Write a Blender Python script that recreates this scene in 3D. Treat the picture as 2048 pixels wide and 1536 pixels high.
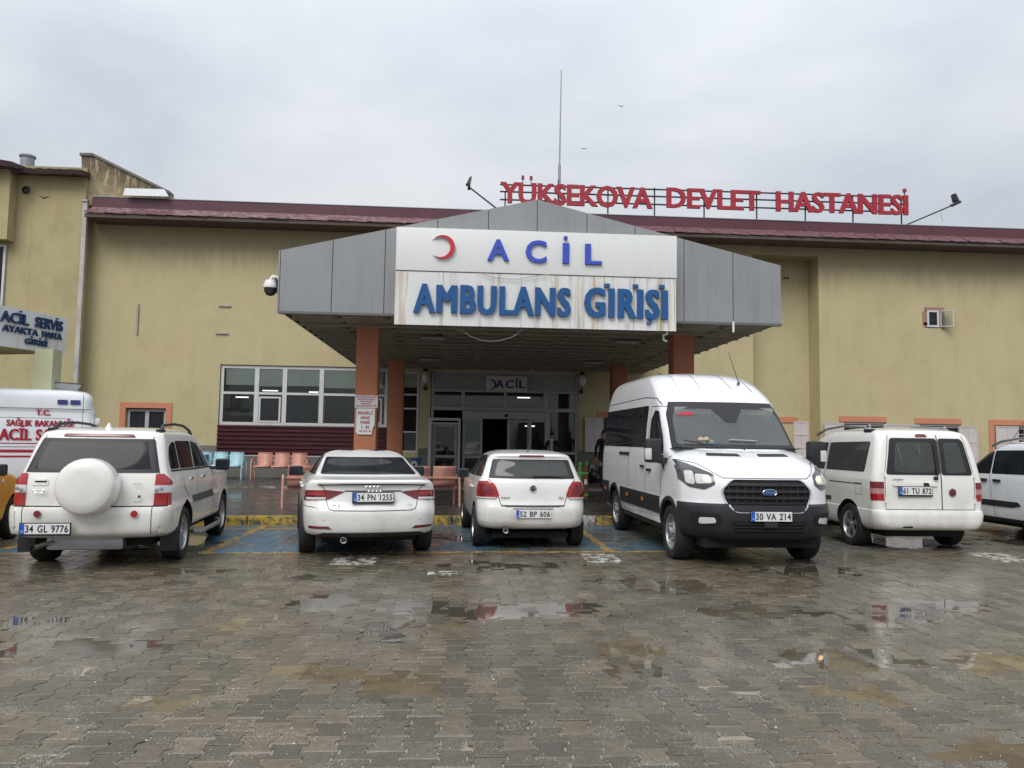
import bpy, bmesh, math, random
import numpy as np
from mathutils import Vector, Matrix
from math import sin, cos, pi, radians as rad

random.seed(7)
for o in list(bpy.data.objects): bpy.data.objects.remove(o)
SC = bpy.context.scene
COL = SC.collection

# ------------------------------------------------------------------ camera
F_PX, CAM_H = 1540.0, 1.6
_y, _p, _r = rad(3.81), rad(4.12), rad(.87)
FWD = Vector((sin(_y)*cos(_p), cos(_y)*cos(_p), sin(_p)))
_r0 = Vector((cos(_y), -sin(_y), 0)); _u0 = _r0.cross(FWD)
RT = _r0*cos(_r) + _u0*sin(_r); UP = -_r0*sin(_r) + _u0*cos(_r)
cd = bpy.data.cameras.new('camera'); cam = bpy.data.objects.new('camera', cd); COL.objects.link(cam)
cd.sensor_width = 36; cd.lens = F_PX/2048*36; cd.clip_end = 600; cd.clip_start = .05
M = Matrix((RT, UP, -FWD)).transposed().to_4x4(); M.translation = (0, 0, CAM_H)
cam.matrix_world = M
SC.camera = cam

# ------------------------------------------------------------------ world, sun, exposure
SUN_EL, SUN_AZ = 48, 205          # degrees; overcast, glow from behind the camera
w = bpy.data.worlds.new("World"); SC.world = w; w.use_nodes = True
nt = w.node_tree; nt.nodes.clear()
def wn(t, **k):
    n = nt.nodes.new(t)
    for a, b in k.items(): setattr(n, a, b)
    return n
sky = wn('ShaderNodeTexSky', sky_type='NISHITA', sun_disc=False)
sky.sun_elevation = rad(SUN_EL); sky.sun_rotation = rad(SUN_AZ); sky.dust_density = 6; sky.air_density = 1.5
bw = wn('ShaderNodeHueSaturation'); bw.inputs['Saturation'].default_value = .18
nt.links.new(sky.outputs[0], bw.inputs['Color'])
tc = wn('ShaderNodeTexCoord')
mp = wn('ShaderNodeMapping'); mp.inputs['Scale'].default_value = (1.0, 1.0, 2.4)
nt.links.new(tc.outputs['Generated'], mp.inputs[0])
cl = wn('ShaderNodeTexNoise'); cl.inputs['Scale'].default_value = 2.1; cl.inputs['Detail'].default_value = 5; cl.inputs['Roughness'].default_value = .5; cl.inputs['Distortion'].default_value = .3
nt.links.new(mp.outputs[0], cl.inputs['Vector'])
cr = wn('ShaderNodeValToRGB')
cr.color_ramp.elements[0].position = .34; cr.color_ramp.elements[0].color = (4.9, 5.35, 6.05, 1)
cr.color_ramp.elements[1].position = .68; cr.color_ramp.elements[1].color = (7.1, 7.35, 7.7, 1)
nt.links.new(cl.outputs[0], cr.inputs[0])
# cloud layer brightens smoothly towards the zenith (CIE overcast sky)
sep = wn('ShaderNodeSeparateXYZ'); nt.links.new(tc.outputs['Generated'], sep.inputs[0])
mr = wn('ShaderNodeMapRange'); mr.inputs['From Min'].default_value = 0; mr.inputs['From Max'].default_value = 1; mr.inputs['To Min'].default_value = .60; mr.inputs['To Max'].default_value = 1.75
nt.links.new(sep.outputs['Z'], mr.inputs['Value'])
ml = wn('ShaderNodeMix', data_type='RGBA', blend_type='MULTIPLY'); ml.inputs[0].default_value = 1
nt.links.new(cr.outputs[0], ml.inputs[6]); nt.links.new(mr.outputs[0], ml.inputs[7])
mx = wn('ShaderNodeMix', data_type='RGBA'); mx.inputs[0].default_value = .9
nt.links.new(bw.outputs[0], mx.inputs[6]); nt.links.new(ml.outputs[2], mx.inputs[7])
bg = wn('ShaderNodeBackground'); bg.inputs['Strength'].default_value = .1
wo = wn('ShaderNodeOutputWorld')
nt.links.new(mx.outputs[2], bg.inputs[0]); nt.links.new(bg.outputs[0], wo.inputs[0])

sd = bpy.data.lights.new('sun', 'SUN'); sd.energy = 1.5; sd.angle = rad(35); sd.color = (1, .97, .93)
so = bpy.data.objects.new('sun', sd); COL.objects.link(so)
_a, _e = rad(SUN_AZ), rad(SUN_EL)
sdir = Vector((sin(_a)*cos(_e), cos(_a)*cos(_e), sin(_e)))
so.rotation_euler = sdir.to_track_quat('Z', 'Y').to_euler(); so.location = sdir*50

SC.view_settings.view_transform = 'Standard'; SC.view_settings.look = 'None'
SC.view_settings.gamma = 1; SC.view_settings.use_curve_mapping = False; SC.view_settings.exposure = 0.32
SC.cycles.max_bounces = 6; SC.cycles.transparent_max_bounces = 12; SC.cycles.use_denoising = True

# ------------------------------------------------------------------ helpers
def ray(px, py): return FWD + RT*((px-1024)/F_PX) - UP*((py-768)/F_PX)
def at(px, py, Y):
    d = ray(px, py); return Vector((0, 0, CAM_H)) + d*(Y/d.y)
def on_ground(px, py, z=0.):
    d = ray(px, py); return Vector((0, 0, CAM_H)) + d*((z-CAM_H)/d.z)
def rect(x0, y0, x1, y1, Y):
    my, mx_ = (y0+y1)/2, (x0+x1)/2
    return at(x0, my, Y).x, at(x1, my, Y).x, at(mx_, y1, Y).z, at(mx_, y0, Y).z   # X0 X1 Z0 Z1

def tag(o, label=None, cat=None, group=None, kind=None):
    if label: o['label'] = label
    if cat: o['category'] = cat
    if group: o['group'] = group
    if kind: o['kind'] = kind
    return o
def thing(name, label, cat, loc=(0, 0, 0), rz=0, group=None):
    o = bpy.data.objects.new(name, None); COL.objects.link(o); o.empty_display_size = .2
    o.location = loc; o.rotation_euler = (0, 0, rz)
    return tag(o, label, cat, group)
def link(name, me, parent=None, loc=None):
    o = bpy.data.objects.new(name, me); COL.objects.link(o)
    if parent is not None: o.parent = parent
    if loc is not None: o.location = loc
    return o

class MB:
    """collects shapes, then links them as one mesh object"""
    def __init__(s): s.v = []; s.f = []; s.m = []; s.mi = 0
    def add(s, vs, fs):
        n = len(s.v); s.v += [tuple(v) for v in vs]; s.f += [tuple(i+n for i in f) for f in fs]; s.m += [s.mi]*len(fs); return s
    def box(s, x0, x1, y0, y1, z0, z1):
        if x0 > x1: x0, x1 = x1, x0
        if y0 > y1: y0, y1 = y1, y0
        if z0 > z1: z0, z1 = z1, z0
        return s.add([(x, y, z) for x in (x0, x1) for y in (y0, y1) for z in (z0, z1)],
                     [(0, 1, 3, 2), (4, 6, 7, 5), (0, 4, 5, 1), (2, 3, 7, 6), (0, 2, 6, 4), (1, 5, 7, 3)])
    def tube(s, pts, r, n=8, cap=True):
        pts = [Vector(p) for p in pts]; rs = r if isinstance(r, (list, tuple)) else [r]*len(pts)
        rings = []; prev = None
        for i, p in enumerate(pts):
            t = (pts[min(i+1, len(pts)-1)] - pts[max(i-1, 0)]).normalized()
            if prev is None:
                a = Vector((0, 0, 1)) if abs(t.z) < .9 else Vector((1, 0, 0))
                u = t.cross(a).normalized()
            else:
                u = (prev - t*prev.dot(t)).normalized()
            prev = u; v = t.cross(u)
            rings.append([p + (u*cos(2*pi*k/n) + v*sin(2*pi*k/n))*rs[i] for k in range(n)])
        vs = [q for R in rings for q in R]; fs = []
        for i in range(len(pts)-1):
            for k in range(n):
                a = i*n+k; b = i*n+(k+1) % n
                fs.append((a, b, b+n, a+n))
        if cap: fs.append(tuple(range(n))[::-1]); fs.append(tuple((len(pts)-1)*n+k for k in range(n)))
        return s.add(vs, fs)
    def lathe(s, prof, n=24, axis='z', c=(0, 0, 0)):
        vs = []; fs = []
        for (r, h) in prof:
            for k in range(n):
                a = 2*pi*k/n
                if axis == 'z': vs.append((c[0]+r*cos(a), c[1]+r*sin(a), c[2]+h))
                elif axis == 'x': vs.append((c[0]+h, c[1]+r*cos(a), c[2]+r*sin(a)))
                else: vs.append((c[0]+r*cos(a), c[1]+h, c[2]+r*sin(a)))
        for i in range(len(prof)-1):
            for k in range(n):
                a = i*n+k; b = i*n+(k+1) % n
                fs.append((a, b, b+n, a+n))
        return s.add(vs, fs)
    def prism(s, poly, y0, y1):           # polygon in x,z, extruded along y
        n = len(poly)
        vs = [(x, y0, z) for x, z in poly] + [(x, y1, z) for x, z in poly]
        return s.add(vs, [tuple(range(n)), tuple(range(n, 2*n))[::-1]] + [(i, i+n, (i+1) % n+n, (i+1) % n) for i in range(n)])
    def build(s, name, mat, parent=None, smooth=False, bevel=0, loc=None, fix=True):
        me = bpy.data.meshes.new(name); me.from_pydata(s.v, [], s.f)
        for m_ in (mat if isinstance(mat, (list, tuple)) else [mat]): me.materials.append(m_)
        if max(s.m or [0]) > 0:
            for p_, i_ in zip(me.polygons, s.m): p_.material_index = i_
        if fix or bevel:
            b = bmesh.new(); b.from_mesh(me)
            bmesh.ops.recalc_face_normals(b, faces=b.faces)
            if bevel:
                bmesh.ops.bevel(b, geom=[e for e in b.edges if e.calc_face_angle(0) > .5], offset=bevel, segments=2, affect='EDGES', profile=.6, clamp_overlap=True)
            b.to_mesh(me); b.free()
        if smooth:
            for p_ in me.polygons: p_.use_smooth = True
            me.set_sharp_from_angle(angle=rad(42))
        return link(name, me, parent, loc)
def boxo(name, m, parent, x0, x1, y0, y1, z0, z1, bevel=0):
    return MB().box(x0, x1, y0, y1, z0, z1).build(name, m, parent, bevel=bevel, smooth=bevel > 0)

# ------------------------------------------------------------------ materials
class S:
    """tiny shader-maths wrapper"""
    def __init__(s, t, sock): s.t = t; s.s = sock
    def _m(s, op, b=None, c=None, swap=False):
        n = s.t.nodes.new('ShaderNodeMath'); n.operation = op
        ins = [s, b, c]
        if swap: ins = [b, s, c]
        for i, x in enumerate(ins):
            if x is None: continue
            if isinstance(x, S): s.t.links.new(x.s, n.inputs[i])
            else: n.inputs[i].default_value = x
        return S(s.t, n.outputs[0])
    def __add__(s, b): return s._m('ADD', b)
    __radd__ = __add__
    def __sub__(s, b): return s._m('SUBTRACT', b)
    def __rsub__(s, b): return s._m('SUBTRACT', b, swap=True)
    def __mul__(s, b): return s._m('MULTIPLY', b)
    __rmul__ = __mul__
    def gt(s, b): return s._m('GREATER_THAN', b)
    def lt(s, b): return s._m('LESS_THAN', b)
    def abs(s): return s._m('ABSOLUTE')
    def max(s, b): return s._m('MAXIMUM', b)
    def min(s, b): return s._m('MINIMUM', b)
    def ramp(s, a, b, c=0, d=1):
        n = s.t.nodes.new('ShaderNodeMapRange'); n.interpolation_type = 'SMOOTHSTEP'
        s.t.links.new(s.s, n.inputs[0])
        for i, x in zip((1, 2, 3, 4), (a, b, c, d)): n.inputs[i].default_value = x
        return S(s.t, n.outputs[0])
class Mat:
    def __init__(s, name):
        s.m = bpy.data.materials.new(name); s.m.use_nodes = True; s.t = s.m.node_tree
        s.b = s.t.nodes['Principled BSDF']; s.out = s.t.nodes['Material Output']
        g = s.t.nodes.new('ShaderNodeNewGeometry'); s.pos = g.outputs['Position']; s.geo = g
        sx = s.t.nodes.new('ShaderNodeSeparateXYZ'); s.t.links.new(s.pos, sx.inputs[0])
        s.x, s.y, s.z = (S(s.t, sx.outputs[i]) for i in range(3))
    def obj(s):
        t = s.t.nodes.new('ShaderNodeTexCoord'); return t.outputs['Object']
    def noise(s, scale, detail=3, rough=.55, vec=None, sc=None, dist=0, off=None):
        n = s.t.nodes.new('ShaderNodeTexNoise'); n.inputs['Scale'].default_value = scale
        n.inputs['Detail'].default_value = detail; n.inputs['Roughness'].default_value = rough; n.inputs['Distortion'].default_value = dist
        v = vec or s.pos
        if sc or off:
            mpn = s.t.nodes.new('ShaderNodeMapping')
            if sc: mpn.inputs['Scale'].default_value = sc
            if off: mpn.inputs['Location'].default_value = off
            s.t.links.new(v, mpn.inputs[0]); v = mpn.outputs[0]
        s.t.links.new(v, n.inputs['Vector']); return S(s.t, n.outputs[0])
    def col(s, c):
        if isinstance(c, S): return c
        n = s.t.nodes.new('ShaderNodeRGB'); n.outputs[0].default_value = (*c[:3], 1); return S(s.t, n.outputs[0])
    def mix(s, f, a, b):
        n = s.t.nodes.new('ShaderNodeMix'); n.data_type = 'RGBA'
        if isinstance(f, S): s.t.links.new(f.s, n.inputs[0])
        else: n.inputs[0].default_value = f
        for i, x in ((6, a), (7, b)):
            if isinstance(x, S): s.t.links.new(x.s, n.inputs[i])
            else: n.inputs[i].default_value = (*x[:3], 1)
        return S(s.t, n.outputs[2])
    def set(s, name, v):
        i = s.b.inputs[name]
        if isinstance(v, S): s.t.links.new(v.s, i)
        else: i.default_value = v
        return s
    def bump(s, h, strength=.3, dist=.01):
        n = s.t.nodes.new('ShaderNodeBump'); n.inputs['Strength'].default_value = strength; n.inputs['Distance'].default_value = dist
        s.t.links.new(h.s, n.inputs['Height']); s.t.links.new(n.outputs[0], s.b.inputs['Normal']); return s
def simple(name, c, rough=.5, metal=0, var=.12, scale=6, spec=None, coat=0, bump=0, dark=.6, sc=None):
    m = Mat(name)
    n = m.noise(scale, 4, .6, sc=sc).ramp(.3, .75)
    m.set('Base Color', m.mix(n*var, m.col(c), tuple(x*dark for x in c)))
    m.set('Roughness', rough); m.set('Metallic', metal)
    if spec is not None: m.set('Specular IOR Level', spec)
    if coat: m.set('Coat Weight', coat); m.set('Coat Roughness', .06)
    if bump: m.bump(m.noise(scale*6, 4), bump, .004)
    return m.m
MT = {}
def paint(name, c, dirt=(.27, .235, .18), amt=.5):
    """car paint, two sided: trim colour on the inside of the shell; road film low down"""
    m = Mat(name)
    n = m.noise(2.2, 5, .62).ramp(.35, .8)
    low = m.z.ramp(1.15, .25)
    st = m.noise(5, 4, .6, sc=(1, 1, .25)).ramp(.38, .72)
    base = m.mix((low*n*amt + st*low*.12).min(1), m.col(c), dirt)
    base = m.mix(n*.09, base, dirt)
    bf = S(m.t, m.geo.outputs['Backfacing'])
    m.set('Base Color', m.mix(bf, base, (.045, .045, .047)))
    m.set('Roughness', low*n*.25 + .27 + bf*.4); m.set('Coat Weight', (1-bf)*.85); m.set('Coat Roughness', .035)
    m.set('Metallic', 0.0)
    return m.m
MT['white_a'] = paint('white_car_paint', (.76, .76, .74))
MT['white_b'] = paint('pearl_white_car_paint', (.77, .77, .745), amt=.32)
MT['white_c'] = paint('cream_white_car_paint', (.77, .76, .72), amt=.45)
MT['white_d'] = paint('cool_white_van_paint', (.78, .79, .80), amt=.6)
MT['white_e'] = paint('clean_white_car_paint', (.76, .79, .82), amt=.25)
MT['taxi'] = paint('taxi_orange_paint', (.82, .33, .02), amt=.2)
MT['trim'] = simple('black_plastic_trim', (.014, .015, .018), .5, var=.4, scale=4, dark=1.9)
MT['trimgrey'] = simple('grey_plastic', (.05, .052, .056), .55, var=.3)
MT['seam'] = simple('panel_gap_dark', (.025, .024, .022), .8)
MT['tyre'] = simple('tyre_rubber', (.011, .011, .011), .8, var=.5, scale=5, dark=2.2, bump=.3)
MT['well'] = simple('wheel_well_dark', (.008, .008, .008), .95)
MT['alloy'] = simple('alloy_rim', (.55, .55, .56), .35, .85, var=.4, scale=9)
MT['chrome'] = simple('chrome', (.72, .73, .74), .12, 1, var=.1)
MT['steel'] = simple('dull_steel', (.42, .43, .44), .42, .8, var=.4)
MT['redlens'] = simple('red_lamp_lens', (.36, .008, .012), .14, coat=.8, var=.25, scale=9, dark=.35)
MT['redlens2'] = simple('dark_red_lamp_lens', (.16, .006, .012), .16, coat=.8, var=.25, scale=9, dark=.3)
MT['clearlens'] = simple('clear_lamp_lens', (.62, .62, .62), .15, coat=.8, var=.4, scale=14)
MT['lampblack'] = simple('lamp_housing', (.05, .052, .056), .2, coat=.7, var=.3)
MT['amber'] = simple('amber_lens', (.75, .22, .03), .3, var=.2)
MT['bluelens'] = simple('blue_strobe_lens', (.015, .02, .16), .2, coat=.6)
MT['plate'] = simple('plate_white', (.72, .73, .74), .35, var=.25, scale=12)
MT['plateblue'] = simple('plate_blue', (.01, .10, .50), .35)
MT['ink'] = simple('black_ink', (.012, .012, .014), .5)
MT['whiteink'] = simple('white_ink', (.75, .75, .75), .5)
MT['redink'] = simple('red_vinyl', (.40, .012, .035), .5, var=.3, scale=14)
MT['seat'] = simple('seat_fabric', (.03, .03, .033), .85)
def glass(name, c, rough=.03, film=0.0):
    m = Mat(name)
    n = m.noise(3, 5, .6).ramp(.3, .8)
    m.set('Base Color', m.mix(n, m.col(c), tuple(min(1, x*1.6+.004) for x in c)))
    m.set('Roughness', n*.05 + rough); m.set('IOR', 1.5); m.set('Specular IOR Level', .17 if 'grey' in name else .3)
    return m.m
MT['glass'] = glass('dark_tinted_glass', (.012, .014, .016))
MT['glassgrey'] = glass('grey_tinted_glass', (.016, .018, .022), .05)
def clearglass(name, tint, film=0.0):
    m = Mat(name); t = m.t
    tr = t.nodes.new('ShaderNodeBsdfTransparent'); tr.inputs[0].default_value = (*tint, 1)
    gl = t.nodes.new('ShaderNodeBsdfGlossy'); gl.inputs['Roughness'].default_value = .03
    fr = t.nodes.new('ShaderNodeFresnel'); fr.inputs[0].default_value = 1.5
    df = t.nodes.new('ShaderNodeBsdfDiffuse'); df.inputs[0].default_value = (.42, .45, .44, 1)
    m1 = t.nodes.new('ShaderNodeMixShader'); m2 = t.nodes.new('ShaderNodeMixShader')
    f = m.noise(3, 4, .6)*film*.35 + m.noise(120, 2, .6).ramp(.45, .75)*film*.3 + film*.25
    t.links.new(f.s, m2.inputs[0]); t.links.new(tr.outputs[0], m2.inputs[1]); t.links.new(df.outputs[0], m2.inputs[2])
    t.links.new(fr.outputs[0], m1.inputs[0]); t.links.new(m2.outputs[0], m1.inputs[1]); t.links.new(gl.outputs[0], m1.inputs[2])
    t.links.new(m1.outputs[0], m.out.inputs[0]); return m.m
MT['cglass'] = clearglass('window_pane_glass', (.90, .93, .92), .06)
MT['carclear'] = clearglass('greenish_car_glass', (.48, .57, .53), .26)
MT['wscreen'] = clearglass('rain_spotted_windscreen', (.62, .68, .66), .42)
def emit(name, c, e):
    m = Mat(name); m.set('Base Color', (*c, 1)); m.set('Emission Color', (*c, 1)); m.set('Emission Strength', e); return m.m
MT['tube'] = emit('lit_tube', (1, .98, .95), 1.6)
MT['bulb'] = emit('lit_headlamp', (1, .62, .25), 2.4)

def wallmat(name, c, stain=(.20, .17, .10), amt=.5, top=None):
    m = Mat(name)
    big = m.noise(.32, 5, .6).ramp(.3, .72)
    mid = m.noise(1.4, 6, .65, sc=(1, 1, .6)).ramp(.38, .75)
    streak = m.noise(1.9, 5, .7, sc=(2.2, 1, .12)).ramp(.5, .78)
    fine = m.noise(14, 3)
    pink = m.noise(.5, 3, .5, off=(7, 3, 1)).ramp(.45, .7)
    a = m.mix(big*.30, m.col(c), tuple(x*.78 for x in c))
    a = m.mix(pink*.35, a, (c[0]*1.04, c[1]*.90, c[2]*.95))
    a = m.mix(mid*amt*.35, a, stain)
    a = m.mix(streak*amt*.28, a, stain)
    if top:      # grime washed down from the eaves
        g = (m.z + m.noise(1.3, 5, .7, sc=(2.0, 1, .15))*1.6).ramp(top-.1, top+1.25)
        a = m.mix(g*.45, a, (stain[0]*.7, stain[1]*.7, stain[2]*.75))
    # hairline cracks in the render
    wv = m.t.nodes.new('ShaderNodeTexVoronoi'); wv.feature = 'DISTANCE_TO_EDGE'; wv.inputs['Scale'].default_value = .38
    mpn = m.t.nodes.new('ShaderNodeMapping'); ds = m.t.nodes.new('ShaderNodeVectorMath'); ds.operation = 'ADD'
    nn = m.t.nodes.new('ShaderNodeTexNoise'); nn.inputs['Scale'].default_value = 1.6; nn.inputs['Detail'].default_value = 6
    m.t.links.new(m.pos, nn.inputs['Vector']); m.t.links.new(m.pos, ds.inputs[0]); m.t.links.new(nn.outputs['Color'], ds.inputs[1])
    m.t.links.new(ds.outputs[0], wv.inputs['Vector'])
    crack = S(m.t, wv.outputs[0]).ramp(.006, .0) * m.noise(.4, 2, off=(3, 9, 2)).ramp(.5, .6)
    a = m.mix(crack*.28, a, stain)
    a = m.mix(fine*.10, a, tuple(x*.7 for x in c))
    m.set('Base Color', a); m.set('Roughness', .88)
    m.bump(m.noise(22, 4, .6) + m.noise(1.1, 3)*1.6, .35, .012)
    return m.m
YW = (.51, .445, .255)
MT['wall'] = wallmat('yellow_render', YW, top=7.9)
MT['wallL'] = wallmat('stained_yellow_render', (.455, .395, .215), amt=1.0, top=10.6)
MT['plinth'] = wallmat('grey_plinth_render', (.17, .17, .15), (.08, .08, .06))
MT['pillar'] = wallmat('pale_green_pillar', (.48, .49, .32), amt=.3)
MT['terra'] = wallmat('terracotta_column_paint', (.46, .185, .098), (.30, .13, .08), amt=.35)
MT['terraR'] = wallmat('dark_terracotta_column_paint', (.39, .15, .10), (.2, .08, .05), amt=.35)
MT['orange'] = wallmat('orange_window_surround', (.56, .23, .13), (.40, .17, .1), amt=.3)
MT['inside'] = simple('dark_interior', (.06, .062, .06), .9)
MT['insidepale'] = simple('interior_wall', (.32, .34, .31), .9)
MT['blind'] = simple('pale_roller_blind', (.72, .76, .66), .85, var=.3, scale=1.5)
MT['frame'] = simple('white_window_frame', (.60, .60, .61), .45, var=.25, scale=3)
MT['framegrey'] = simple('aluminium_frame', (.42, .42, .42), .42, var=.25, scale=3)
MT['shutter'] = simple('pale_pink_shutter_metal', (.56, .51, .49), .5, var=.3, scale=2.5, dark=.7)
MT['maroon'] = simple('maroon_sheet_metal', (.098, .026, .038), .38, .0, var=.5, scale=1.2, dark=.6, coat=.2)
MT['roofdark'] = simple('weathered_dark_roof_sheet', (.062, .028, .032), .5, var=.6, scale=2)
MT['maroondk'] = simple('maroon_corrugated_metal', (.075, .012, .018), .42, .0, var=.5, scale=2.5, dark=.55)
def wetroof():
    m = Mat('wet_maroon_roof_sheet')
    p = m.noise(3.0, 5, .6, sc=(1.6, 1, 6)).ramp(.42, .62)
    m.set('Base Color', m.mix(p*.55, m.col((.125, .045, .055)), (.30, .21, .21)))
    m.set('Roughness', p*-.32 + .45); m.set('Coat Weight', p*.8); m.set('Coat Roughness', .05)
    m.bump(m.noise(9, 4, sc=(1, 1, 4)), .5, .01)
    return m.m
MT['wetroof'] = wetroof()
MT['eave'] = simple('eave_underside', (.11, .085, .07), .85, var=.7, scale=2)
MT['flash'] = simple('galvanised_flashing', (.30, .32, .34), .4, .3, var=.3)
def alu():
    m = Mat('grey_composite_panel')
    st = m.noise(1.2, 6, .7, sc=(3.2, 1, .35)).ramp(.35, .78)
    bg_ = m.noise(.9, 3).ramp(.3, .7)
    a = m.mix(st*.45, m.col((.265, .275, .285)), (.165, .168, .165))
    a = m.mix(bg_*.22, a, (.34, .35, .36))
    blue = m.noise(1.7, 4, .6, off=(2, 4, 7)).ramp(.70, .74) * m.z.ramp(4.4, 4.15)
    a = m.mix(blue*.5, a, (.16, .36, .46))
    m.set('Base Color', a); m.set('Roughness', st*.15+.36); m.set('Metallic', .25); m.bump(m.noise(1.6, 3), .25, .03)
    return m.m
MT['alu'] = alu()
MT['aludark'] = simple('grey_edge_trim', (.14, .14, .145), .45, .3)
def soffitmat():
    m = Mat('stained_soffit_tray')
    n = m.noise(1.3, 6, .65).ramp(.35, .75)
    m.set('Base Color', m.mix(n*.7, m.col((.235, .215, .165)), (.11, .095, .065))); m.set('Roughness', .55); return m.m
MT['soffit'] = soffitmat()
MT['soffitrib'] = simple('soffit_joint_rib', (.30, .265, .20), .6, var=.6, scale=2)
MT['soffitgap'] = simple('soffit_gap', (.035, .03, .025), .9)
MT['diffuser'] = simple('unlit_light_diffuser', (.46, .42, .44), .5)
def boardmat(name, base, rust, amt):
    m = Mat(name)
    s1 = m.noise(1.5, 6, .75, sc=(6.5, 1, .22)).ramp(.50, .70)
    s2 = m.noise(1.5, 5, .7, sc=(2.4, 1, .10), off=(5, 0, 2)).ramp(.54, .70)
    edge = (m.x-1.48).abs().ramp(2.3, 2.85)
    a = m.mix(s1*amt, m.col(base), (.30, .255, .19))
    a = m.mix((s2*amt*.9 + edge*s1*amt).min(1), a, rust)
    a = m.mix(m.noise(2, 4)*.08, a, (.4, .4, .36))
    m.set('Base Color', a); m.set('Roughness', .4); return m.m
MT['board1'] = boardmat('white_sign_board', (.70, .715, .70), (.5, .42, .3), .07)
MT['board2'] = boardmat('rust_streaked_sign_board', (.67, .68, .66), (.42, .27, .11), .85)
MT['board3'] = boardmat('off_white_sign_board', (.74, .75, .74), (.5, .42, .3), .25)
MT['board4'] = simple('small_sign_board', (.62, .58, .58), .5, var=.2)
MT['notice'] = simple('notice_board_white', (.68, .72, .70), .45, var=.2)
MT['bluelet'] = simple('royal_blue_letter', (.035, .075, .46), .4)
MT['navylet'] = simple('dark_blue_letter', (.006, .078, .245), .4, var=.3, scale=8)
MT['deepnavy'] = simple('navy_letter', (.010, .035, .10), .45, var=.5, scale=10, dark=2.5)
MT['duskblue'] = simple('indigo_letter', (.03, .02, .16), .5)
MT['redlet'] = simple('red_sign_letter', (.30, .016, .03), .42, var=.5, scale=7, dark=1.7)
MT['crescent'] = simple('crescent_red', (.50, .02, .04), .4)
MT['dkmetal'] = simple('dark_steel_bar', (.06, .06, .065), .5, .4, var=.3)
MT['galv'] = simple('galvanised_pole', (.33, .32, .31), .5, .4)
MT['peach'] = simple('peach_painted_metal', (.60, .30, .235), .45, var=.55, scale=7, dark=.62)
MT['skyblue'] = simple('pale_blue_painted_metal', (.38, .62, .68), .45, var=.5, scale=7, dark=.7)
MT['green'] = simple('green_painted_metal', (.09, .48, .10), .45, var=.3)
MT['wood'] = simple('brown_wood_slat', (.20, .085, .035), .6, var=.7, scale=3, sc=(6, 6, .6))
MT['bluebox'] = simple('blue_plastic', (.02, .10, .24), .4)
MT['white'] = simple('white_plastic', (.72, .72, .72), .4)
MT['black'] = simple('black_plastic', (.02, .02, .022), .35)
MT['pipe'] = simple('white_drain_pipe', (.50, .47, .45), .55, var=.7, scale=2, dark=.6)
MT['brick'] = simple('broken_brick', (.36, .20, .16), .9, var=.6, scale=18)
MT['concrete'] = simple('concrete', (.25, .24, .22), .85, var=.5, scale=3, bump=.3)
MT['jacket'] = simple('black_jacket_cloth', (.010, .010, .012), .85)
MT['jeans'] = simple('dark_denim', (.014, .018, .032), .85)
MT['shirt'] = simple('pale_shirt', (.42, .42, .46), .8)
MT['skin'] = simple('skin', (.36, .20, .14), .55)
MT['hair'] = simple('dark_hair', (.012, .010, .009), .7)
MT['bag'] = simple('tan_canvas_bag', (.17, .12, .08), .8)
MT['paper'] = simple('white_paper', (.75, .78, .78), .7)
MT['fur'] = simple('beige_plush', (.45, .39, .30), .95)

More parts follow.
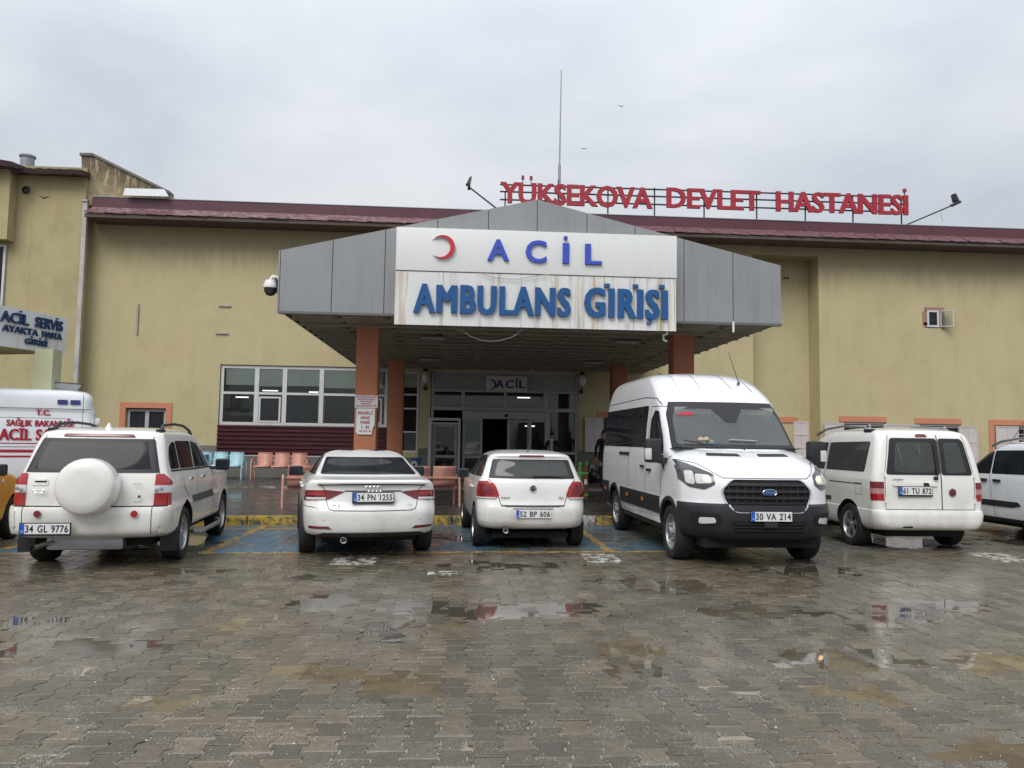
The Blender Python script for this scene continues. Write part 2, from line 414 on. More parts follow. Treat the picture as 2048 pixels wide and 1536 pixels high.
# ------------------------------------------------------------------ text
_adv = {}
def _tm(s, ext=0., off=0.):
    c = bpy.data.curves.new('t', 'FONT'); c.body = s; c.extrude = ext; c.offset = off; c.resolution_u = 3
    o = bpy.data.objects.new('t', c); COL.objects.link(o)
    dg = bpy.context.evaluated_depsgraph_get()
    me = bpy.data.meshes.new_from_object(o.evaluated_get(dg))
    bpy.data.objects.remove(o); bpy.data.curves.remove(c)
    return me
def _xmax(s):
    if s not in _adv:
        me = _tm(s); _adv[s] = max(v.co.x for v in me.vertices); bpy.data.meshes.remove(me)
    return _adv[s]
def word(name, s, O, U, width, height, mat, parent, depth=.06, bold=.03, N=None, split=True, zup=None, gap=0., shear=0.):
    """letters along U from O (bottom left of the caps), cap height `height`, total width `width`"""
    U = Vector(U).normalized(); Z = Vector(zup) if zup else Vector((0, 0, 1)); N = Vector(N) if N else U.cross(Z)
    xs = []; x = 0
    for ch in s:
        xs.append(x)
        x += (_xmax(ch+'I') - _xmax('I') if ch != ' ' else .36) + gap
    m0 = _tm(s[0]); lo = min(v.co.x for v in m0.vertices)
    last = _tm(s[-1]); hi = xs[-1] + max(v.co.x for v in last.vertices)
    sx = width/(hi-lo); sz = height/.70
    out = []; allv = []; allf = []
    for ch, x0 in zip(s, xs):
        if ch == ' ': continue
        ob = 0 if ch == 'M' else min(bold, .016); me = _tm(ch, .5, ob); ex = max(0, bold-ob)*1.3
        vs = []; fs = []
        for q_, kk in (((0, 0),) if ex < .004 else ((0, 0), (-ex, 1), (ex, 2)) if ex < .05 else ((0, 0), (-ex/2, 1), (ex/2, 2), (-ex, 3), (ex, 4))):
            n = len(vs); dk = depth*(1-.012*kk)
            vs += [Vector(O) + U*((v.co.x + q_ + x0 - lo + shear*v.co.y)*sx) + Z*(v.co.y*sz) + N*((v.co.z + .5)*dk) for v in me.vertices]
            fs += [tuple(i+n for i in p.vertices) for p in me.polygons]
        if ch == '1':        # the flag of the one
            n = len(vs); q0 = x0 - lo
            for (fx, fy) in ((.0, .70), (.10, .70), (-.13, .52), (-.13, .60)):
                for dd_ in (0, 1): vs.append(Vector(O) + U*((fx+q0)*sx) + Z*(fy*sz) + N*(dd_*depth))
            fs += [(n+1, n+3, n+5, n+7), (n, n+4, n+5, n+1), (n+4, n+6, n+7, n+5), (n+2, n+3, n+7, n+6), (n, n+1, n+3, n+2)]
        if split:
            c = sum(vs, Vector())/len(vs)
            nm = bpy.data.meshes.new(name); nm.from_pydata([v-c for v in vs], [], fs); nm.materials.append(mat)
            o = link(name, nm, parent); o.location = c
            out.append(o)
        else:
            n = len(allv); allv += vs; allf += [tuple(i+n for i in f) for f in fs]
        bpy.data.meshes.remove(me)
    if not split:
        nm = bpy.data.meshes.new(name); nm.from_pydata(allv, [], allf); nm.materials.append(mat)
        out = link(name, nm, parent); out['kind'] = 'stuff'
    return out
def rebase(t, loc):
    """things are built round the world origin; this moves their Empty to their base"""
    loc = Vector(loc); t.location = loc
    for ch in t.children: ch.location = ch.location - loc

# ================================================================== ground
YF = 27.0                                     # plane of the facade
def kerb_y(x): return 14.62 + math.tan(rad(5.2))*x
def bay_y(x): return 11.05 + .058*x
# (x, y, rx, ry, depth mm, mud)
PUD = [(-1.25, 7.75, .42, .50, 7, 0), (-.42, 7.62, .40, .45, 6.5, 0), (.38, 7.28, .55, .36, 7, 0), (1.05, 7.45, .52, .36, 7, 0), (-.55, 6.6, .30, .32, 6, 0),
       (-3.56, 6.98, .36, .30, 6.5, .1), (-3.1, 6.12, .60, .22, 7, .1), (-2.5, 6.16, .45, .2, 7, .1), (-.42, 5.2, .36, .26, 8, 1), (-.98, 5.42, .38, .24, 6.5, .9),
       (2.39, 8.55, .5, .5, 7, .25), (1.85, 8.85, .35, .4, 6, .1), (1.38, 6.04, .32, .32, 7, .7), (1.26, 5.5, .2, .25, 6, .3), (2.93, 5.7, .55, .34, 8.5, .45),
       (3.99, 5.57, .42, .26, 9, .9), (3.0, 3.95, .55, .30, 8, .85), (2.58, 4.9, .32, .18, 6.5, .85), (4.04, 7.26, .7, .4, 6.3, .1), (5.0, 7.66, .5, .3, 6.3, .1),
       (-.1, 6.82, .28, .28, 6.5, .85), (2.7, 7.3, .45, .4, 6, .5), (3.7, 6.8, .4, .35, 6, .3), (7.3, 12.5, 1.2, .75, 9, 0), (-1.9, 6.75, .25, .2, 6, .8),
       (4.4, 9.6, .9, .5, 6.5, .1), (-3.2, 9.4, .6, .6, 5.5, .2), (-1.7, 9.0, .35, .4, 5.5, .2), (-2.7, 4.1, .35, .2, 6, .7), (-4.4, 12.0, 1.0, .8, 7, .1), (10.0, 12.6, 1.2, .8, 8, .1),
       (-1.85, 4.85, .3, .18, 6, .6), (-2.4, 8.1, .35, .3, 5.5, .6), (.6, 9.9, 1.1, .5, 5, .1), (-.3, 12.6, .8, .9, 5, 0), (1.5, 3.35, .25, .12, 6, .6)]
def dip(x, y):
    d = 0*x
    for (px, py, rx, ry, dep, mud) in PUD:
        d = np.maximum(d, dep*.001*np.exp(-(((x-px)/rx)**2 + ((y-py)/ry)**2)**1.2))
    return d

def paving():
    m = Mat('wet_interlocking_paver')
    at_ = m.t.nodes.new('ShaderNodeAttribute'); at_.attribute_name = 'tone'; tone = S(m.t, at_.outputs['Fac'])
    n1 = m.noise(1.1, 5, .6).ramp(.32, .72); n2 = m.noise(16, 5, .65); sp = m.noise(120, 2, .5).ramp(.58, .66); sp2 = m.noise(2.6, 4, .6).ramp(.45, .68)
    sp3 = m.noise(75, 3, .5).ramp(.62, .68)
    a = m.mix(tone, (.060, .048, .030), (.160, .130, .084))
    a = m.mix(n1*.35, a, (.085, .075, .054)); a = m.mix(n2.ramp(.35, .7)*.5, a, (.045, .038, .030)); a = m.mix(m.noise(42, 4, .7).ramp(.5, .72)*.45, a, (.19, .165, .13))
    a = m.mix(m.noise(.45, 3, .5, off=(4, 1, 0)).ramp(.5, .75)*.3, a, (.125, .095, .06))
    a = m.mix(sp*(sp2*.6+.2), a, (.60, .55, .47)); a = m.mix(sp3*sp2*.75, a, (.48, .43, .36))
    # worn paint of the parking bays
    by = m.y - m.x*.058 - 11.05
    bay = by.gt(0.0) * (m.y - m.x*.091).lt(14.62) * m.x.gt(-6.2) * m.x.lt(7.2)
    wear = m.noise(1.1, 6, .7, sc=(1, .6, 1)).ramp(.40, .52); wear2 = m.noise(7, 5, .75).ramp(.38, .54)
    side = (m.x.lt(-.9)*.42 + .58)*m.x.lt(4.5)+m.x.gt(4.5)*.15
    blue = bay*(wear*.9+.1)*wear2*side
    a = m.mix(blue*.95, a, (.018, .15, .27))
    ln = (by.abs().lt(.06)) * m.x.gt(-6.5) * m.x.lt(4.3)
    for lx in (2.21, -.62, -3.45, -6.2):
        ln = ln.max((m.x-lx).abs().lt(.065)*by.gt(0)*(m.y - m.x*.091).lt(14.6))
    ln = ln.max(((m.y-m.x*.091)-14.05).abs().lt(.06)*m.x.lt(-.5)*m.x.gt(-6))
    ly = m.noise(4.5, 5, .7).ramp(.40, .52)*m.noise(18, 4, .7).ramp(.33, .5)
    a = m.mix((ln*ly).min(1)*.9, a, (.46, .27, .03))
    wb = 0
    for (x0, x1, y0, y1) in ((1.72, 2.2, 10.2, 10.98), (7.6, 8.2, 10.3, 11.3), (-1.62, -1.05, 9.9, 10.75), (-.35, .0, 9.2, 9.5)):
        q = m.x.gt(x0)*m.x.lt(x1)*m.y.gt(y0)*m.y.lt(y1); wb = q if isinstance(wb, int) else wb.max(q)
    a = m.mix(wb*m.noise(7, 5, .7).ramp(.47, .53)*.9, a, (.55, .53, .48))
    m.set('Base Color', a)
    wet = m.noise(.8, 4, .6, off=(0, 5, 3)).ramp(.3, .72)
    m.set('Roughness', n2*.16 + wet*-.16 + .34); m.set('Specular IOR Level', .5)
    m.set('Coat Weight', wet*.42+.06); m.set('Coat Roughness', .14); m.set('Coat IOR', 1.33)
    m.bump(n2 + m.noise(60, 3)*.8, .5, .005)
    return m.m
MT['paver'] = paving()
def sandmat():
    m = Mat('wet_joint_sand')
    n = m.noise(8, 5, .6)
    m.set('Base Color', m.mix(n, (.20, .17, .12), (.38, .32, .235))); m.set('Roughness', n*.3+.12); m.set('Coat Weight', .5); m.set('Coat Roughness', .12)
    return m.m
MT['sand'] = sandmat()

g = MB().box(-160, 160, -160, 240, -.4, -.016).build('ground', simple('wet_dark_ground', (.085, .075, .06), .45, coat=.3, var=.6, scale=1))
tag(g, 'dark wet ground bed under the whole hospital forecourt', kind='structure')
PW, PL = .17, .2
half = [(-.5, -.5), (.5, -.5), (.5, -.28), (.36, -.17), (.36, .17), (.5, .28), (.5, .5), (-.5, .5), (-.5, .28), (-.36, .17), (-.36, -.17), (-.5, -.28)]
out2 = np.array([((.0965 if abs(x) == .5 else .0665)*np.sign(x), y*.190) for x, y in half])
inn2 = out2 - np.sign(out2)*.0035
def paver_mesh(xs, ys, rng):
    n = len(xs)
    z = -dip(xs, ys) + rng.normal(0, .0014, n)
    tx, ty = rng.normal(0, .009, n), rng.normal(0, .008, n)
    jit = rng.normal(0, .0018, (n, 2)); ra = rng.normal(0, .014, n)
    V = np.zeros((n, 36, 3))
    for k, (pts, dz) in enumerate(((inn2, 0), (out2, -.0035), (out2, -.03))):
        V[:, 12*k:12*k+12, 0] = xs[:, None] + jit[:, :1] + pts[None, :, 0] - ra[:, None]*pts[None, :, 1]
        V[:, 12*k:12*k+12, 1] = ys[:, None] + jit[:, 1:] + pts[None, :, 1] + ra[:, None]*pts[None, :, 0]
        V[:, 12*k:12*k+12, 2] = z[:, None] + dz + tx[:, None]*pts[None, :, 0] + ty[:, None]*pts[None, :, 1]
    return V
base_f = [tuple(range(12))] + [(12*r+i, 12*(r+1)+i, 12*(r+1)+(i+1) % 12, 12*r+(i+1) % 12) for r in (0, 1) for i in range(12)]
rng = np.random.default_rng(3)
xs = []; ys = []
for i in range(-88, 112):
    x = i*PW
    for j in range(10, 88):
        y = j*PL + (i % 2)*PL/2
        if y < kerb_y(x)-.12 and -.62*y-3.2 < x < .80*y+2.6 and x < 16.5: xs.append(x); ys.append(y)
        elif x > 8.5 and y >= kerb_y(x)-.12 and x < .80*y+2: xs.append(x); ys.append(y)
xs = np.array(xs); ys = np.array(ys)
Vv = paver_mesh(xs, ys, rng)
tone = rng.uniform(0, 1, len(xs))**1.2
# the 300 that show largest are objects of their own
inframe = []
for k in range(len(xs)):
    p = Vector((xs[k], ys[k], -CAM_H)); d = p.dot(FWD)
    u = 1024+F_PX*p.dot(RT)/d; v = 768-F_PX*p.dot(UP)/d
    if -40 < u < 2088 and v < 1560: inframe.append((d, k))
inframe.sort(); near = set(k for _, k in inframe[:300])
gx = np.linspace(-14, 17, 520); gy = np.linspace(1.5, 17.0, 260); GX, GY = np.meshgrid(gx, gy); GZ_ = -dip(GX, GY)-.0046
keep = GY < 14.7+.091*GX
lv = np.stack([GX, GY, np.where(keep, GZ_, -.012)], -1).reshape(-1, 3); ii = np.arange(259*520).reshape(259, 520)[:, :-1].reshape(-1)
lm = bpy.data.meshes.new('parking_lot'); lm.from_pydata(lv.tolist(), [], np.stack([ii, ii+1, ii+521, ii+520], 1).tolist()); lm.materials.append(MT['sand'])
lot = link('parking_lot', lm)
tag(lot, 'wet interlocking grey brown block paving of the car park', kind='structure')
for k in sorted(near):
    me = bpy.data.meshes.new('paver'); c = Vector((xs[k], ys[k], 0))
    me.from_pydata((Vv[k]-np.array([xs[k], ys[k], 0])).tolist(), [], [f[::-1] if False else f for f in base_f])
    me.materials.append(MT['paver']); t_ = me.attributes.new('tone', 'FLOAT', 'POINT'); t_.data.foreach_set('value', [float(tone[k])]*36)
    link('paver', me, lot, c)
rest = [k for k in range(len(xs)) if k not in near]
n = len(rest); VV = Vv[rest].reshape(-1, 3)
fs = []
ls = []; 
for f in base_f: ls.append(np.array(f))
me = bpy.data.meshes.new('paver_field')
offs = (np.arange(n)*36)
allf = []
loops = []; starts = []; tot = []
per = np.concatenate(ls); sizes = [len(a) for a in ls]
loopidx = (offs[:, None] + per[None, :]).reshape(-1)
me.vertices.add(len(VV)); me.vertices.foreach_set('co', VV.reshape(-1))
me.loops.add(len(loopidx)); me.loops.foreach_set('vertex_index', loopidx.astype(np.int32))
st = np.concatenate([[0], np.cumsum(sizes)[:-1]])
me.polygons.add(n*len(ls)); me.polygons.foreach_set('loop_start', (np.arange(n)[:, None]*len(per) + st[None, :]).reshape(-1).astype(np.int32))
me.update(calc_edges=True); me.validate(); me.shade_flat()
t_ = me.attributes.new('tone', 'FLOAT', 'POINT'); t_.data.foreach_set('value', np.repeat(tone[rest], 36).astype(np.float32))
me.materials.append(MT['paver'])
tag(link('paver_field', me, lot), kind='stuff')

# puddles: level sheets of water lying in the hollows of the paving
def water(name, mud):
    m = Mat(name)
    n = m.noise(2.5, 4, .6).ramp(.3, .75)
    a = m.mix(n, (.07+.11*mud, .062+.082*mud, .048+.045*mud), (.055+.09*mud, .048+.066*mud, .038+.034*mud))
    m.set('Base Color', a); m.set('Roughness', m.noise(3, 3)*.04+.005); m.set('IOR', 1.33); m.set('Specular IOR Level', .85)
    if mud: m.set('Alpha', m.noise(3.2, 5, .6).ramp(.34, .55)*.5+.5)
    m.bump(m.noise(1.8, 3, .5, sc=(1, .5, 1)) + m.noise(14, 2)*.12, .10, .02); return m.m
WM = [water('clear_puddle_water', 0), water('cloudy_puddle_water', .4), water('muddy_puddle_water', 1)]
for i, (px, py, rx, ry, dep, mud) in enumerate(PUD):
    zl = -.0042 - .00005*(i % 7); vs = [(px, py, zl)]
    for k in range(40):
        a = 2*pi*k/40; q = 1.25 + .10*sin(3*a+i)+.06*sin(5*a+2*i); vs.append((px+rx*q*cos(a), py+ry*q*sin(a), zl))
    o = MB().add(vs, [(0, k+1, (k+1) % 40+1) for k in range(40)]).build('puddle', WM[0 if mud < .15 else 1 if mud < .6 else 2])
    tag(o, 'puddle of rain water lying on the block paving', kind='structure')

# pavement behind the kerb, asphalt
def asphalt():
    m = Mat('wet_asphalt'); n = m.noise(1.4, 5, .6).ramp(.35, .7); f = m.noise(40, 4)
    a = m.mix(n, (.055, .046, .040), (.030, .026, .024)); a = m.mix(f*.25, a, (.10, .09, .08))
    m.set('Base Color', a); m.set('Roughness', n*-.3 + .5); m.set('Coat Weight', n*.6); m.set('Coat Roughness', .1); m.bump(f, .3, .006); return m.m
MT['asphalt'] = asphalt()
_k = math.tan(rad(5.2))
def quadslab(name, mat, x0, x1, ya, yb, z0, z1, slope0, slope1, **k):
    vs = [(x, y, z) for (x, y) in ((x0, ya+slope0*x0), (x1, ya+slope0*x1), (x1, yb+slope1*x1), (x0, yb+slope1*x0)) for z in (z0, z1)]
    return MB().add(vs, [(1, 3, 5, 7), (0, 6, 4, 2), (0, 2, 3, 1), (2, 4, 5, 3), (4, 6, 7, 5), (6, 0, 1, 7)]).build(name, mat, **k)
pv = quadslab('pavement', MT['asphalt'], -22, 9.0, 14.77, 22.35, -.3, .135, _k, .02)
tag(pv, 'wet dark asphalt strip between the yellow kerb and the entrance', kind='structure')
wk = quadslab('entrance_pavement', MT['asphalt'], -22, 9.0, 22.42, 27.1, -.3, .185, .02, 0)
tag(wk, 'raised asphalt walkway along the hospital wall', kind='structure')
rp = MB().box(9.0, 40, 17, 27.2, -.3, -.006).build('service_road', MT['asphalt'])
tag(rp, 'wet asphalt road in front of the right wing', kind='structure')
def kerbmat(name, yellow):
    m = Mat(name)
    n = m.noise(2.3, 6, .7).ramp(.41, .53); n2 = m.noise(13, 5, .7).ramp(.38, .54)
    a = m.mix(m.noise(9, 4), (.10, .095, .085), (.055, .052, .046))
    a = m.mix(n*n2*.95, a, yellow); m.set('Base Color', a); m.set('Roughness', .42); m.set('Coat Weight', .3); m.set('Coat Roughness', .15)
    m.bump(n2, .4, .006); return m.m
MT['kerb'] = kerbmat('worn_yellow_kerb_paint', (.50, .34, .025)); MT['kerbw'] = kerbmat('worn_white_kerb_paint', (.52, .51, .48))
kb = MB().box(-12, 9, 14.0, 15.6, -.3, -.1).build('kerb_footing', MT['concrete']); bpy.data.objects.remove(kb)
kt = thing('kerb', 'worn yellow painted kerb along the head of the blue bays', 'kerb')
kt['kind'] = 'structure'; del kt['category']
ang = rad(5.2)
for i in range(-16, 10):
    x = i*.92+.35; y = kerb_y(x)
    m_ = MB().box(-.452, .452, 0, .145, -.2, .15+random.uniform(-.006, .006))
    o = m_.build('kerb_stone', MT['kerbw'] if i in (2,) else MT['kerb'], kt, bevel=.015, smooth=True)
    o.location = (x, y, random.uniform(-.004, .004)); o.rotation_euler = (random.uniform(-.02, .02), 0, ang+random.uniform(-.006, .006))
k2 = thing('inner_kerb', 'low dark kerb with flaked paint in front of the wall benches', 'kerb'); k2['kind'] = 'structure'; del k2['category']
for i in range(-24, 9):
    x = i*.92+.3
    o = MB().box(-.452, .452, 0, .13, -.2, .19).build('kerb_stone', MT['kerbw'] if i in (-6, -5, -8) else MT['kerb'] if i in (-7, -9) else MT['concrete'], k2, bevel=.012, smooth=True)
    o.location = (x, 22.32+.02*x, random.uniform(-.006, .004))
# tiles in front of the entrance doors
tl = thing('entrance_apron', 'tiled apron of pale and dark slabs before the sliding door', 'paving'); tl['kind'] = 'structure'; del tl['category']
MT['tileA'] = simple('pale_wet_tile', (.20, .18, .155), .3, coat=.4, var=.5); MT['tileB'] = simple('reddish_wet_tile', (.085, .06, .052), .3, coat=.4, var=.5)
tm = {}
for key in ('tileA', 'tileB'):
    o = MB().box(-.196, .196, -.19, .19, -.03, .0).build('tile', MT[key], bevel=.004, smooth=True); tm[key] = o.data; bpy.data.objects.remove(o)
for i in range(18):
    for j in range(7):
        link('tile', tm['tileA' if (j % 2 == 0 or (i*7+j*3) % 5 == 0) else 'tileB'], tl, (-1.35+i*.4, 22.75+j*.4, .199+random.uniform(-.001, .002)))

# ================================================================== hospital building
def wall_mesh(x0, x1, z0, z1, y, holes, rev=.22):
    """front skin with rectangular openings and their reveals"""
    m = MB(); X = sorted({x0, x1} | {v for h in holes for v in h[:2]}); Z = sorted({z0, z1} | {v for h in holes for v in h[2:4]})
    for a, b in zip(X, X[1:]):
        for c, d in zip(Z, Z[1:]):
            cx, cz = (a+b)/2, (c+d)/2
            if any(h[0] < cx < h[1] and h[2] < cz < h[3] for h in holes): continue
            m.add([(a, y, c), (b, y, c), (b, y, d), (a, y, d)], [(0, 1, 2, 3)])
    for h in holes:
        a, b, c, d = h[:4]; r = h[4] if len(h) > 4 else rev
        m.add([(a, y, c), (b, y, c), (b, y, d), (a, y, d), (a, y+r, c), (b, y+r, c), (b, y+r, d), (a, y+r, d)],
              [(0, 4, 5, 1), (1, 5, 6, 2), (2, 6, 7, 3), (3, 7, 4, 0)])
    return m
bld = thing('hospital_building', 'long yellow rendered hospital wall with maroon metal roof edge', 'building')
GZ = .185
W_ = {}
W_['big'] = list(rect(437, 730, 775, 912, YF)); W_['big'][3] = at(560, 731, YF).z
W_['w2'] = list(rect(779, 743, 838, 905, YF))
W_['or'] = list(rect(249, 816, 330, 930, YF))
W_['ent'] = [at(861, 800, YF).x, at(1157, 800, YF).x, GZ, at(1000, 745, YF).z]
RC = [at(1505.5, 600, YF).x, at(1637.5, 600, YF).x, GZ-.2, at(1570, 511, YF).z, .85]
W_['sm'] = list(rect(1850, 618, 1880, 656, YF))
RW = []
for (a, b, t) in ((1680, 1772, 845), (1831, 1922, 849), (1990, 2085, 852)):
    r_ = list(rect(a, t, b, t+85, YF)); r_[3] = at((a+b)/2, t, YF).z; r_[2] = r_[3]-1.75; RW.append(r_)
ZT = at(1200, 458, YF).z                    # top of the wall under the eaves
SHR = list(rect(1190, 838, 1246, 960, YF)); SHR[2] = 1.0
XL = at(170, 600, YF).x
holes = [W_['big'], W_['w2'], W_['or'], W_['ent'], RC, W_['sm']] + RW
wall_mesh(XL-.1, 34, -.3, ZT, YF, holes).build('wall', MT['wall'], bld, fix=False)
MB().add([(RC[0], YF+.85, RC[2]), (RC[1], YF+.85, RC[2]), (RC[1], YF+.85, RC[3]), (RC[0], YF+.85, RC[3])], [(0, 1, 2, 3)]).build('recess_wall', MT['wall'], bld, fix=False)
pz = at(300, 889, YF).z
for (a, b) in ((XL-.1, W_['or'][0]-.2), (W_['or'][1]+.25, W_['big'][0]), (W_['w2'][1], W_['ent'][0]-.02), (W_['ent'][1]+.02, RC[0])):
    if b-a > .05: boxo('plinth', MT['plinth'], bld, a, b, YF-.035, YF-.002, GZ-.05, pz)
boxo('plinth', MT['plinth'], bld, W_['big'][0], W_['w2'][1], YF-.03, YF-.002, GZ-.05, W_['big'][2])
# roof edge: vertical maroon fascia, wet sheets below, dark boarded underside
EV = .45
zf1 = at(1200, 430, YF-EV).z; zf0 = at(1200, 449, YF-EV).z
xl, xr = at(185, 400, YF-EV).x, 34
XR0 = xl
nseg = 22
for i in range(nseg):
    a = xl + (xr-xl)*i/nseg; b = xl+(xr-xl)*(i+1)/nseg
    j = random.uniform(-.012, .012)
    boxo('fascia_sheet', MT['maroon'], bld, a, b-.004, YF-EV-.02+j, YF-EV+j, zf0-.1, zf1+j)
zs0 = zf0-.37
npan = 70
me0 = None
for i in range(npan):
    a = xl + (xr-xl)*i/npan; d = (xr-xl)/npan; j = random.uniform(-.015, .015); k_ = random.uniform(-.02, .02)
    m_ = MB().add([(0, YF-EV-.55+j, zs0+.075+k_), (d-.006, YF-EV-.55+j, zs0+.055+k_), (d-.006, YF-EV-.025, zf0+.005), (0, YF-EV-.025, zf0+.005),
                   (0, YF-EV-.55+j, zs0+.045), (d-.006, YF-EV-.55+j, zs0+.025), (d-.006, YF-EV-.025, zf0-.03), (0, YF-EV-.025, zf0-.03)],
                  [(0, 1, 2, 3), (4, 7, 6, 5), (0, 4, 5, 1), (1, 5, 6, 2), (2, 6, 7, 3), (3, 7, 4, 0)])
    o = m_.build('roof_sheet', MT['wetroof'], bld); o.location = (a, 0, 0)
boxo('gutter_board', MT['eave'], bld, xl, xr, YF-EV-.50, YF-EV-.44, zs0-.10, zs0+.02)
MB().box(xl, xr, YF-EV-.44, YF+.3, zs0-.09, zs0-.05).build('eave_board', MT['eave'], bld)
MB().box(xl, xr, YF-.06, YF+.3, zs0-.05, zf1-.1).build('wall_head', MT['eave'], bld)
boxo('ridge_capping', MT['flash'], bld, xl, xr, YF-EV-.04, YF-EV+.1, zf1+.014, zf1+.035)
MB().add([(xl, YF-EV+.03, zf1-.05), (xr, YF-EV+.03, zf1-.05), (xr, YF+14, zf1+.5), (xl, YF+14, zf1+.5)], [(0, 1, 2, 3)]).build('roof', MT['maroon'], bld, fix=False)
MB().box(XL, 34, YF+14, YF+14.3, -.3, zf1+.4).box(33.7, 34, YF+.3, YF+14, -.3, zf1+.1).build('rear_wall', MT['wall'], bld)
for (px, py, ln, hz) in ((277, 608, 60, 0), (438, 612, 24, 1), (432, 667, 24, 1)):
    p = at(px, py, YF); s_ = YF/F_PX
    if hz: boxo('wall_bar', MT['galv'], bld, p.x, p.x+ln*s_, YF-.05, YF-.004, p.z-.02, p.z+.02)
    else: boxo('wall_bar', MT['galv'], bld, p.x-.025, p.x+.03, YF-.05, YF-.004, p.z-ln*s_, p.z)

# interior rooms with their lit tubes
def room(x0, x1, z0, z1, depth=5, mat='inside', back=None):
    m = MB().add([(x0, YF+.3, z0), (x1, YF+.3, z0), (x1, YF+.3, z1), (x0, YF+.3, z1), (x0, YF+depth, z0), (x1, YF+depth, z0), (x1, YF+depth, z1), (x0, YF+depth, z1)],
                 [(4, 5, 6, 7), (0, 4, 7, 3), (1, 2, 6, 5), (3, 7, 6, 2), (0, 1, 5, 4)])
    return m.build('interior_room', MT[mat], bld, fix=False)
room(W_['or'][0]-.3, W_['or'][1]+.3, .2, 3.5, 2)
room(W_['big'][0]-.3, W_['w2'][1]+.2, .2, 4.4, 6)
room(W_['ent'][0]-.2, W_['ent'][1]+.1, .17, 4.3, 9)
room(W_['sm'][0]-.3, W_['sm'][1]+.3, 5.5, 7.4, 2)
room(RW[0][0]-.5, RW[2][1]+.5, .2, 3.4, 4)

def window(name, R, y, cols, rows, frame='frame', fw=.07, pane='cglass', parent=None, dep=.07):
    """frame bars and panes; cols/rows are inner mullion positions in world x / z"""
    X0, X1, Z0, Z1 = R[:4]; wnd = thing(name, None, None); wnd.parent = parent or bld
    fr = MB(); fr.box(X0, X0+fw, y, y+dep, Z0, Z1).box(X1-fw, X1, y, y+dep, Z0, Z1).box(X0+fw, X1-fw, y, y+dep, Z1-fw, Z1).box(X0+fw, X1-fw, y, y+dep, Z0, Z0+fw)
    for c in cols: fr.box(c-fw*.75, c+fw*.75, y-.004, y+dep-.004, Z0+fw, Z1-fw)
    fr.build('frame', MT[frame], wnd)
    xe = [X0+fw] + [v for c in cols for v in (c-fw*.75, c+fw*.75)] + [X1-fw]
    for a, b in zip(xe[::2], xe[1::2]):
        ze = [Z0+fw] + [v for r in rows for v in (r-fw*.4, r+fw*.4)] + [Z1-fw]
        for c, d in zip(ze[::2], ze[1::2]):
            boxo('pane', MT[pane], wnd, a, b, y+.03, y+.036, c, d)
        for r in rows: boxo('transom', MT[frame], wnd, a, b, y+.004, y+dep-.01, r-fw*.4, r+fw*.4)
    return wnd
# long window left of the columns
B = W_['big']; zsill = at(560, 851, YF).z; ztr = at(560, 787, YF).z
cols = [at(x, 790, YF).x for x in (512, 568, 642, 716)]
BW = [B[0]+.02, B[1]-.02, zsill, B[3]-.02]
window('window', BW, YF+.06, cols, [ztr], fw=.10)
for (a, b) in ((517, 561), (722, 764)):
    R_ = [at(a, 800, YF).x, at(b, 800, YF).x, zsill+.1, at(540, 793, YF).z]
    m_ = MB(); f_ = .06
    m_.box(R_[0], R_[1], YF+.045, YF+.058, R_[3]-f_, R_[3]).box(R_[0], R_[1], YF+.045, YF+.058, R_[2], R_[2]+f_).box(R_[0], R_[0]+f_, YF+.045, YF+.058, R_[2]+f_, R_[3]-f_).box(R_[1]-f_, R_[1], YF+.045, YF+.058, R_[2]+f_, R_[3]-f_)
    m_.build('casement', MT['frame'], bld)
zc = at(560, 771, YF).z
xx = [BW[0]+.1] + cols + [BW[1]-.1]
for a, b in zip(xx, xx[1:]): boxo('blind', MT['blind'], bld, a+.06, b-.06, YF+.102, YF+.106, zc+random.uniform(-.05, .05), BW[3])
boxo('blind', MT['insidepale'], bld, at(625, 800, YF).x, at(640, 800, YF).x, YF+1.0, YF+1.1, .9, 3.2)
for (px, py, l) in ((445, 779, 14), (525, 781, 30), (618, 784, 22), (470, 794, 26), (1035, 795, 26), (1050, 852, 20)):
    p = at(px, py, YF+3.0); boxo('ceiling_tube', MT['tube'], bld, p.x, p.x+l*.019, YF+3, YF+3.06, p.z-.02, p.z+.02)
# corrugated maroon panel: seven ribs
z0, z1 = B[2]+.01, zsill-.01
n = 7
for i in range(n):
    a = z0+(z1-z0)*i/n; h = (z1-z0)/n
    MB().add([(B[0]+.0, YF-.03, a), (B[1], YF-.03, a), (B[0], YF-.03, a+h*.45), (B[1], YF-.03, a+h*.45), (B[0], YF-.09, a+h*.6), (B[1], YF-.09, a+h*.6), (B[0], YF-.09, a+h*.85), (B[1], YF-.09, a+h*.85), (B[0], YF-.03, a+h*.985), (B[1], YF-.03, a+h*.985)],
             [(0, 1, 3, 2), (2, 3, 5, 4), (4, 5, 7, 6), (6, 7, 9, 8)]).build('cladding_rib', MT['maroondk'], bld, fix=False)
boxo('window_sill', MT['frame'], bld, B[0], B[1], YF-.05, YF+.03, B[2]-.03, B[2]+.005)
# narrow window right of the rear column
w2 = W_['w2']; zz = [at(820, q, YF).z for q in (789, 817, 864)]
window('window', [w2[0]+.02, w2[1]-.02, w2[2], w2[3]], YF+.06, [at(803, 800, YF).x], zz, fw=.07)
boxo('blind', MT['blind'], bld, at(806, 800, YF).x, w2[1]-.1, YF+.102, YF+.106, zz[0]+.25, w2[3])
boxo('spandrel_panel', MT['insidepale'], bld, at(808, 880, YF).x, w2[1]-.11, YF+.11, YF+.13, w2[2]+.08, zz[2]-.05)
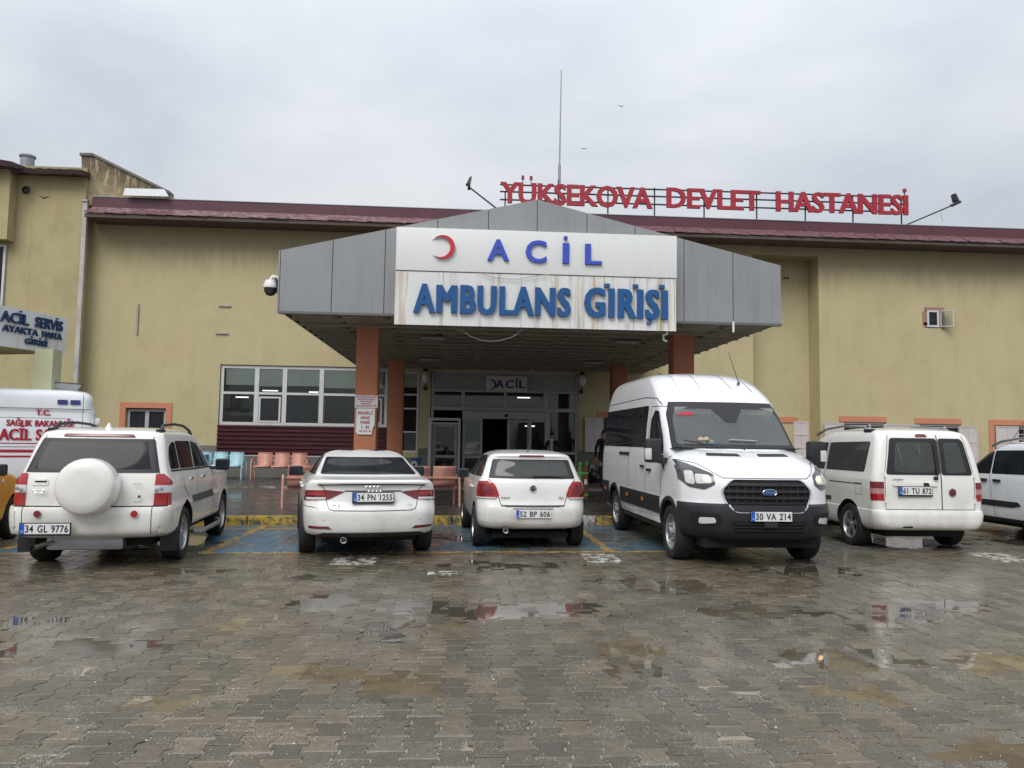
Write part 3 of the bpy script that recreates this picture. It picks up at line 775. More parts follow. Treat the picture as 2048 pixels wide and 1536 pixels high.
# small window with the orange surround
o_ = W_['or']; window('window', [o_[0]+.02, o_[1]-.02, o_[2], o_[3]-.03], YF+.10, [at(291, 850, YF).x], [], frame='framegrey', fw=.085, pane='glassgrey')
t_ = .19
boxo('surround', MT['orange'], bld, o_[0]-t_, o_[1]+t_, YF-.03, YF-.002, o_[3], o_[3]+t_)
boxo('surround', MT['orange'], bld, o_[0]-t_, o_[0], YF-.03, YF-.002, o_[2]-.1, o_[3]); boxo('surround', MT['orange'], bld, o_[1], o_[1]+t_, YF-.03, YF-.002, o_[2]-.1, o_[3])
# right wing windows: orange lintel, white frame, opened shutter leaves
def leaf(X0, X1, Z0, Z1, y, n=3, rz=0, pivot=None):
    t = thing('shutter', None, None); t.parent = bld; px = X0 if pivot is None else pivot
    t.location = (px, y, 0); t.rotation_euler = (0, 0, rz); f = .045; X0 -= px; X1 -= px
    m = MB().box(X0, X0+f, -.02, .02, Z0, Z1).box(X1-f, X1, -.02, .02, Z0, Z1)
    for i in range(n+1):
        zc_ = Z0 + (Z1-Z0-f)*i/n; m.box(X0+f, X1-f, -.02, .02, zc_, zc_+f)
    m.build('shutter_frame', MT['shutter'], t)
    for i in range(n):
        a = Z0+(Z1-Z0-f)*i/n+f; b = Z0+(Z1-Z0-f)*(i+1)/n; xm = (X0+X1)/2
        boxo('shutter_panel', MT['shutter'], t, X0+f, xm-.004, -.006, .006, a, b); boxo('shutter_panel', MT['shutter'], t, xm+.004, X1-f, -.006, .006, a, b)
for k, R_ in enumerate(RW):
    boxo('lintel', MT['orange'], bld, R_[0]-.02, R_[1]+.02, YF-.035, YF-.002, R_[3]+.02, R_[3]+.22)
    if k == 2: boxo('surround', MT['orange'], bld, R_[0]-.22, R_[0]-.02, YF-.035, YF-.002, R_[2], R_[3]+.22)
    window('window', [R_[0]+.0, R_[1]-.0, R_[2], R_[3]], YF+.05, [R_[0]*.33+R_[1]*.67], [], fw=.06, pane='glassgrey')
    m_ = MB()
    for i in range(9): m_.box(R_[0]+.02, R_[1]-.02, YF+.015, YF+.03, R_[3]-.12-i*.2, R_[3]-.10-i*.2)
    m_.build('window_grille', MT['shutter'], bld)
    wd = (R_[1]-R_[0])/2
    if k < 2:
        leaf(R_[0]-wd*.72, R_[0]+.12*wd, R_[2], R_[3]-.02, YF-.10); leaf(R_[1]-.15*wd, R_[1]+wd*.66, R_[2], R_[3]-.05, YF-.11)
    else: leaf(R_[0]+.0, R_[0]+wd*.95, R_[2], R_[3]-.02, YF-.07)
leaf(at(1588, 900, YF-.1).x, at(1617, 900, YF-.1).x, 1.0, at(1600, 843, YF).z, YF-.1)
boxo('lintel', MT['orange'], bld, at(1560, 840, YF+.8).x, at(1596, 840, YF+.8).x, YF+.81, YF+.848, at(1580, 845, YF+.8).z, at(1580, 834, YF+.8).z)
leaf(at(1170, 870, YF-.1).x, at(1207, 870, YF-.1).x, at(1190, 904, YF).z, at(1190, 835, YF).z, YF-.09)
boxo('lintel', MT['orange'], bld, at(1195, 830, YF).x, at(1240, 830, YF).x, YF-.03, YF-.002, at(1210, 834, YF).z, at(1210, 824, YF).z)
boxo('window_panel', MT['glassgrey'], bld, at(1208, 830, YF).x, at(1245, 830, YF).x, YF-.02, YF-.003, 1.0, at(1210, 835, YF).z)
for sx in (0, .12): MB().lathe([(.0, -.03), (.045, -.03), (.045, .0), (.0, .0)], 12, 'y', (at(1569, 556, YF+.85).x+sx, YF+.84, at(1569, 556, YF+.85).z)).build('vent_hole', MT['black'], bld)
# small high window punched through the wall, its casement open
s_ = W_['sm']
window('window', [s_[0]+.07, s_[1]-.05, s_[2]+.03, s_[3]-.05], YF-.03, [], [], frame='frame', fw=.07, pane='glassgrey', dep=.05)
m_ = MB()
for (a, b, c, d) in ((s_[0]-.02, s_[1]+.16, s_[3]-.06, s_[3]+.06), (s_[0]-.10, s_[0]+.08, s_[2]+.1, s_[3]-.1), (s_[0]-.06, s_[0]+.08, s_[2]+.02, s_[2]+.2), (s_[1]+.04, s_[1]+.17, s_[2]-.05, s_[3]-.06)):
    m_.box(a, b, YF-.012, YF-.003, c, d)
m_.build('broken_plaster', MT['brick'], bld)
t = thing('casement', None, None); t.parent = bld; t.location = (s_[1]+.0, YF-.04, 0); t.rotation_euler = (0, 0, rad(-42))
f = .025; wz = .42; a, b = s_[2]+.04, s_[3]-.06
MB().box(0, f, -.015, .015, a, b).box(wz-f, wz, -.015, .015, a, b).box(f, wz-f, -.015, .015, a, a+f).box(f, wz-f, -.015, .015, b-f, b).build('casement_frame', MT['frame'], t)
boxo('pane', MT['cglass'], t, f, wz-f, -.004, .004, a+f, b-f)

# ------------------------------------------------------------------ entrance glazing
E_ = W_['ent']; y = YF+.04
ent = thing('glazed_entrance', 'aluminium glazed emergency entrance with hinged and sliding doors', 'entrance')
z_ = {k: at(1000, q, YF).z for k, q in dict(top=747, a=780, b=785, c=815, d=822, e=838, f=905).items()}
def X(px, py=860): return at(px, py, YF).x
fr = MB()
for (a, b, q0, q1) in ((861, 866, 'g', 'top'), (1151, 1156, 'g', 'top'), (921, 928, 'c', 'b'), (971, 975, 'b', 'top'), (1052, 1056, 'b', 'top'), (1007, 1012, 'c', 'b'), (1087, 1096, 'c', 'b'), (1095, 1101, 'g', 'c')):
    fr.box(X(a), X(b), y, y+.08, GZ if q0 == 'g' else z_[q0], z_[q1] if q1 != 'g' else GZ)
fr.box(X(866), X(1151), y-.003, y+.083, z_['a'], z_['b']+.02 if False else z_['b']-.0) if False else None
fr.box(X(866), X(1151), y-.005, y+.085, z_['b'], z_['a']).box(X(866), X(1151), y-.005, y+.085, z_['d'], z_['c']).box(X(866), X(1151), y-.005, y+.085, z_['top']-.02, z_['top']+.04)
fr.build('frame', MT['framegrey'], ent)
for (a, b) in ((866, 971), (975, 1052), (1056, 1151)):
    boxo('panel', MT['blind'] if False else MT['insidepale'], ent, X(a)+.01, X(b)-.01, y+.03, y+.04, z_['a']+.01, z_['top']-.03)
for (a, b) in ((866, 921), (928, 1007), (1012, 1087), (1096, 1151)):
    boxo('pane', MT['cglass'], ent, X(a)+.01, X(b)-.01, y+.03, y+.036, z_['c']+.01, z_['b']-.01)
def door(name, a, b, zt, mid=.93, fw=.09, yy=0, handle=None):
    t = thing(name, None, None); t.parent = ent; x0, x1 = X(a), X(b)
    MB().box(x0, x0+fw, yy, yy+.06, GZ, zt).box(x1-fw, x1, yy, yy+.06, GZ, zt).box(x0+fw, x1-fw, yy, yy+.06, zt-fw, zt).box(x0+fw, x1-fw, yy, yy+.06, GZ, GZ+.16).box(x0+fw, x1-fw, yy, yy+.06, mid, mid+.09).build('door_frame', MT['framegrey'], t)
    boxo('pane', MT['cglass'], t, x0+fw, x1-fw, yy+.02, yy+.028, GZ+.16, mid); boxo('pane', MT['cglass'], t, x0+fw, x1-fw, yy+.02, yy+.028, mid+.09, zt-fw)
    if handle: MB().tube([(handle, yy-.005, 1.05), (handle, yy-.08, 1.05), (handle, yy-.08, 1.55), (handle, yy-.005, 1.55)], .02).build('handle', MT['frame'], t, smooth=True)
door('hinged_door', 866, 915, at(890, 848, YF).z, handle=X(911), yy=y-.02)
MB().box(X(857), X(863), y-.16, y+.0, GZ, at(890, 836, YF).z).box(X(916), X(921), y-.16, y, GZ, at(890, 836, YF).z).box(X(863), X(916), y-.16, y, at(890, 841, YF).z, at(890, 836, YF).z).box(X(863), X(916), y-.1, y, at(890, 848, YF).z, at(890, 845, YF).z).build('door_surround', MT['frame'], ent)
door('fixed_leaf', 925, 965, z_['e'], yy=y+.0); door('fixed_leaf', 1058, 1095, z_['e'], yy=y+.0); door('sliding_door', 1015, 1060, z_['e']-.02, yy=y+.09)
boxo('door_header', MT['framegrey'], ent, X(924), X(1099), y-.10, y-.01, z_['e'], z_['d']-.02)
MB().lathe([(0, -.07), (.05, -.06), (.07, 0)], 14, 'y', (X(1012), y-.11, z_['e']+.12)).build('motion_sensor', MT['black'], ent)
boxo('pane', MT['cglass'], ent, X(1102), X(1150), y+.03, y+.036, z_['f']+.05, z_['d']-.01); boxo('frame_bar', MT['framegrey'], ent, X(1101), X(1151), y-.004, y+.08, z_['f']-.04, z_['f']+.05)
boxo('panel', MT['glassgrey'], ent, X(1102), X(1150), y+.03, y+.04, GZ, z_['f']-.04)
boxo('inner_screen', MT['insidepale'], ent, X(925), X(960), YF+4.0, YF+4.1, GZ, 2.6); boxo('inner_screen', MT['maroondk'], ent, X(1112), X(1135), YF+.9, YF+1.0, GZ, 2.7)
rebase(ent, (X(1010), YF, GZ))
# small illuminated-type sign over the door
sg = thing('door_sign', 'small white ACİL sign with a thin crescent above the sliding door', 'sign')
R_ = rect(972, 752, 1054, 784, YF-.1)
boxo('sign_board', MT['board4'], sg, R_[0], R_[1], YF-.12, YF-.01, R_[2], R_[3], bevel=.01)
wz0 = at(1020, 776, YF-.12).z
for ch, a, b in (('A', 992, 1007), ('C', 1012, 1026), ('I', 1032.4, 1034.2), ('L', 1039, 1050)):
    word('letter', ch, (at(a, 770, YF-.12).x, YF-.121, wz0), (1, 0, 0), at(b, 770, YF).x-at(a, 770, YF).x, .27, MT['duskblue'], sg, depth=.02, bold=.035)
p = at(1033.3, 758.5, YF-.12); boxo('letter_dot', MT['duskblue'], sg, p.x-.035, p.x+.035, YF-.14, YF-.121, p.z-.03, p.z+.03)
def crescent(c, r, name, mat, parent, depth, cut=.82, off=.26, y0=0):
    n = 28; P = []
    # outer circle minus a circle shifted left: horns point left
    d = off*r; r2 = cut*r; xi = (r*r - r2*r2 + d*d)/(2*d); a0 = math.acos(max(-1, min(1, -xi/r)))
    for k in range(n+1):
        a = a0 - 2*a0*k/n; P.append((c[0]+r*cos(a), c[1]+r*sin(a)))
    yi = math.sqrt(max(0, r*r-xi*xi)); b0 = math.atan2(yi, -xi+d)
    for k in range(1, n):
        a = -b0 + 2*b0*k/n; P.append((c[0]-d+r2*cos(a), c[1]+r2*sin(a)))
    m = MB(); N_ = len(P); h = n
    vs = [(x_, y0, z__) for x_, z__ in P] + [(x_, y0-depth, z__) for x_, z__ in P]
    fs = [(i, (i+1) % N_, (i+1) % N_+N_, i+N_) for i in range(N_)]
    for i in range(n):
        i2 = (N_-i) % N_; j2 = (N_-i-1) % N_
        fs.append((i, i+1, j2) if i2 == i else (i, i+1, j2, i2)); f2 = fs[-1]; fs.append(tuple(q+N_ for q in f2))
    fs = [tuple(dict.fromkeys(f)) for f in fs]; fs = [f for f in fs if len(f) > 2]
    return m.add(vs, fs).build(name, mat, parent)
q = at(982, 769, YF-.12); crescent((q.x, q.z), .19, 'crescent', MT['crescent'] if False else MT['duskblue'], sg, .02, cut=.86, off=.22, y0=YF-.121)
rebase(sg, (X(1013), YF, R_[2]))
for i, (px, py) in enumerate(((851, 755), (1164.5, 762))):
    q = at(px, py, YF-.25); L = thing('wall_lantern', ('left' if i == 0 else 'right')+' white glass wall lantern beside the entrance', 'lantern', group='wall lanterns at the entrance')
    L['label'] = ('white glass wall lantern between narrow window and hinged door', 'white glass wall lantern right of the entrance glazing')[i]
    MB().lathe([(0, -.2), (.07, -.19), (.12, -.05), (.13, .08), (.08, .2), (0, .24)], 14, 'z', (q.x, q.y, q.z)).build('lamp_glass', MT['clearlens'], L, smooth=True)
    MB().tube([(q.x, q.y, q.z-.2), (q.x, q.y, q.z-.36), (q.x, YF, q.z-.36)], .025).lathe([(.10, .2), (.11, .23), (.03, .33), (0, .34)], 12, 'z', (q.x, q.y, q.z)).lathe([(.0, -.04), (.08, -.04), (.08, .0)], 10, 'y', (q.x, YF, q.z-.36)).build('bracket', MT['black'], L, smooth=True)
    rebase(L, (q.x, YF, q.z-.4))

# ------------------------------------------------------------------ left wing
lw = thing('left_wing', 'stained yellow left wing with ragged roof edge and sloping parapet', 'building')
YL = YF-.42; xe = at(166, 500, YL).x; zt = at(100, 333, YL).z
xq = at(13, 480, YL-.45).x
MB().add([(-30, YL, -.3), (xe, YL, -.3), (xe, YL, zt), (-30, YL, zt), (xe, YF+.2, -.3), (xe, YF+.2, zt+.0)], [(0, 1, 2, 3), (1, 4, 5, 2)]).build('wall', MT['wallL'], lw, fix=False)
zq = at(8, 478, YL-.45).z; ztq = at(5, 325, YL-.45).z
MB().box(-30, xq, YL-.45, YL-.004, zq, ztq).build('projecting_bay', MT['wallL'], lw)
window('window', [xq-2.7, xq-.22, zq-3.2, zq-.1], YL-.08, [xq-1.3], [], parent=lw, pane='glass', dep=.06)
# roof sheets, ragged
xa = at(22, 330, YL-.5).x; xb = at(165, 330, YL-.5).x
for i in range(7):
    a = xa+(xb-xa)*i/7; b = xa+(xb-xa)*(i+1)/7; j = random.uniform(-.03, .03)
    zz0 = at(100, 338, YL-.5).z
    MB().add([(a, YL-.55, zz0+j), (b, YL-.55, zz0-j*.5), (b, YL+.2, zz0+.12), (a, YL+.2, zz0+.12), (a, YL-.5, zz0-.14+j), (b, YL-.5, zz0-.16), (b, YL+.2, zz0-.05), (a, YL+.2, zz0-.05)],
             [(0, 1, 2, 3), (4, 7, 6, 5), (0, 4, 5, 1), (1, 5, 6, 2), (0, 3, 7, 4)]).build('roof_sheet', MT['roofdark'], lw)
zz0 = at(5, 322, YL-1.0).z
for i in range(5):
    b = at(24, 320, YL-1.0).x - i*.9; j = random.uniform(-.03, .03)
    MB().add([(b-.9, YL-1.0, zz0+.12+i*.1+j), (b, YL-1.0, zz0+i*.02), (b+.1, YL+.2, zz0+.1), (b-.9, YL+.2, zz0+.35), (b-.9, YL-.95, zz0-.1+i*.1+j), (b, YL-.95, zz0-.16), (b+.1, YL+.2, zz0-.05), (b-.9, YL+.2, zz0-.05)],
             [(0, 1, 2, 3), (4, 7, 6, 5), (0, 4, 5, 1), (1, 5, 6, 2), (0, 3, 7, 4)]).build('roof_sheet', MT['roofdark'], lw)
MB().lathe([(.0, -.6), (.22, -.6), (.22, .12), (.26, .12), (.26, .18), (0, .19)], 18, 'z', tuple(at(55, 322, YL+.6))).build('roof_vent', MT['flash'], lw, smooth=True)
# sloping parapet that runs down onto the main roof
yp = YF-.35
def pz_(px, py): q_ = at(px, py, yp); return (q_.x, q_.z)
def parmat():
    m = Mat('mouldy_parapet_render')
    s1 = m.noise(1.8, 6, .75, sc=(3.2, 1, .5)).ramp(.42, .52); s2 = m.noise(2.2, 6, .7, off=(3, 1, 8)).ramp(.50, .58)
    a_, b_ = at(186, 312, YF-.35), at(340, 388, YF-.35); sl = (b_.z-a_.z)/(b_.x-a_.x)
    edge = ((m.x-a_.x)*sl + a_.z - m.z)          # distance below the coping
    a = m.mix(.2, m.col((.43, .36, .19)), (.40, .33, .24))
    a = m.mix((s1*(edge.ramp(1.3, .0)+.15*1.0)).min(1)*.85, a, (.085, .065, .055)); a = m.mix(s2*.5, a, (.16, .12, .09))
    m.set('Base Color', a); m.set('Roughness', .9); return m.m
MT['parapet'] = parmat()
PP = [pz_(163, 345), pz_(163, 312), pz_(186, 312), pz_(340, 388), pz_(350, 400), pz_(172, 412)]
MB().prism([PP[5], PP[4], PP[3], PP[2], PP[1], PP[0]], yp, yp+.3).build('parapet', MT['parapet'], lw)
cpm = MB(); A, Bq, C_ = PP[1], PP[2], PP[3]
for (p0, p1) in ((A, Bq), (Bq, C_)):
    cpm.add([(p0[0]-.04*(p0 is A), yp-.06, p0[1]), (p1[0], yp-.06, p1[1]), (p1[0], yp-.06, p1[1]+.09), (p0[0]-.04*(p0 is A), yp-.06, p0[1]+.09),
             (p0[0]-.04*(p0 is A), yp+.36, p0[1]), (p1[0], yp+.36, p1[1]), (p1[0], yp+.36, p1[1]+.09), (p0[0]-.04*(p0 is A), yp+.36, p0[1]+.09)],
            [(0, 1, 2, 3), (4, 7, 6, 5), (0, 4, 5, 1), (3, 2, 6, 7), (1, 5, 6, 2), (0, 3, 7, 4)])
cpm.build('coping', MT['plinth'], lw)
q0, q1 = pz_(256, 381), pz_(334, 383)
yq = yp-.35
MB().add([(q0[0], yq, q0[1]-.28), (q1[0]+.2, yq, q1[1]-.28), (q1[0], yq+.1, q1[1]), (q0[0], yq+.1, q0[1]), (q0[0], yq+.03, q0[1]-.28), (q1[0]+.2, yq+.03, q1[1]-.28), (q1[0], yq+.13, q1[1]), (q0[0], yq+.13, q0[1])],
         [(0, 1, 2, 3), (4, 7, 6, 5), (0, 4, 5, 1), (1, 5, 6, 2), (2, 6, 7, 3), (3, 7, 4, 0)]).build('flashing', MT['flash'], lw)
q = at(52, 380, YL-.05); MB().lathe([(0, 0), (.11, 0), (.13, -.06), (.09, -.09), (.07, -.03), (0, -.02)], 14, 'y', (q.x, YL-.004, q.z)).build('vent_hole', MT['black'], lw, smooth=True)
rebase(lw, (xe, YL, 0))
# drain pipe in the corner
dp = thing('drain_pipe', 'square white rainwater pipe down the corner of the two wings', 'pipe')
xt = at(172, 406, YF-.5).x; zt_ = at(172, 404, YF-.5).z
xs_ = [xt]*4; zs_ = [zt_, at(170, 455, YF-.5).z, at(164, 580, YF-.5).z, .25]
for a, b in zip(zs_, zs_[1:]): boxo('pipe_length', MT['pipe'], dp, xt-.07, xt+.07, YF-.56, YF-.44, b+.006, a)
boxo('hopper', MT['pipe'], dp, xt-.11, xt+.09, YF-.60, YF-.43, zt_, zt_+.06)
rebase(dp, (xt, YF-.5, GZ))

rebase(bld, (0, YF, 0))

# ------------------------------------------------------------------ sign on the left canopy
ls = thing('left_canopy_sign', 'white ACİL SERVİS board on the edge of the left canopy', 'sign')
A_ = on_ground(135, 637, 4.5); A_ = Vector(A_); B_ = on_ground(0, 610, 4.5)
U = (A_-B_).normalized(); Nn = Vector((U.y, -U.x, 0)); hgt = .93
def lsbox(name, m, u0, u1, n0, n1, z0, z1, parent):
    vs = [tuple(A_ + U*u + Nn*n + Vector((0, 0, z-4.5))) for u in (u0, u1) for n in (n0, n1) for z in (z0, z1)]
    return MB().add(vs, [(0, 1, 3, 2), (4, 6, 7, 5), (0, 4, 5, 1), (2, 3, 7, 6), (0, 2, 6, 4), (1, 5, 7, 3)]).build(name, m, parent)
lsbox('sign_board', MT['board3'], -3.2, 0, -.08, 0, 4.5-hgt, 4.5, ls)
Ltot = (A_-B_).length
def lsword(s, u0, u1, zb, h, bold):
    return word('letter', s, A_ + U*u0 + Nn*.002 + Vector((0, 0, zb-4.5)), U, u1-u0, h, MT['deepnavy'], ls, depth=.04, bold=bold*.5, N=Nn)
lsword('ACIL', -Ltot*.985, -Ltot*.60, 4.145, .245, .05); lsword('SERVIS', -Ltot*.50, -Ltot*.085, 4.145, .245, .05)
lsword('AYAKTA', -Ltot*.955, -Ltot*.455, 3.925, .15, .05); lsword('HASTA', -Ltot*.39, -Ltot*.09, 3.925, .15, .05); lsword('GIRISI', -Ltot*.635, -Ltot*.315, 3.70, .14, .05)
def lsdot(u, z, s_=.02):
    lsbox('letter_dot', MT['deepnavy'], u-s_, u+s_, .002, .052, z, z+.035, ls)
lsdot(-Ltot*.725, 4.42); lsdot(-Ltot*.175, 4.42); lsdot(-Ltot*.545, 3.86, .014); lsdot(-Ltot*.42, 3.86, .014); lsdot(-Ltot*.325, 3.86, .014)
rebase(ls, A_)
lc = thing('left_canopy', 'yellow flat canopy on a pale green pillar beside the ambulance', 'canopy')
lsbox('canopy_slab', MT['wallL'], -3.2, -.05, -5, -.09, 4.5-hgt+.02, 4.46, lc)
pc = on_ground(95, 760, 2.8) ; pcx = at(95, 740, 19.2)
MB().box(pcx.x-.21, pcx.x+.21, 19.0, 19.42, -.2, 4.5-hgt+.018).build('pillar', MT['pillar'], lc)
rebase(lc, (pcx.x, 19.2, 0))

# ================================================================== canopy over the ambulance entrance
cp = thing('entrance_canopy', 'grey gabled canopy over the ambulance entrance', 'canopy')
YC = 15.3; CX0, CX1 = at(557, 622, YC).x, at(1563, 645, YC).x; CZ = 4.06
e0 = 5.27; pk = at(1075, 399, YC); xm = pk.x; zp = pk.z
def ztop(x): return e0 + (zp-e0)*((x-CX0)/(xm-CX0) if x < xm else (CX1-x)/(CX1-xm))
seams = [CX0] + [at(px, 560, YC).x for px in (664, 769, 873, 975)] + [xm] + [at(px, 560, YC).x for px in (1173, 1270, 1368, 1466)] + [CX1]
for a, b in zip(seams, seams[1:]):
    MB().prism([(a+.008, CZ), (b-.008, CZ), (b-.008, ztop(b-.008)), (a+.008, ztop(a+.008))], YC, YC+.03).build('fascia_panel', MT['alu'], cp)
MB().prism([(CX0, CZ+.01), (CX1, CZ+.01), (CX1, ztop(CX1)-.01), (xm, zp-.01), (CX0, ztop(CX0)-.01)], YC+.035, YC+.10).build('fascia_backing', MT['aludark'], cp)
boxo('edge_trim', MT['aludark'], cp, CX0-.01, CX1+.01, YC-.015, YC+.12, CZ-.05, CZ-.002)
boxo('edge_trim', MT['alu'], cp, CX0-.03, CX0-.002, YC-.01, YC+.25, CZ-.03, ztop(CX0))
for sx, x in ((-1, CX0), (1, CX1)):
    boxo('side_fascia', MT['alu'], cp, x if sx < 0 else x-.03, x+.03 if sx < 0 else x, YC+.12, YF, CZ, e0)
MB().add([(CX0, YC+.05, e0-.02), (xm, YC+.05, zp-.02), (xm, YF+.2, zp-.02), (CX0, YF+.2, e0-.02)], [(0, 1, 2, 3)]).add([(CX1, YC+.05, e0-.02), (xm, YC+.05, zp-.02), (xm, YF+.2, zp-.02), (CX1, YF+.2, e0-.02)], [(0, 1, 2, 3)]).build('canopy_roof', MT['maroon'], cp, fix=False)
MB().box(CX0+.03, CX1-.03, YC+.12, YF-.01, CZ+.02, CZ+.06).build('soffit_deck', MT['soffitgap'], cp)
NXc, NYc = 10, 16
tw, tl_ = (CX1-CX0-.2)/NXc, (YF-YC-.25)/NYc
o = MB()
o.add([(0, 0, .018), (tw-.05, 0, .018), (tw-.05, tl_-.06, .018), (0, tl_-.06, .018), (.06, .05, -.045), (tw-.11, .05, -.045), (tw-.11, tl_-.11, -.045), (.06, tl_-.11, -.045)],
      [(4, 5, 6, 7), (0, 1, 5, 4), (1, 2, 6, 5), (2, 3, 7, 6), (3, 0, 4, 7)])
o = o.build('soffit_tray', MT['soffit'], None); traym = o.data; bpy.data.objects.remove(o)
lights = {(3, 1), (3, 5), (6, 1), (6, 5), (2, 9), (7, 9)}
for i in range(NXc):
    for j in range(NYc):
        x = CX0+.1+i*tw+.025; y = YC+.16+j*tl_
        o = link('soffit_tray', traym, cp, (x, y, CZ)); o.rotation_euler = (random.uniform(-.006, .006), random.uniform(-.004, .004), 0)
for j in range(1, NYc):
    y = YC+.16+j*tl_-.045
    boxo('soffit_rib', MT['soffitrib'], cp, CX0+.08, CX1-.08, y, y+.03, CZ-.062+random.uniform(-.006, .006), CZ+.016)
for (px, py) in ((866, 671), (858, 715), (1254, 679), (1187, 721)):
    q = on_ground(px, py, CZ-.03)
    L = thing('ceiling_light', None, 'light', group='unlit lights under the canopy')
    MB().box(q.x-.30, q.x+.30, q.y-.16, q.y+.16, CZ-.095, CZ-.066).build('light_housing', MT['aludark'], L)
    boxo('diffuser', MT['diffuser'], L, q.x-.27, q.x+.27, q.y-.13, q.y+.13, CZ-.11, CZ-.096)
    L['label'] = {866: 'unlit ceiling light under the canopy, front left near the sign board', 858: 'unlit ceiling light under the canopy, rear left near the doors',
                  1254: 'unlit ceiling light under the canopy, front right near the sign board', 1187: 'unlit ceiling light under the canopy, rear right near the doors'}[px]
    rebase(L, (q.x, q.y, CZ))
rebase(cp, (xm, YC, CZ))
# columns
for i, (px, py, yy, m_, lab) in enumerate(((736, 650, 16.9, 'terra', 'front terracotta column carrying the white parking notices'), (1368, 664, 16.9, 'terraR', 'front terracotta column behind the white minibus'),
                                           (793, 718, 24.1, 'terra', 'rear terracotta column beside the narrow window'), (1240, 728, 24.1, 'terraR', 'rear terracotta column behind the minibus and the man'))):
    x = on_ground(px, py, 4.05); cx = at(px, py, yy).x
    o = boxo('column', MT[m_], None, cx-.235, cx+.235, yy, yy+.46, -.1, CZ-.02, bevel=.012)
    tag(o, lab, 'column', 'columns of the entrance canopy')
COLX = at(736, 650, 16.9).x

# sign boards on the fascia
YB = 14.95
sb = thing('acil_sign', 'white upper board with red crescent and blue ACİL letters', 'sign')
bx0, bx1 = at(792, 500, YB).x, at(1354, 510, YB).x; z1, z0 = 5.725, 4.868
boxo('sign_board', MT['board1'], sb, bx0, bx1, YB, YC-.004, z0, z1, bevel=.012)
q = at(886, 495, YB); crescent((q.x, q.z), .235, 'crescent', MT['crescent'], sb, .06, cut=.86, off=.24, y0=YB-.002)
crescent((q.x, q.z), .25, 'crescent_rim', MT['white'], sb, .02, cut=.80, off=.25, y0=YB-.001)
for ch, a, b, yt, yb in (('A', 977, 1016, 480, 521), ('C', 1053, 1091, 482, 525), ('I', 1127, 1136, 487, 527), ('L', 1172, 1201, 489, 529)):
    zb = at((a+b)/2, yb, YB).z; zt_ = at((a+b)/2, yt, YB).z
    word('letter', ch, (at(a, 505, YB).x, YB-.002, zb), (1, 0, 0), at(b, 505, YB).x-at(a, 505, YB).x, zt_-zb, MT['bluelet'], sb, depth=.05, bold=.028 if ch != 'I' else 0.02)
q = at(1131, 476.5, YB); MB().lathe([(0, -.05), (.038, -.05), (.042, 0)], 16, 'y', (q.x, YB-.002, q.z)).build('letter_dot', MT['bluelet'], sb, smooth=True)
rebase(sb, (bx0, YB, z0))
s2 = thing('ambulance_entrance_sign', 'rust streaked white board with dark blue AMBULANS GİRİŞİ letters', 'sign')
z1, z0 = 4.852, 3.80
bx0, bx1 = at(789, 600, YB).x, at(1353, 610, YB).x
npl = 6
for i in range(npl):
    a = bx0+(bx1-bx0)*i/npl; b = bx0+(bx1-bx0)*(i+1)/npl
    boxo('board_sheet', MT['board2'], s2, a+.002, b-.002, YB+.02, YB+.05, z0, z1)
boxo('board_frame', MT['aludark'], s2, bx0+.03, bx1-.03, YB+.055, YC-.02, z0+.03, z1-.03)
def fword(s, xa, xb, ybl, ybr, hpx, par, mat, Y, depth, bold, gap=0):
    a = at(xa, ybl, Y); b = at(xb, ybr, Y)
    h = at(xa, ybl-hpx, Y).z - a.z
    return word('letter', s, a, (b-a), (b-a).length, h, mat, par, depth=depth, bold=bold, N=(0, -1, 0), gap=gap)
fword('AMBULANS', 830, 1138, 624, 633, 56, s2, MT['navylet'], YB+.018, .07, .048, gap=.075)
fword('GIRISI', 1171, 1331, 633, 638.5, 57, s2, MT['navylet'], YB+.018, .07, .048, gap=.075)
for (px, py) in ((1213.5, 571.5), (1270.5, 573), (1323, 574)):
    q = at(px, py, YB); boxo('letter_dot', MT['navylet'], s2, q.x-.052, q.x+.052, YB-.052, YB+.018, q.z-.035, q.z+.035)
q = at(1298, 643, YB); MB().tube([(q.x-.02, YB-.02, q.z+.09), (q.x-.02, YB-.02, q.z+.04), (q.x+.045, YB-.02, q.z+.01), (q.x+.02, YB-.02, q.z-.045), (q.x-.055, YB-.02, q.z-.035)], .024, 8).build('letter_cedilla', MT['navylet'], s2)
rebase(s2, (bx0, YB, z0))
# loose wire looped below the board
p0, p1, p2 = at(893, 650, YB+.1), at(925, 660, YB+.1), at(1047, 660, YB+.1)
pts = [p0, at(910, 654, YB+.1), at(915, 660, YB+.1)] + [at(px, py, YB+.1) for px, py in ((925, 662), (940, 672), (960, 680), (980, 682.5), (1000, 681), (1022, 675), (1035, 668), (1047, 657))]
tag(MB().tube(pts, .0045, 6).build('hanging_wire', MT['galv'], None, smooth=True), 'thin pale wire looping below the sign board', 'wire')
tag(MB().tube([at(px, py, YB-.03) for px, py in ((964, 548), (985, 554), (1012, 558), (1040, 558), (1062, 553), (1098, 549))], .007, 6).build('hanging_wire', MT['galv'], None, smooth=True), 'thin dark wire sagging between the two sign boards', 'wire')
q = at(1334, 668, YC+.1); tag(MB().tube([q+Vector((0, 0, .08)), q, q+Vector((-.08, 0, -.03)), q+Vector((-.07, 0, -.13)), q+Vector((.0, 0, -.15))], .022, 8).build('drip_pipe', MT['white'], None, smooth=True), 'short curled white pipe end under the right end of the board', 'pipe')
q = at(1466, 655, YC-.02); tag(boxo('drip_rod', MT['white'], None, q.x-.018, q.x+.018, YC-.05, YC-.02, q.z-.1, q.z+.12), 'short white rod hanging from the right fascia edge', 'rod')

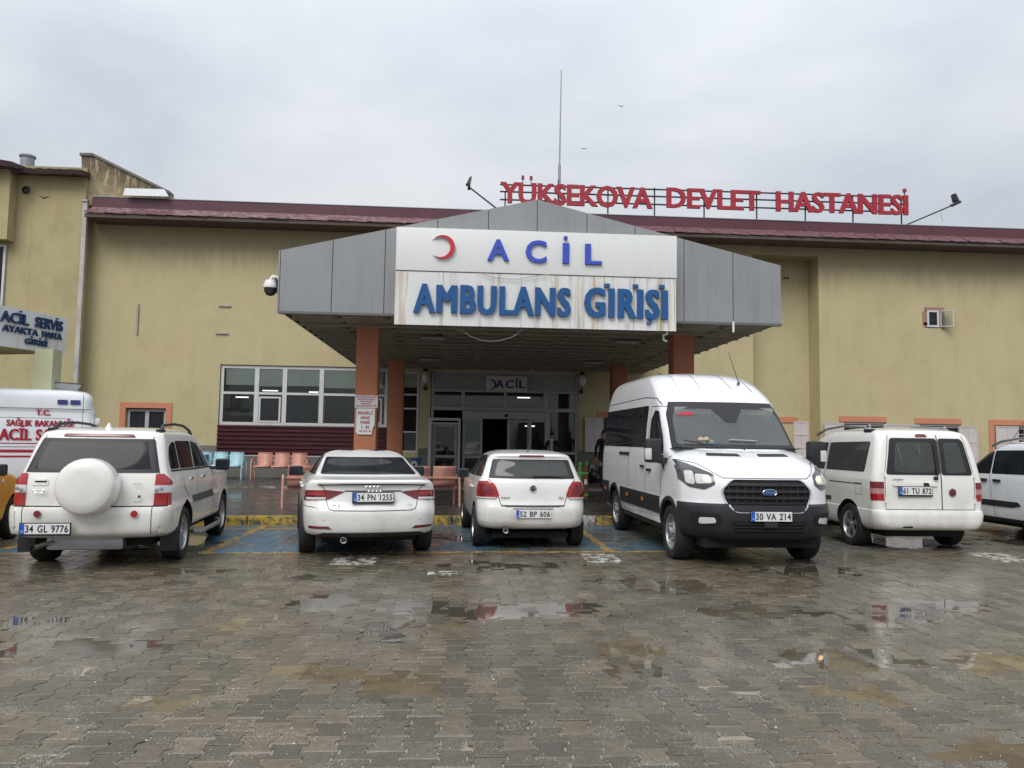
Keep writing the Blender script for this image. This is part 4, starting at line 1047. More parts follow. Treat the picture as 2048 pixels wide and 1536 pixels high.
# notices on the column
def lines(name, rows, x0, x1, zt, mat, par, y, h, step):
    for i, (s, wf) in enumerate(rows):
        cx = (x0+x1)/2; w_ = (x1-x0)*wf
        word(name, s, (cx-w_/2, y, zt-h-i*step), (1, 0, 0), w_, h, mat, par, depth=.003, bold=.03, split=False)
yn = 16.9
n1 = thing('parking_notice', 'wide white notice with five lines of red print on the column', 'sign')
R_ = rect(709.5, 790.5, 755.5, 816, yn-.03)
boxo('notice_board', MT['board4'], n1, R_[0], R_[1], yn-.03, yn-.004, R_[2], R_[3])
lines('lettering', (('ENGELLİ OTOPARK ALANINA', .90), ('PARK ETMEK YASAKTIR', .74), ('PARK EDİLMESİ', .5), ('DURUMUNDA', .4), ('PARA CEZASI KESİLECEKTİR', .92)), R_[0], R_[1], R_[3]-.028, MT['redink'], n1, yn-.031, .022, .048)
rebase(n1, (COLX, yn, R_[2]))
n2 = thing('disabled_parking_sign', 'tall white ENGELLİ ARAÇ PARK sign with a chipped corner', 'sign')
R_ = rect(712, 817, 749, 869, yn-.04)
cc = .05
MB().prism([(R_[0]+cc, R_[2]), (R_[1]-.06, R_[2]), (R_[1]-.03, R_[2]+.16), (R_[1], R_[2]+.2), (R_[1], R_[3]), (R_[0], R_[3]), (R_[0], R_[2]+cc)], yn-.035, yn-.004).build('notice_board', MT['notice'], n2)
lines('lettering', (('ENGELLİ', .80), ('ARAÇ', .52), ('PARK', .50), ('L  N', .38)), R_[0], R_[1], R_[3]-.065, MT['redink'], n2, yn-.037, .062, .101)
word('lettering', 'A', (R_[0]+.205, yn-.036, R_[3]-.065-.062-.303), (1, 0, 0), .035, .05, MT['redink'], n2, depth=.003, split=False)
word('lettering', '. RK ETYE  İN', (R_[0]+.055, yn-.036, R_[2]+.055), (1, 0, 0), .27, .035, MT['redink'], n2, depth=.003, split=False)
rebase(n2, (COLX, yn, R_[2]))

# ------------------------------------------------------------------ roof sign, mast, floodlights
YS = YF-.25
rs = thing('hospital_name_sign', 'red YÜKSEKOVA DEVLET HASTANESİ letters on rails above the roof', 'sign')
fword('YUKSEKOVA', 1003, 1302, 405.5, 417.5, 41, rs, MT['redlet'], YS, .08, .034, gap=-.015)
fword('DEVLET', 1334.5, 1518, 415, 421.5, 39, rs, MT['redlet'], YS, .08, .034)
fword('HASTANESI', 1553, 1813, 422.5, 430, 39, rs, MT['redlet'], YS, .08, .034, gap=-.01)
for (px, py) in ((1045.5, 356), (1062, 357), (1807.5, 382)):
    q = at(px, py, YS); boxo('letter_dot', MT['redlet'], rs, q.x-.05, q.x+.05, YS-.10, YS, q.z-.06, q.z+.06); boxo('dot_stem', MT['dkmetal'], rs, q.x-.015, q.x+.015, YS-.05, YS-.02, q.z-.25, q.z-.06)
for (a, b) in ((369, 395), (383, 409), (399, 425)):
    p, q = at(1000, a, YS+.05), at(1817, b, YS+.05)
    MB().tube([p, q], .03, 6).build('rail', MT['dkmetal'], rs)
for px, yb, yt in ((1010.5, 408, 383), (1117, 412, 360), (1216, 432, 376), (1309, 434, 376), (1408, 436, 378), (1513, 440, 386), (1610, 443, 385), (1705, 446, 390), (1802, 449, 395)):
    p, q = at(px, yb+8, YS+.1), at(px, yt, YS+.1)
    MB().tube([Vector((q.x, YS+.1, zf1-.1)), Vector((q.x, YS+.1, q.z))], .028, 6).build('post', MT['dkmetal'], rs)
rebase(rs, (at(1000, 430, YS).x, YS, zf1))
ms = thing('antenna_mast', 'tall thin two stage antenna mast standing on the roof', 'antenna')
ym = YF+1.0; a, b, c = at(1118.5, 455, ym), at(1119, 330, ym), at(1120, 140, ym)
MB().tube([Vector((b.x, ym, zf1-.2)), b], .055, 8).build('lower_tube', MT['galv'], ms, smooth=True); MB().tube([b, Vector((b.x+.03, ym, c.z))], [.03, .018], 8).build('upper_rod', MT['galv'], ms, smooth=True)
MB().lathe([(0, -.1), (.16, -.08), (.17, 0), (.05, .08), (0, .1)], 14, 'z', (b.x, ym, at(1118, 372, ym).z)).build('mast_collar', MT['white'], ms, smooth=True)
rebase(ms, (b.x, ym, zf1-.2))
def flood(lab, p_, q_, flip, Y):
    f = thing('floodlight', lab, 'floodlight', group='floodlights on roof arms')
    a = at(*p_, Y); b = at(*q_, Y)
    MB().tube([a, b], .03, 6).build('arm', MT['dkmetal'], f)
    s = (-1 if flip else 1)*.75
    vs = [(b.x-.16*s, Y-.11, b.z+.05), (b.x+.06*s, Y-.14, b.z+.10), (b.x+.13*s, Y-.14, b.z+.38), (b.x-.0*s, Y-.11, b.z+.32), (b.x-.16*s, Y+.11, b.z+.05), (b.x+.06*s, Y+.14, b.z+.10), (b.x+.13*s, Y+.14, b.z+.38), (b.x-.0*s, Y+.11, b.z+.32)]
    MB().add(vs, [(0, 1, 2, 3), (4, 7, 6, 5), (0, 4, 5, 1), (1, 5, 6, 2), (2, 6, 7, 3), (3, 7, 4, 0)]).build('lamp_head', MT['dkmetal'], f, bevel=.02)
    boxo('bracket', MT['black'], f, b.x-.05, b.x+.05, Y-.26, Y+.26, b.z-.03, b.z+.05)
    rebase(f, a)
flood('black floodlight on a slanting arm left of the red letters', (1002, 424), (938, 374), False, YS+.3)
flood('black floodlight on a long slanting arm right of the red letters', (1812, 450), (1911, 408), True, YS+.3)
tag(MB().tube([at(1880, 425, YS), at(1884, 436, YS), at(1886, 445, YS)], .008, 5).build('loose_cable', MT['galv'], None), 'loose cable dangling from the right floodlight arm', 'cable')
for (px, py, s_, lab) in ((1168, 298, .10, 'tiny dark bird in the sky above the roof sign'), (1242, 213, .10, 'tiny bird high in the sky right of the mast'), (88, 396, .16, 'small dark bird in front of the left wing wall')):
    q = at(px, py, 24); m_ = MB()
    m_.add([(0, -.3*s_, 0), (0, .5*s_, .03), (1.3*s_, .1*s_, .45*s_), (-1.2*s_, .1*s_, .5*s_), (0, 0, -.18*s_)], [(0, 4, 2), (4, 1, 2), (0, 2, 1), (0, 3, 4), (4, 3, 1), (0, 1, 3)])
    o = m_.build('bird', MT['black']); o.location = q; tag(o, lab, 'bird')
# dome camera on the left end of the canopy
q = at(541, 572, YC+.15); pc = thing('dome_camera', 'white and black dome camera on the left canopy corner', 'camera')
MB().lathe([(0, .13), (.10, .11), (.135, .02), (.14, -.03), (.135, -.045)], 20, 'z', tuple(q)).build('camera_cover', MT['white'], pc, smooth=True)
MB().lathe([(.125, -.045), (.12, -.11), (.08, -.18), (0, -.205)], 20, 'z', tuple(q)).build('camera_dome', MT['black'], pc, smooth=True)
MB().tube([q+Vector((0, 0, .12)), q+Vector((.04, 0, .19)), q+Vector((.15, 0, .16)), (CX0-.02, q.y, q.z+.1)], .04).build('camera_arm', MT['white'], pc, smooth=True)
MB().tube([q+Vector((.1, -.03, .17)), q+Vector((.15, -.05, .0)), q+Vector((.18, 0, -.12)), q+Vector((.19, 0, -.22))], .018).tube([q+Vector((.08, .03, .17)), q+Vector((.16, .0, .05)), q+Vector((.17, 0, -.15))], .02).box(q.x+.13, q.x+.2, q.y-.05, q.y+.05, q.z-.16, q.z+.12).build('camera_cables', MT['black'], pc)
rebase(pc, (CX0, YC+.15, q.z))

# ================================================================== vehicles
def pchip(T, Yv, t):
    T = np.asarray(T, float); Yv = np.asarray(Yv, float); h = np.diff(T); d = np.diff(Yv, axis=0)/h[:, None]
    m = np.zeros_like(Yv); m[0] = d[0]; m[-1] = d[-1]
    for i in range(1, len(T)-1):
        a, b = d[i-1], d[i]; same = (a*b) > 0; w1, w2 = 2*h[i]+h[i-1], h[i]+2*h[i-1]
        with np.errstate(all='ignore'): m[i] = np.where(same, (w1+w2)/(w1/np.where(a == 0, 1, a)+w2/np.where(b == 0, 1, b)), 0)
    i = np.clip(np.searchsorted(T, t, side='right')-1, 0, len(T)-2); u = ((t-T[i])/h[i])[:, None]; hh = h[i][:, None]
    return (2*u**3-3*u**2+1)*Yv[i] + (u**3-2*u**2+u)*hh*m[i] + (-2*u**3+3*u**2)*Yv[i+1] + (u**3-u**2)*hh*m[i+1]

class Car:
    """body as a stack of rounded plan outlines; local frame: y forward, origin under the rear axle"""
    def __init__(s, name, label, cat, loc, rz, levels, paintmat, R, wb, track, bow=(.06, .10), taper=(.05, .08), group=None, arches=True, aw=.24):
        s.root = thing(name, label, cat, loc, rz, group); s.R, s.wb = R, wb
        s.paint = paintmat
        L = np.array(levels, float); P = L.copy()
        dist = np.concatenate([[0], np.cumsum(np.sqrt(((np.diff(P[:, :4], axis=0)*np.array([1, .6, .6, 1]))**2).sum(1))+1e-4)])
        ts = []
        for a, b in zip(dist, dist[1:]):
            k = max(1, int(round((b-a)/.045))); ts += list(a+(b-a)*np.arange(k)/k)
        ts = np.array(ts+[dist[-1]]); Q = pchip(dist, P, ts)
        rings = [s.outline(*q[1:6], bow, taper) for q in Q]
        n = len(rings[0]); V = [(x, y, q[0]) for q, r in zip(Q, rings) for x, y in r]; F = []
        for i in range(len(Q)-1):
            for k in range(n): F.append((i*n+k, i*n+(k+1) % n, (i+1)*n+(k+1) % n, (i+1)*n+k))
        F.append(tuple(range(n))[::-1]); F.append(tuple((len(Q)-1)*n+k for k in range(n)))
        me = bpy.data.meshes.new('body'); me.from_pydata(V, [], F)
        # the skin, as arrays, for cutting panels out of it
        bm = bmesh.new(); bm.from_mesh(me); bm.normal_update()
        s.nv = {}; s.V = np.array([v.co for v in bm.verts]); s.Nn = np.array([v.normal for v in bm.verts]); s.F = [tuple(v.index for v in f.verts) for f in bm.faces if len(f.verts) == 4]
        s.C = np.array([s.V[list(f)].mean(0) for f in s.F]); s.FN = np.array([f.normal for f in bm.faces if len(f.verts) == 4]); bm.free()
        me.materials.append(paintmat); me.materials.append(MT['well'])
        body = link('body', me, s.root); s.body = body
        if arches:
            cut = MB(); wmax = max(l[3] for l in levels); ar = R+.055
            for yy in (0, wb):
                for sg in (-1, 1):
                    a, b = sorted((sg*(wmax-aw), sg*(wmax+.1)))
                    ci = [(yy+ar*cos(2*pi*k/40+.03), R+.015+ar*sin(2*pi*k/40+.03)) for k in range(40)]
                    cut.add([(a, p, q) for p, q in ci]+[(b, p, q) for p, q in ci], [tuple(range(40)), tuple(range(40, 80))[::-1]]+[(k, k+40, (k+1) % 40+40, (k+1) % 40) for k in range(40)])
            c = cut.build('cut', MT['well'], s.root); md = body.modifiers.new('b', 'BOOLEAN'); md.object = c; md.operation = 'DIFFERENCE'; md.solver = 'EXACT'
            dg = bpy.context.evaluated_depsgraph_get(); me2 = bpy.data.meshes.new_from_object(body.evaluated_get(dg)); body.modifiers.clear(); body.data = me2
            bpy.data.objects.remove(c); me = me2
            for p in me.polygons:
                q = p.center; hit = False
                for yy in (0, wb):
                    rr = math.hypot(q.y-yy, q.z-R-.015)
                    if rr < ar+.004 and (abs(rr-ar) < .008 and abs((q.y-yy)*p.normal.y+(q.z-R-.015)*p.normal.z) > .5*rr and abs(q.x) > wmax-aw-.02 or abs(abs(q.x)-(wmax-aw)) < .01): hit = True
                p.material_index = 1 if hit else 0
        if len(me.materials) < 2: me.materials.append(MT['well'])
        for p in me.polygons: p.use_smooth = True
        me.set_sharp_from_angle(angle=rad(38))
    @staticmethod
    def outline(yr, yf, w, rr, rf, bow, taper):
        """half outline sampled by arc, mirrored; returns ring ccw from above"""
        h = (yf-yr)/2; ym = (yf+yr)/2; w = max(w, .02); h = max(h, .02)
        rr = min(rr, w*.96, h*.96); rf = min(rf, w*.96, h*.96); pts = []
        for k in range(9): pts.append(((w-rr)*k/9, yr))
        for k in range(9): a = -pi/2+pi/2*k/9; pts.append((w-rr+rr*cos(a), yr+rr+rr*sin(a)))
        y0, y1 = yr+rr, yf-rf
        for k in range(26): pts.append((w, y0+(y1-y0)*k/26))
        for k in range(9): a = pi/2*k/9; pts.append((w-rf+rf*cos(a), yf-rf+rf*sin(a)))
        for k in range(10): pts.append(((w-rf)*(1-k/9), yf))
        o = []
        for x, y in pts:
            t = (y-ym)/h; f = max(0, -t)**2 if t < 0 else 0; g_ = max(0, t)**2
            xx = x*(1 - taper[0]*f**1.5 - taper[1]*g_**1.5)
            yy = y + (bow[0]*f*(x/w)**2 if t < 0 else -bow[1]*g_*(x/w)**2)
            o.append((xx, yy))
        full = o[:-1] + [(0, o[-1][1])] + [(-x, y) for x, y in o[1:-1][::-1]]
        return full
    def _sel(s, poly, view, dep, pad=.12):
        iu, iv, idp = dict(r=(0, 2, 1), f=(0, 2, 1), s=(1, 2, 0), t=(0, 1, 2))[view]
        P = np.array(poly); C = s.C
        m = (C[:, iu] > P[:, 0].min()-pad) & (C[:, iu] < P[:, 0].max()+pad) & (C[:, iv] > P[:, 1].min()-pad) & (C[:, iv] < P[:, 1].max()+pad)
        d = C[:, idp]; n = s.FN[:, idp]
        if dep is not None: m &= (d > dep[0]) & (d < dep[1])
        if view == 'r': m &= n < -.15
        if view == 'f': m &= n > .12
        if view == 't': m &= n > .05
        if view == 's': m &= (n*np.sign((dep[0]+dep[1]) if dep is not None else 1)) > .5
        return np.nonzero(m)[0], (iu, iv, idp)
    def clip(s, poly, view, dep, hole=None):
        """the piece of skin that projects inside the convex polygon"""
        idx, (iu, iv, idp) = s._sel(poly, view, dep)
        bm = bmesh.new(); mp_ = {}
        nl = bm.verts.layers.float_vector.new('n')
        for fi in idx:
            vs = []
            for vi in s.F[fi]:
                if vi not in mp_:
                    v = bm.verts.new(s.V[vi]); v[nl] = Vector(s.Nn[vi]); mp_[vi] = v
                vs.append(mp_[vi])
            try: bm.faces.new(vs)
            except ValueError: pass
        def planes(pl):
            P = [Vector((p[0], p[1])) for p in pl]; A = sum(P[i].x*P[(i+1) % len(P)].y-P[(i+1) % len(P)].x*P[i].y for i in range(len(P)))
            if A < 0: P = P[::-1]
            for i in range(len(P)):
                a, b = P[i], P[(i+1) % len(P)]; e = b-a
                if e.length < 1e-6: continue
                n2 = Vector((e.y, -e.x)).normalized(); co = [0, 0, 0]; no = [0, 0, 0]
                co[iu], co[iv] = a.x, a.y; no[iu], no[iv] = n2.x, n2.y
                yield Vector(co), Vector(no)
        for co, no in planes(poly):
            bmesh.ops.bisect_plane(bm, geom=bm.verts[:]+bm.edges[:]+bm.faces[:], plane_co=co, plane_no=no, clear_outer=True, dist=1e-5)
        if hole:
            for co, no in planes(hole): bmesh.ops.bisect_plane(bm, geom=bm.verts[:]+bm.edges[:]+bm.faces[:], plane_co=co, plane_no=no, dist=1e-5)
            hp = list(planes(hole)); dl = [f for f in bm.faces if all((f.calc_center_median()-co).dot(no) < 0 for co, no in hp)]
            bmesh.ops.delete(bm, geom=dl, context='FACES')
        return bm
    def panel(s, name, poly, view, mat, dep=None, off=.004, thick=.012, rnd=0, hole=None, parent=None, flat=False):
        if rnd: poly = roundpoly(poly, rnd)
        bm = s.clip(poly, view, dep, hole)
        if not bm.faces: bm.free(); return None
        bm.normal_update()
        out = {v: v.normal.copy() for v in bm.verts}
        for v in bm.verts: v.co += out[v]*off
        be = [e for e in bm.edges if e.is_boundary]
        if thick:
            r = bmesh.ops.extrude_edge_only(bm, edges=be); nvs = [g_ for g_ in r['geom'] if isinstance(g_, bmesh.types.BMVert)]
            kd = {}
            for v in out: kd[tuple(round(c, 5) for c in v.co)] = out[v]
            for v in nvs: v.co -= kd.get(tuple(round(c, 5) for c in v.co), Vector())*(off+thick)
        me = bpy.data.meshes.new(name); bm.to_mesh(me); bm.free(); me.materials.append(mat)
        for p in me.polygons: p.use_smooth = True
        me.set_sharp_from_angle(angle=rad(40))
        return link(name, me, parent or s.root)
    def both(s, name, poly, mat, w=(.2, 2), **k):
        a = s.panel(name, poly, 's', mat, dep=(w[0], w[1]), **k); b = s.panel(name, poly, 's', mat, dep=(-w[1], -w[0]), **k); return a, b
    def mirror(s, name, poly, view, mat, **k):
        return s.panel(name, poly, view, mat, **k), s.panel(name, [(-x, z) for x, z in poly], view, mat, **k)
    def seam(s, pts, view, dep=None, w=.008, mat=None, name='panel_gap', closed=False, off=.0025):
        """dark shut line along a polyline: all segments joined as one thin strip"""
        P = list(pts) + ([pts[0]] if closed else []); bmo = bmesh.new()
        me = bpy.data.meshes.new(name)
        for a, b in zip(P, P[1:]):
            a, b = Vector(a), Vector(b); e = (b-a)
            if e.length < 1e-4: continue
            e.normalize(); n = Vector((-e.y, e.x))*w/2; a2, b2 = a-e*w*.3, b+e*w*.3
            bm = s.clip([tuple(a2-n), tuple(b2-n), tuple(b2+n), tuple(a2+n)], view, dep); bm.normal_update()
            for v in bm.verts: v.co += v.normal*off
            t = bpy.data.meshes.new('t'); bm.to_mesh(t); bm.free(); bmo.from_mesh(t); bpy.data.meshes.remove(t)
        if not bmo.faces: bmo.free(); return None
        bmo.to_mesh(me); bmo.free(); me.materials.append(mat or MT['seam'])
        for p in me.polygons: p.use_smooth = True
        return link(name, me, s.root)
    def open(s, poly, view, dep):
        """cut a real window opening into the shell"""
        iu, iv, idp = dict(r=(0, 2, 1), f=(0, 2, 1), s=(1, 2, 0), t=(0, 1, 2))[view]
        bm = bmesh.new(); bm.from_mesh(s.body.data)
        P = [Vector(p) for p in poly]; A = sum(P[i].x*P[(i+1) % len(P)].y-P[(i+1) % len(P)].x*P[i].y for i in range(len(P)))
        if A < 0: P = P[::-1]
        pl = []
        for i in range(len(P)):
            a, b = P[i], P[(i+1) % len(P)]; e = b-a; n2 = Vector((e.y, -e.x)).normalized(); co = [0, 0, 0]; no = [0, 0, 0]
            co[iu], co[iv] = a.x, a.y; no[iu], no[iv] = n2.x, n2.y; pl.append((Vector(co), Vector(no)))
        u0, u1 = min(p.x for p in P)-.15, max(p.x for p in P)+.15; v0, v1 = min(p.y for p in P)-.15, max(p.y for p in P)+.15
        def near(): return [f for f in bm.faces if u0 < f.calc_center_median()[iu] < u1 and v0 < f.calc_center_median()[iv] < v1 and dep[0] < f.calc_center_median()[idp] < dep[1]]
        for co, no in pl:
            fs_ = near(); ge = list({e for f in fs_ for e in f.edges}); gv = list({v for f in fs_ for v in f.verts})
            bmesh.ops.bisect_plane(bm, geom=gv+ge+fs_, plane_co=co, plane_no=no, dist=1e-5)
        dl = [f for f in near() if all((f.calc_center_median()-co).dot(no) < 1e-5 for co, no in pl)]
        bmesh.ops.delete(bm, geom=dl, context='FACES'); bm.to_mesh(s.body.data); bm.free()
        for p in s.body.data.polygons: p.use_smooth = True
        s.body.data.set_sharp_from_angle(angle=rad(38))
    def wheels(s, rim='alloy', tw=.205, spokes=5, x=None, hub=False, cap=None):
        R = s.R; x = x
        key = ('w', R, tw, spokes, hub)
        for (yy, sg) in ((0, -1), (0, 1), (s.wb, -1), (s.wb, 1)):
            t = bpy.data.objects.new('wheel', None); COL.objects.link(t); t.parent = s.root; t.location = (sg*x, yy, R); t.rotation_euler = (0 if True else 0, 0, 0 if sg > 0 else pi)
            if key not in WC:
                a = MB().lathe([(R*.66, -tw*.42), (R*.80, -tw*.52), (R*.95, -tw*.48), (R, -tw*.36), (R*1.0, -tw*.1), (R*.99, -tw*.09), (R*.99, -tw*.05), (R, -tw*.04), (R, tw*.04), (R*.99, tw*.05), (R*.99, tw*.09), (R, tw*.1), (R, tw*.36), (R*.95, tw*.48), (R*.80, tw*.52), (R*.68, tw*.46), (R*.66, tw*.40), (R*.64, tw*.1)], 44, 'x').build('tyre', MT['tyre'], None, smooth=True)
                m_ = MB(); m_.lathe([(R*.655, tw*.02), (R*.67, tw*.43), (R*.63, tw*.44), (R*.60, tw*.30), (R*.58, tw*.05)], 40, 'x')
                m_.lathe([(0, tw*.38), (R*.12, tw*.38), (R*.16, tw*.30), (R*.17, tw*.1)], 20, 'x')
                if hub:
                    m_.lathe([(0, tw*.56), (R*.16, tw*.54), (R*.22, tw*.42), (R*.36, tw*.36), (R*.42, tw*.24), (R*.60, tw*.20)], 36, 'x')
                    for k in range(6):
                        q = 2*pi*k/6; m_.lathe([(0, .03), (.018, .03), (.02, 0)], 8, 'x', (tw*.38, R*.29*cos(q), R*.29*sin(q)))
                else:
                    for k in range(spokes):
                        q = 2*pi*k/spokes+.3
                        for dq in ((0,) if spokes > 6 else (-.13, .13)):
                            c_, s2_ = cos(q+dq), sin(q+dq); wd = R*.055
                            pts = []
                            for rr, hx, ww in ((R*.12, tw*.36, wd*1.1), (R*.40, tw*.34, wd), (R*.62, tw*.38, wd*1.2)):
                                for dx in (0, -.02):
                                    for e in (-1, 1): pts.append((hx+dx, rr*c_-e*ww*s2_, rr*s2_+e*ww*c_))
                            m_.add(pts, [(0, 1, 5, 4), (4, 5, 9, 8), (0, 4, 6, 2), (4, 8, 10, 6), (1, 3, 7, 5), (5, 7, 11, 9)])
                b = m_.build('rim', MT[rim], None, smooth=True)
                d_ = MB().lathe([(0, tw*.02), (R*.64, tw*.0)], 30, 'x').build('brake_disc', MT['well'] if not hub else MT[rim], None)
                WC[key] = (a.data, b.data, d_.data); [bpy.data.objects.remove(q) for q in (a, b, d_)]
            for nm, me in zip(('tyre', 'rim', 'brake_disc'), WC[key]): link(nm, me, t)
    def plate(s, txt, x, z, y, w=.52, h=.112, back=True, rim=True, tilt=0):
        """Turkish plate facing backwards (back) or forwards"""
        t = bpy.data.objects.new('licence_plate', None); COL.objects.link(t); t.parent = s.root; t.location = (x, y, z); t.rotation_euler = (rad(tilt), 0, 0 if back else pi)
        if rim: boxo('plate_holder', MT['ink'], t, -w/2-.012, w/2+.012, 0, .012, -h/2-.024, h/2+.010)
        boxo('plate_board', MT['plate'], t, -w/2, w/2, -.006, -.0005, -h/2, h/2); boxo('plate_strip', MT['plateblue'], t, -w/2, -w/2+.045, -.009, -.0065, -h/2, h/2)
        word('plate_lettering', txt, (-w/2+.058, -.0065, -h/2+.018), (1, 0, 0), w-.075, h-.036, MT['ink'], t, depth=.002, bold=.022, split=False, gap=.06)
        word('plate_lettering', 'TR', (-w/2+.010, -.0095, -h/2+.018), (1, 0, 0), .024, .018, MT['whiteink'], t, depth=.001, bold=.01, split=False)
        return t
    def lettering(s, txt, x, z, y, w, h, mat, bold=.02, back=True, name='badge_lettering', shear=0., tilt=0):
        t = word(name, txt, (0, 0, 0), (1, 0, 0), w, h, mat, s.root, depth=.004, bold=bold, split=False, shear=shear)
        t.location = (x, y, z); t.rotation_euler = (rad(tilt), 0, 0 if back else pi); return t
    def mirror_pair(s, x, y, z, mat, size=(.13, .09, .085), sides=(-1, 1), house=None):
        for sg in sides:
            t = bpy.data.objects.new('door_mirror', None); COL.objects.link(t); t.parent = s.root; t.location = (sg*x, y, z)
            m_ = MB(); a, b, c = size
            m_.box(sg*.0, sg*(a*2), -b*.6, b*.6, -c, c); m_.build('mirror_housing', house or mat, t, bevel=min(size)*.42, smooth=True)
            MB().box(sg*(-.09), sg*.03, -.02, .03, -c*.9, -c*.35).build('mirror_foot', MT['trim'], t, bevel=.01)
            MB().box(sg*.025, sg*(a*2-.025), -b*.6-.006, -b*.6-.001, -c*.74, c*.74).build('mirror_glass', MT['glassgrey'], t, bevel=.0)
WC = {}
def front_lamps(c, zb, zt, xb, xt, zl, yf):
    c.panel('windscreen', roundpoly([(-xb, zb), (xb, zb), (xt, zt), (-xt, zt)], .05), 'f', MT['glass'], dep=(.3, yf-.4), off=.004)
    for sx in (-1, 1): c.panel('headlight', roundpoly([(sx*.52, zl), (sx*.80, zl), (sx*.80, zl+.14), (sx*.60, zl+.11)], .03), 'f', MT['clearlens'], dep=(yf-.9, yf+.2), off=.01)
    c.panel('grille', roundpoly([(-.38, zl-.03), (.38, zl-.03), (.34, zl+.09), (-.34, zl+.09)], .03), 'f', MT['trim'], dep=(yf-.9, yf+.2), off=.006)
def roundpoly(poly, r, n=4):
    out = []; P = [Vector(p) for p in poly]; N_ = len(P)
    for i in range(N_):
        a, b, c = P[i-1], P[i], P[(i+1) % N_]; d1, d2 = (a-b), (c-b); q = min(r, d1.length*.45, d2.length*.45)
        p1, p2 = b+d1.normalized()*q, b+d2.normalized()*q
        for k in range(n+1):
            t = k/n; out.append(tuple((p1*(1-t)**2 + b*2*t*(1-t) + p2*t*t)))
    return out

# ---------------------------------------------------------------- white off-roader with spare wheel
c = Car('offroader', 'white off-roader with round spare wheel cover on its tailgate', 'car', (-4.40, 10.27, 0), rad(6.0),
        [(.355, -.72, 3.15, .74, .2, .35), (.385, -.86, 3.30, .84, .2, .4), (.44, -.94, 3.38, .875, .16, .4), (.66, -.97, 3.41, .885, .14, .4), (.73, -.955, 3.41, .885, .14, .4), (.755, -.895, 3.40, .868, .12, .4), (.92, -.885, 3.34, .872, .12, .4),
         (1.00, -.875, 3.20, .870, .12, .4), (1.06, -.865, 2.75, .855, .12, .4), (1.11, -.855, 2.30, .830, .12, .35), (1.16, -.84, 2.12, .812, .12, .3), (1.55, -.66, 1.45, .712, .12, .25), (1.60, -.62, 1.25, .69, .12, .25),
         (1.635, -.52, 1.05, .65, .15, .25), (1.665, -.32, .85, .56, .2, .2), (1.68, .0, .6, .4, .2, .2), (1.684, .2, .4, .2, .1, .1)], MT['white_c'], .335, 2.51, 1.5, bow=(.07, .14), taper=(.02, .06))
c.wheels(x=.755, tw=.225, spokes=6)
c.panel('rear_window', [(-.735, 1.135), (.735, 1.135), (.625, 1.535), (-.625, 1.535)], 'r', MT['glassgrey'], dep=(-1.2, 0), rnd=.03)
c.panel('window_border', [(-.735, 1.135), (.735, 1.135), (.625, 1.535), (-.625, 1.535)], 'r', MT['ink'], dep=(-1.2, 0), rnd=.03, off=.006, thick=.0, hole=[(-.64, 1.175), (.64, 1.175), (.55, 1.50), (-.55, 1.50)])
c.panel('brake_light', [(-.40, 1.555), (.40, 1.555), (.38, 1.58), (-.38, 1.58)], 'r', MT['redlens2'], dep=(-1.2, 0), off=.02)
sp = MB().lathe([(0, -.215), (.18, -.213), (.28, -.198), (.315, -.165), (.33, -.10), (.33, .03), (.29, .05), (0, .05)], 48, 'y').build('spare_wheel_cover', MT['white_c'], c.root, smooth=True); sp.location = (.02, -.965, .98)
for sx in (-1, 1):
    for (za, zb, xa, xb, xc, xd, mt) in ((.99, 1.12, .70, .83, .70, .775, 'redlens'), (.90, .988, .70, .84, .70, .832, 'clearlens'), (.755, .898, .70, .85, .70, .842, 'redlens')):
        c.panel('tail_light', [(sx*xa, za), (sx*xb, za), (sx*xd, zb), (sx*xc, zb)], 'r', MT[mt], dep=(-1.2, -.4), off=.014, thick=.03)
        c.panel('tail_light', [(-.86, za), (-.70+(.02 if zb > 1 else 0), za), (-.71 if zb < 1.1 else -.76, zb), (-.86, zb)], 's', MT[mt], dep=((.4, 1.2) if sx > 0 else (-1.2, -.4)), off=.013, thick=.03)
    for dz, q_ in ((.015, 'lampblack'), (-.02, 'lampblack')):
        pass
    for (dx, dz) in ((.735, .935), (.785, .955)):
        o = MB().lathe([(0, -.012), (.020, -.010), (.026, 0)], 14, 'y').build('reversing_lamp', MT['steel'], c.root, smooth=True); o.location = (sx*dx, -.888+.05*(dx-.73)*4, dz)
for a, m_ in ((-1, 'redlens2'), (1, 'redlens')):
    o = MB().lathe([(0, -.008), (.038, -.007), (.040, 0)], 20, 'y').build('reflector', MT[m_], c.root, smooth=True); o.location = (a*.52, -.964, .665); 
c.seam([(-.695, .42), (-.70, .755), (-.735, 1.13), (-.60, 1.56)], 'r', (-1.2, 0)); c.seam([(.695, .42), (.70, .755), (.735, 1.13), (.60, 1.56)], 'r', (-1.2, 0))
c.seam([(-.86, .745), (.86, .745)], 'r', (-1.2, 0), w=.012)
c.panel('door_handle', [(-.645, .985), (-.46, .985), (-.46, 1.065), (-.645, 1.065)], 'r', MT['white_c'], dep=(-1.2, 0), off=.010, rnd=.02)
c.panel('handle_bar', [(-.60, 1.035), (-.48, 1.035), (-.48, 1.055), (-.60, 1.055)], 'r', MT['white_c'], dep=(-1.2, 0), off=.035); c.panel('handle_recess', [(-.61, 1.018), (-.475, 1.018), (-.475, 1.032), (-.61, 1.032)], 'r', MT['ink'], dep=(-1.2, 0), off=.013, thick=0)
bd = MB()
for sgn in (-1, 1):
    bd.tube([(0+sgn*.0, 0, -.018), (sgn*.03, 0, .012), (sgn*.062, 0, .012)], .0045, 6).tube([(sgn*.012, 0, -.02), (sgn*.045, 0, -.02), (sgn*.065, 0, .01)], .0045, 6)
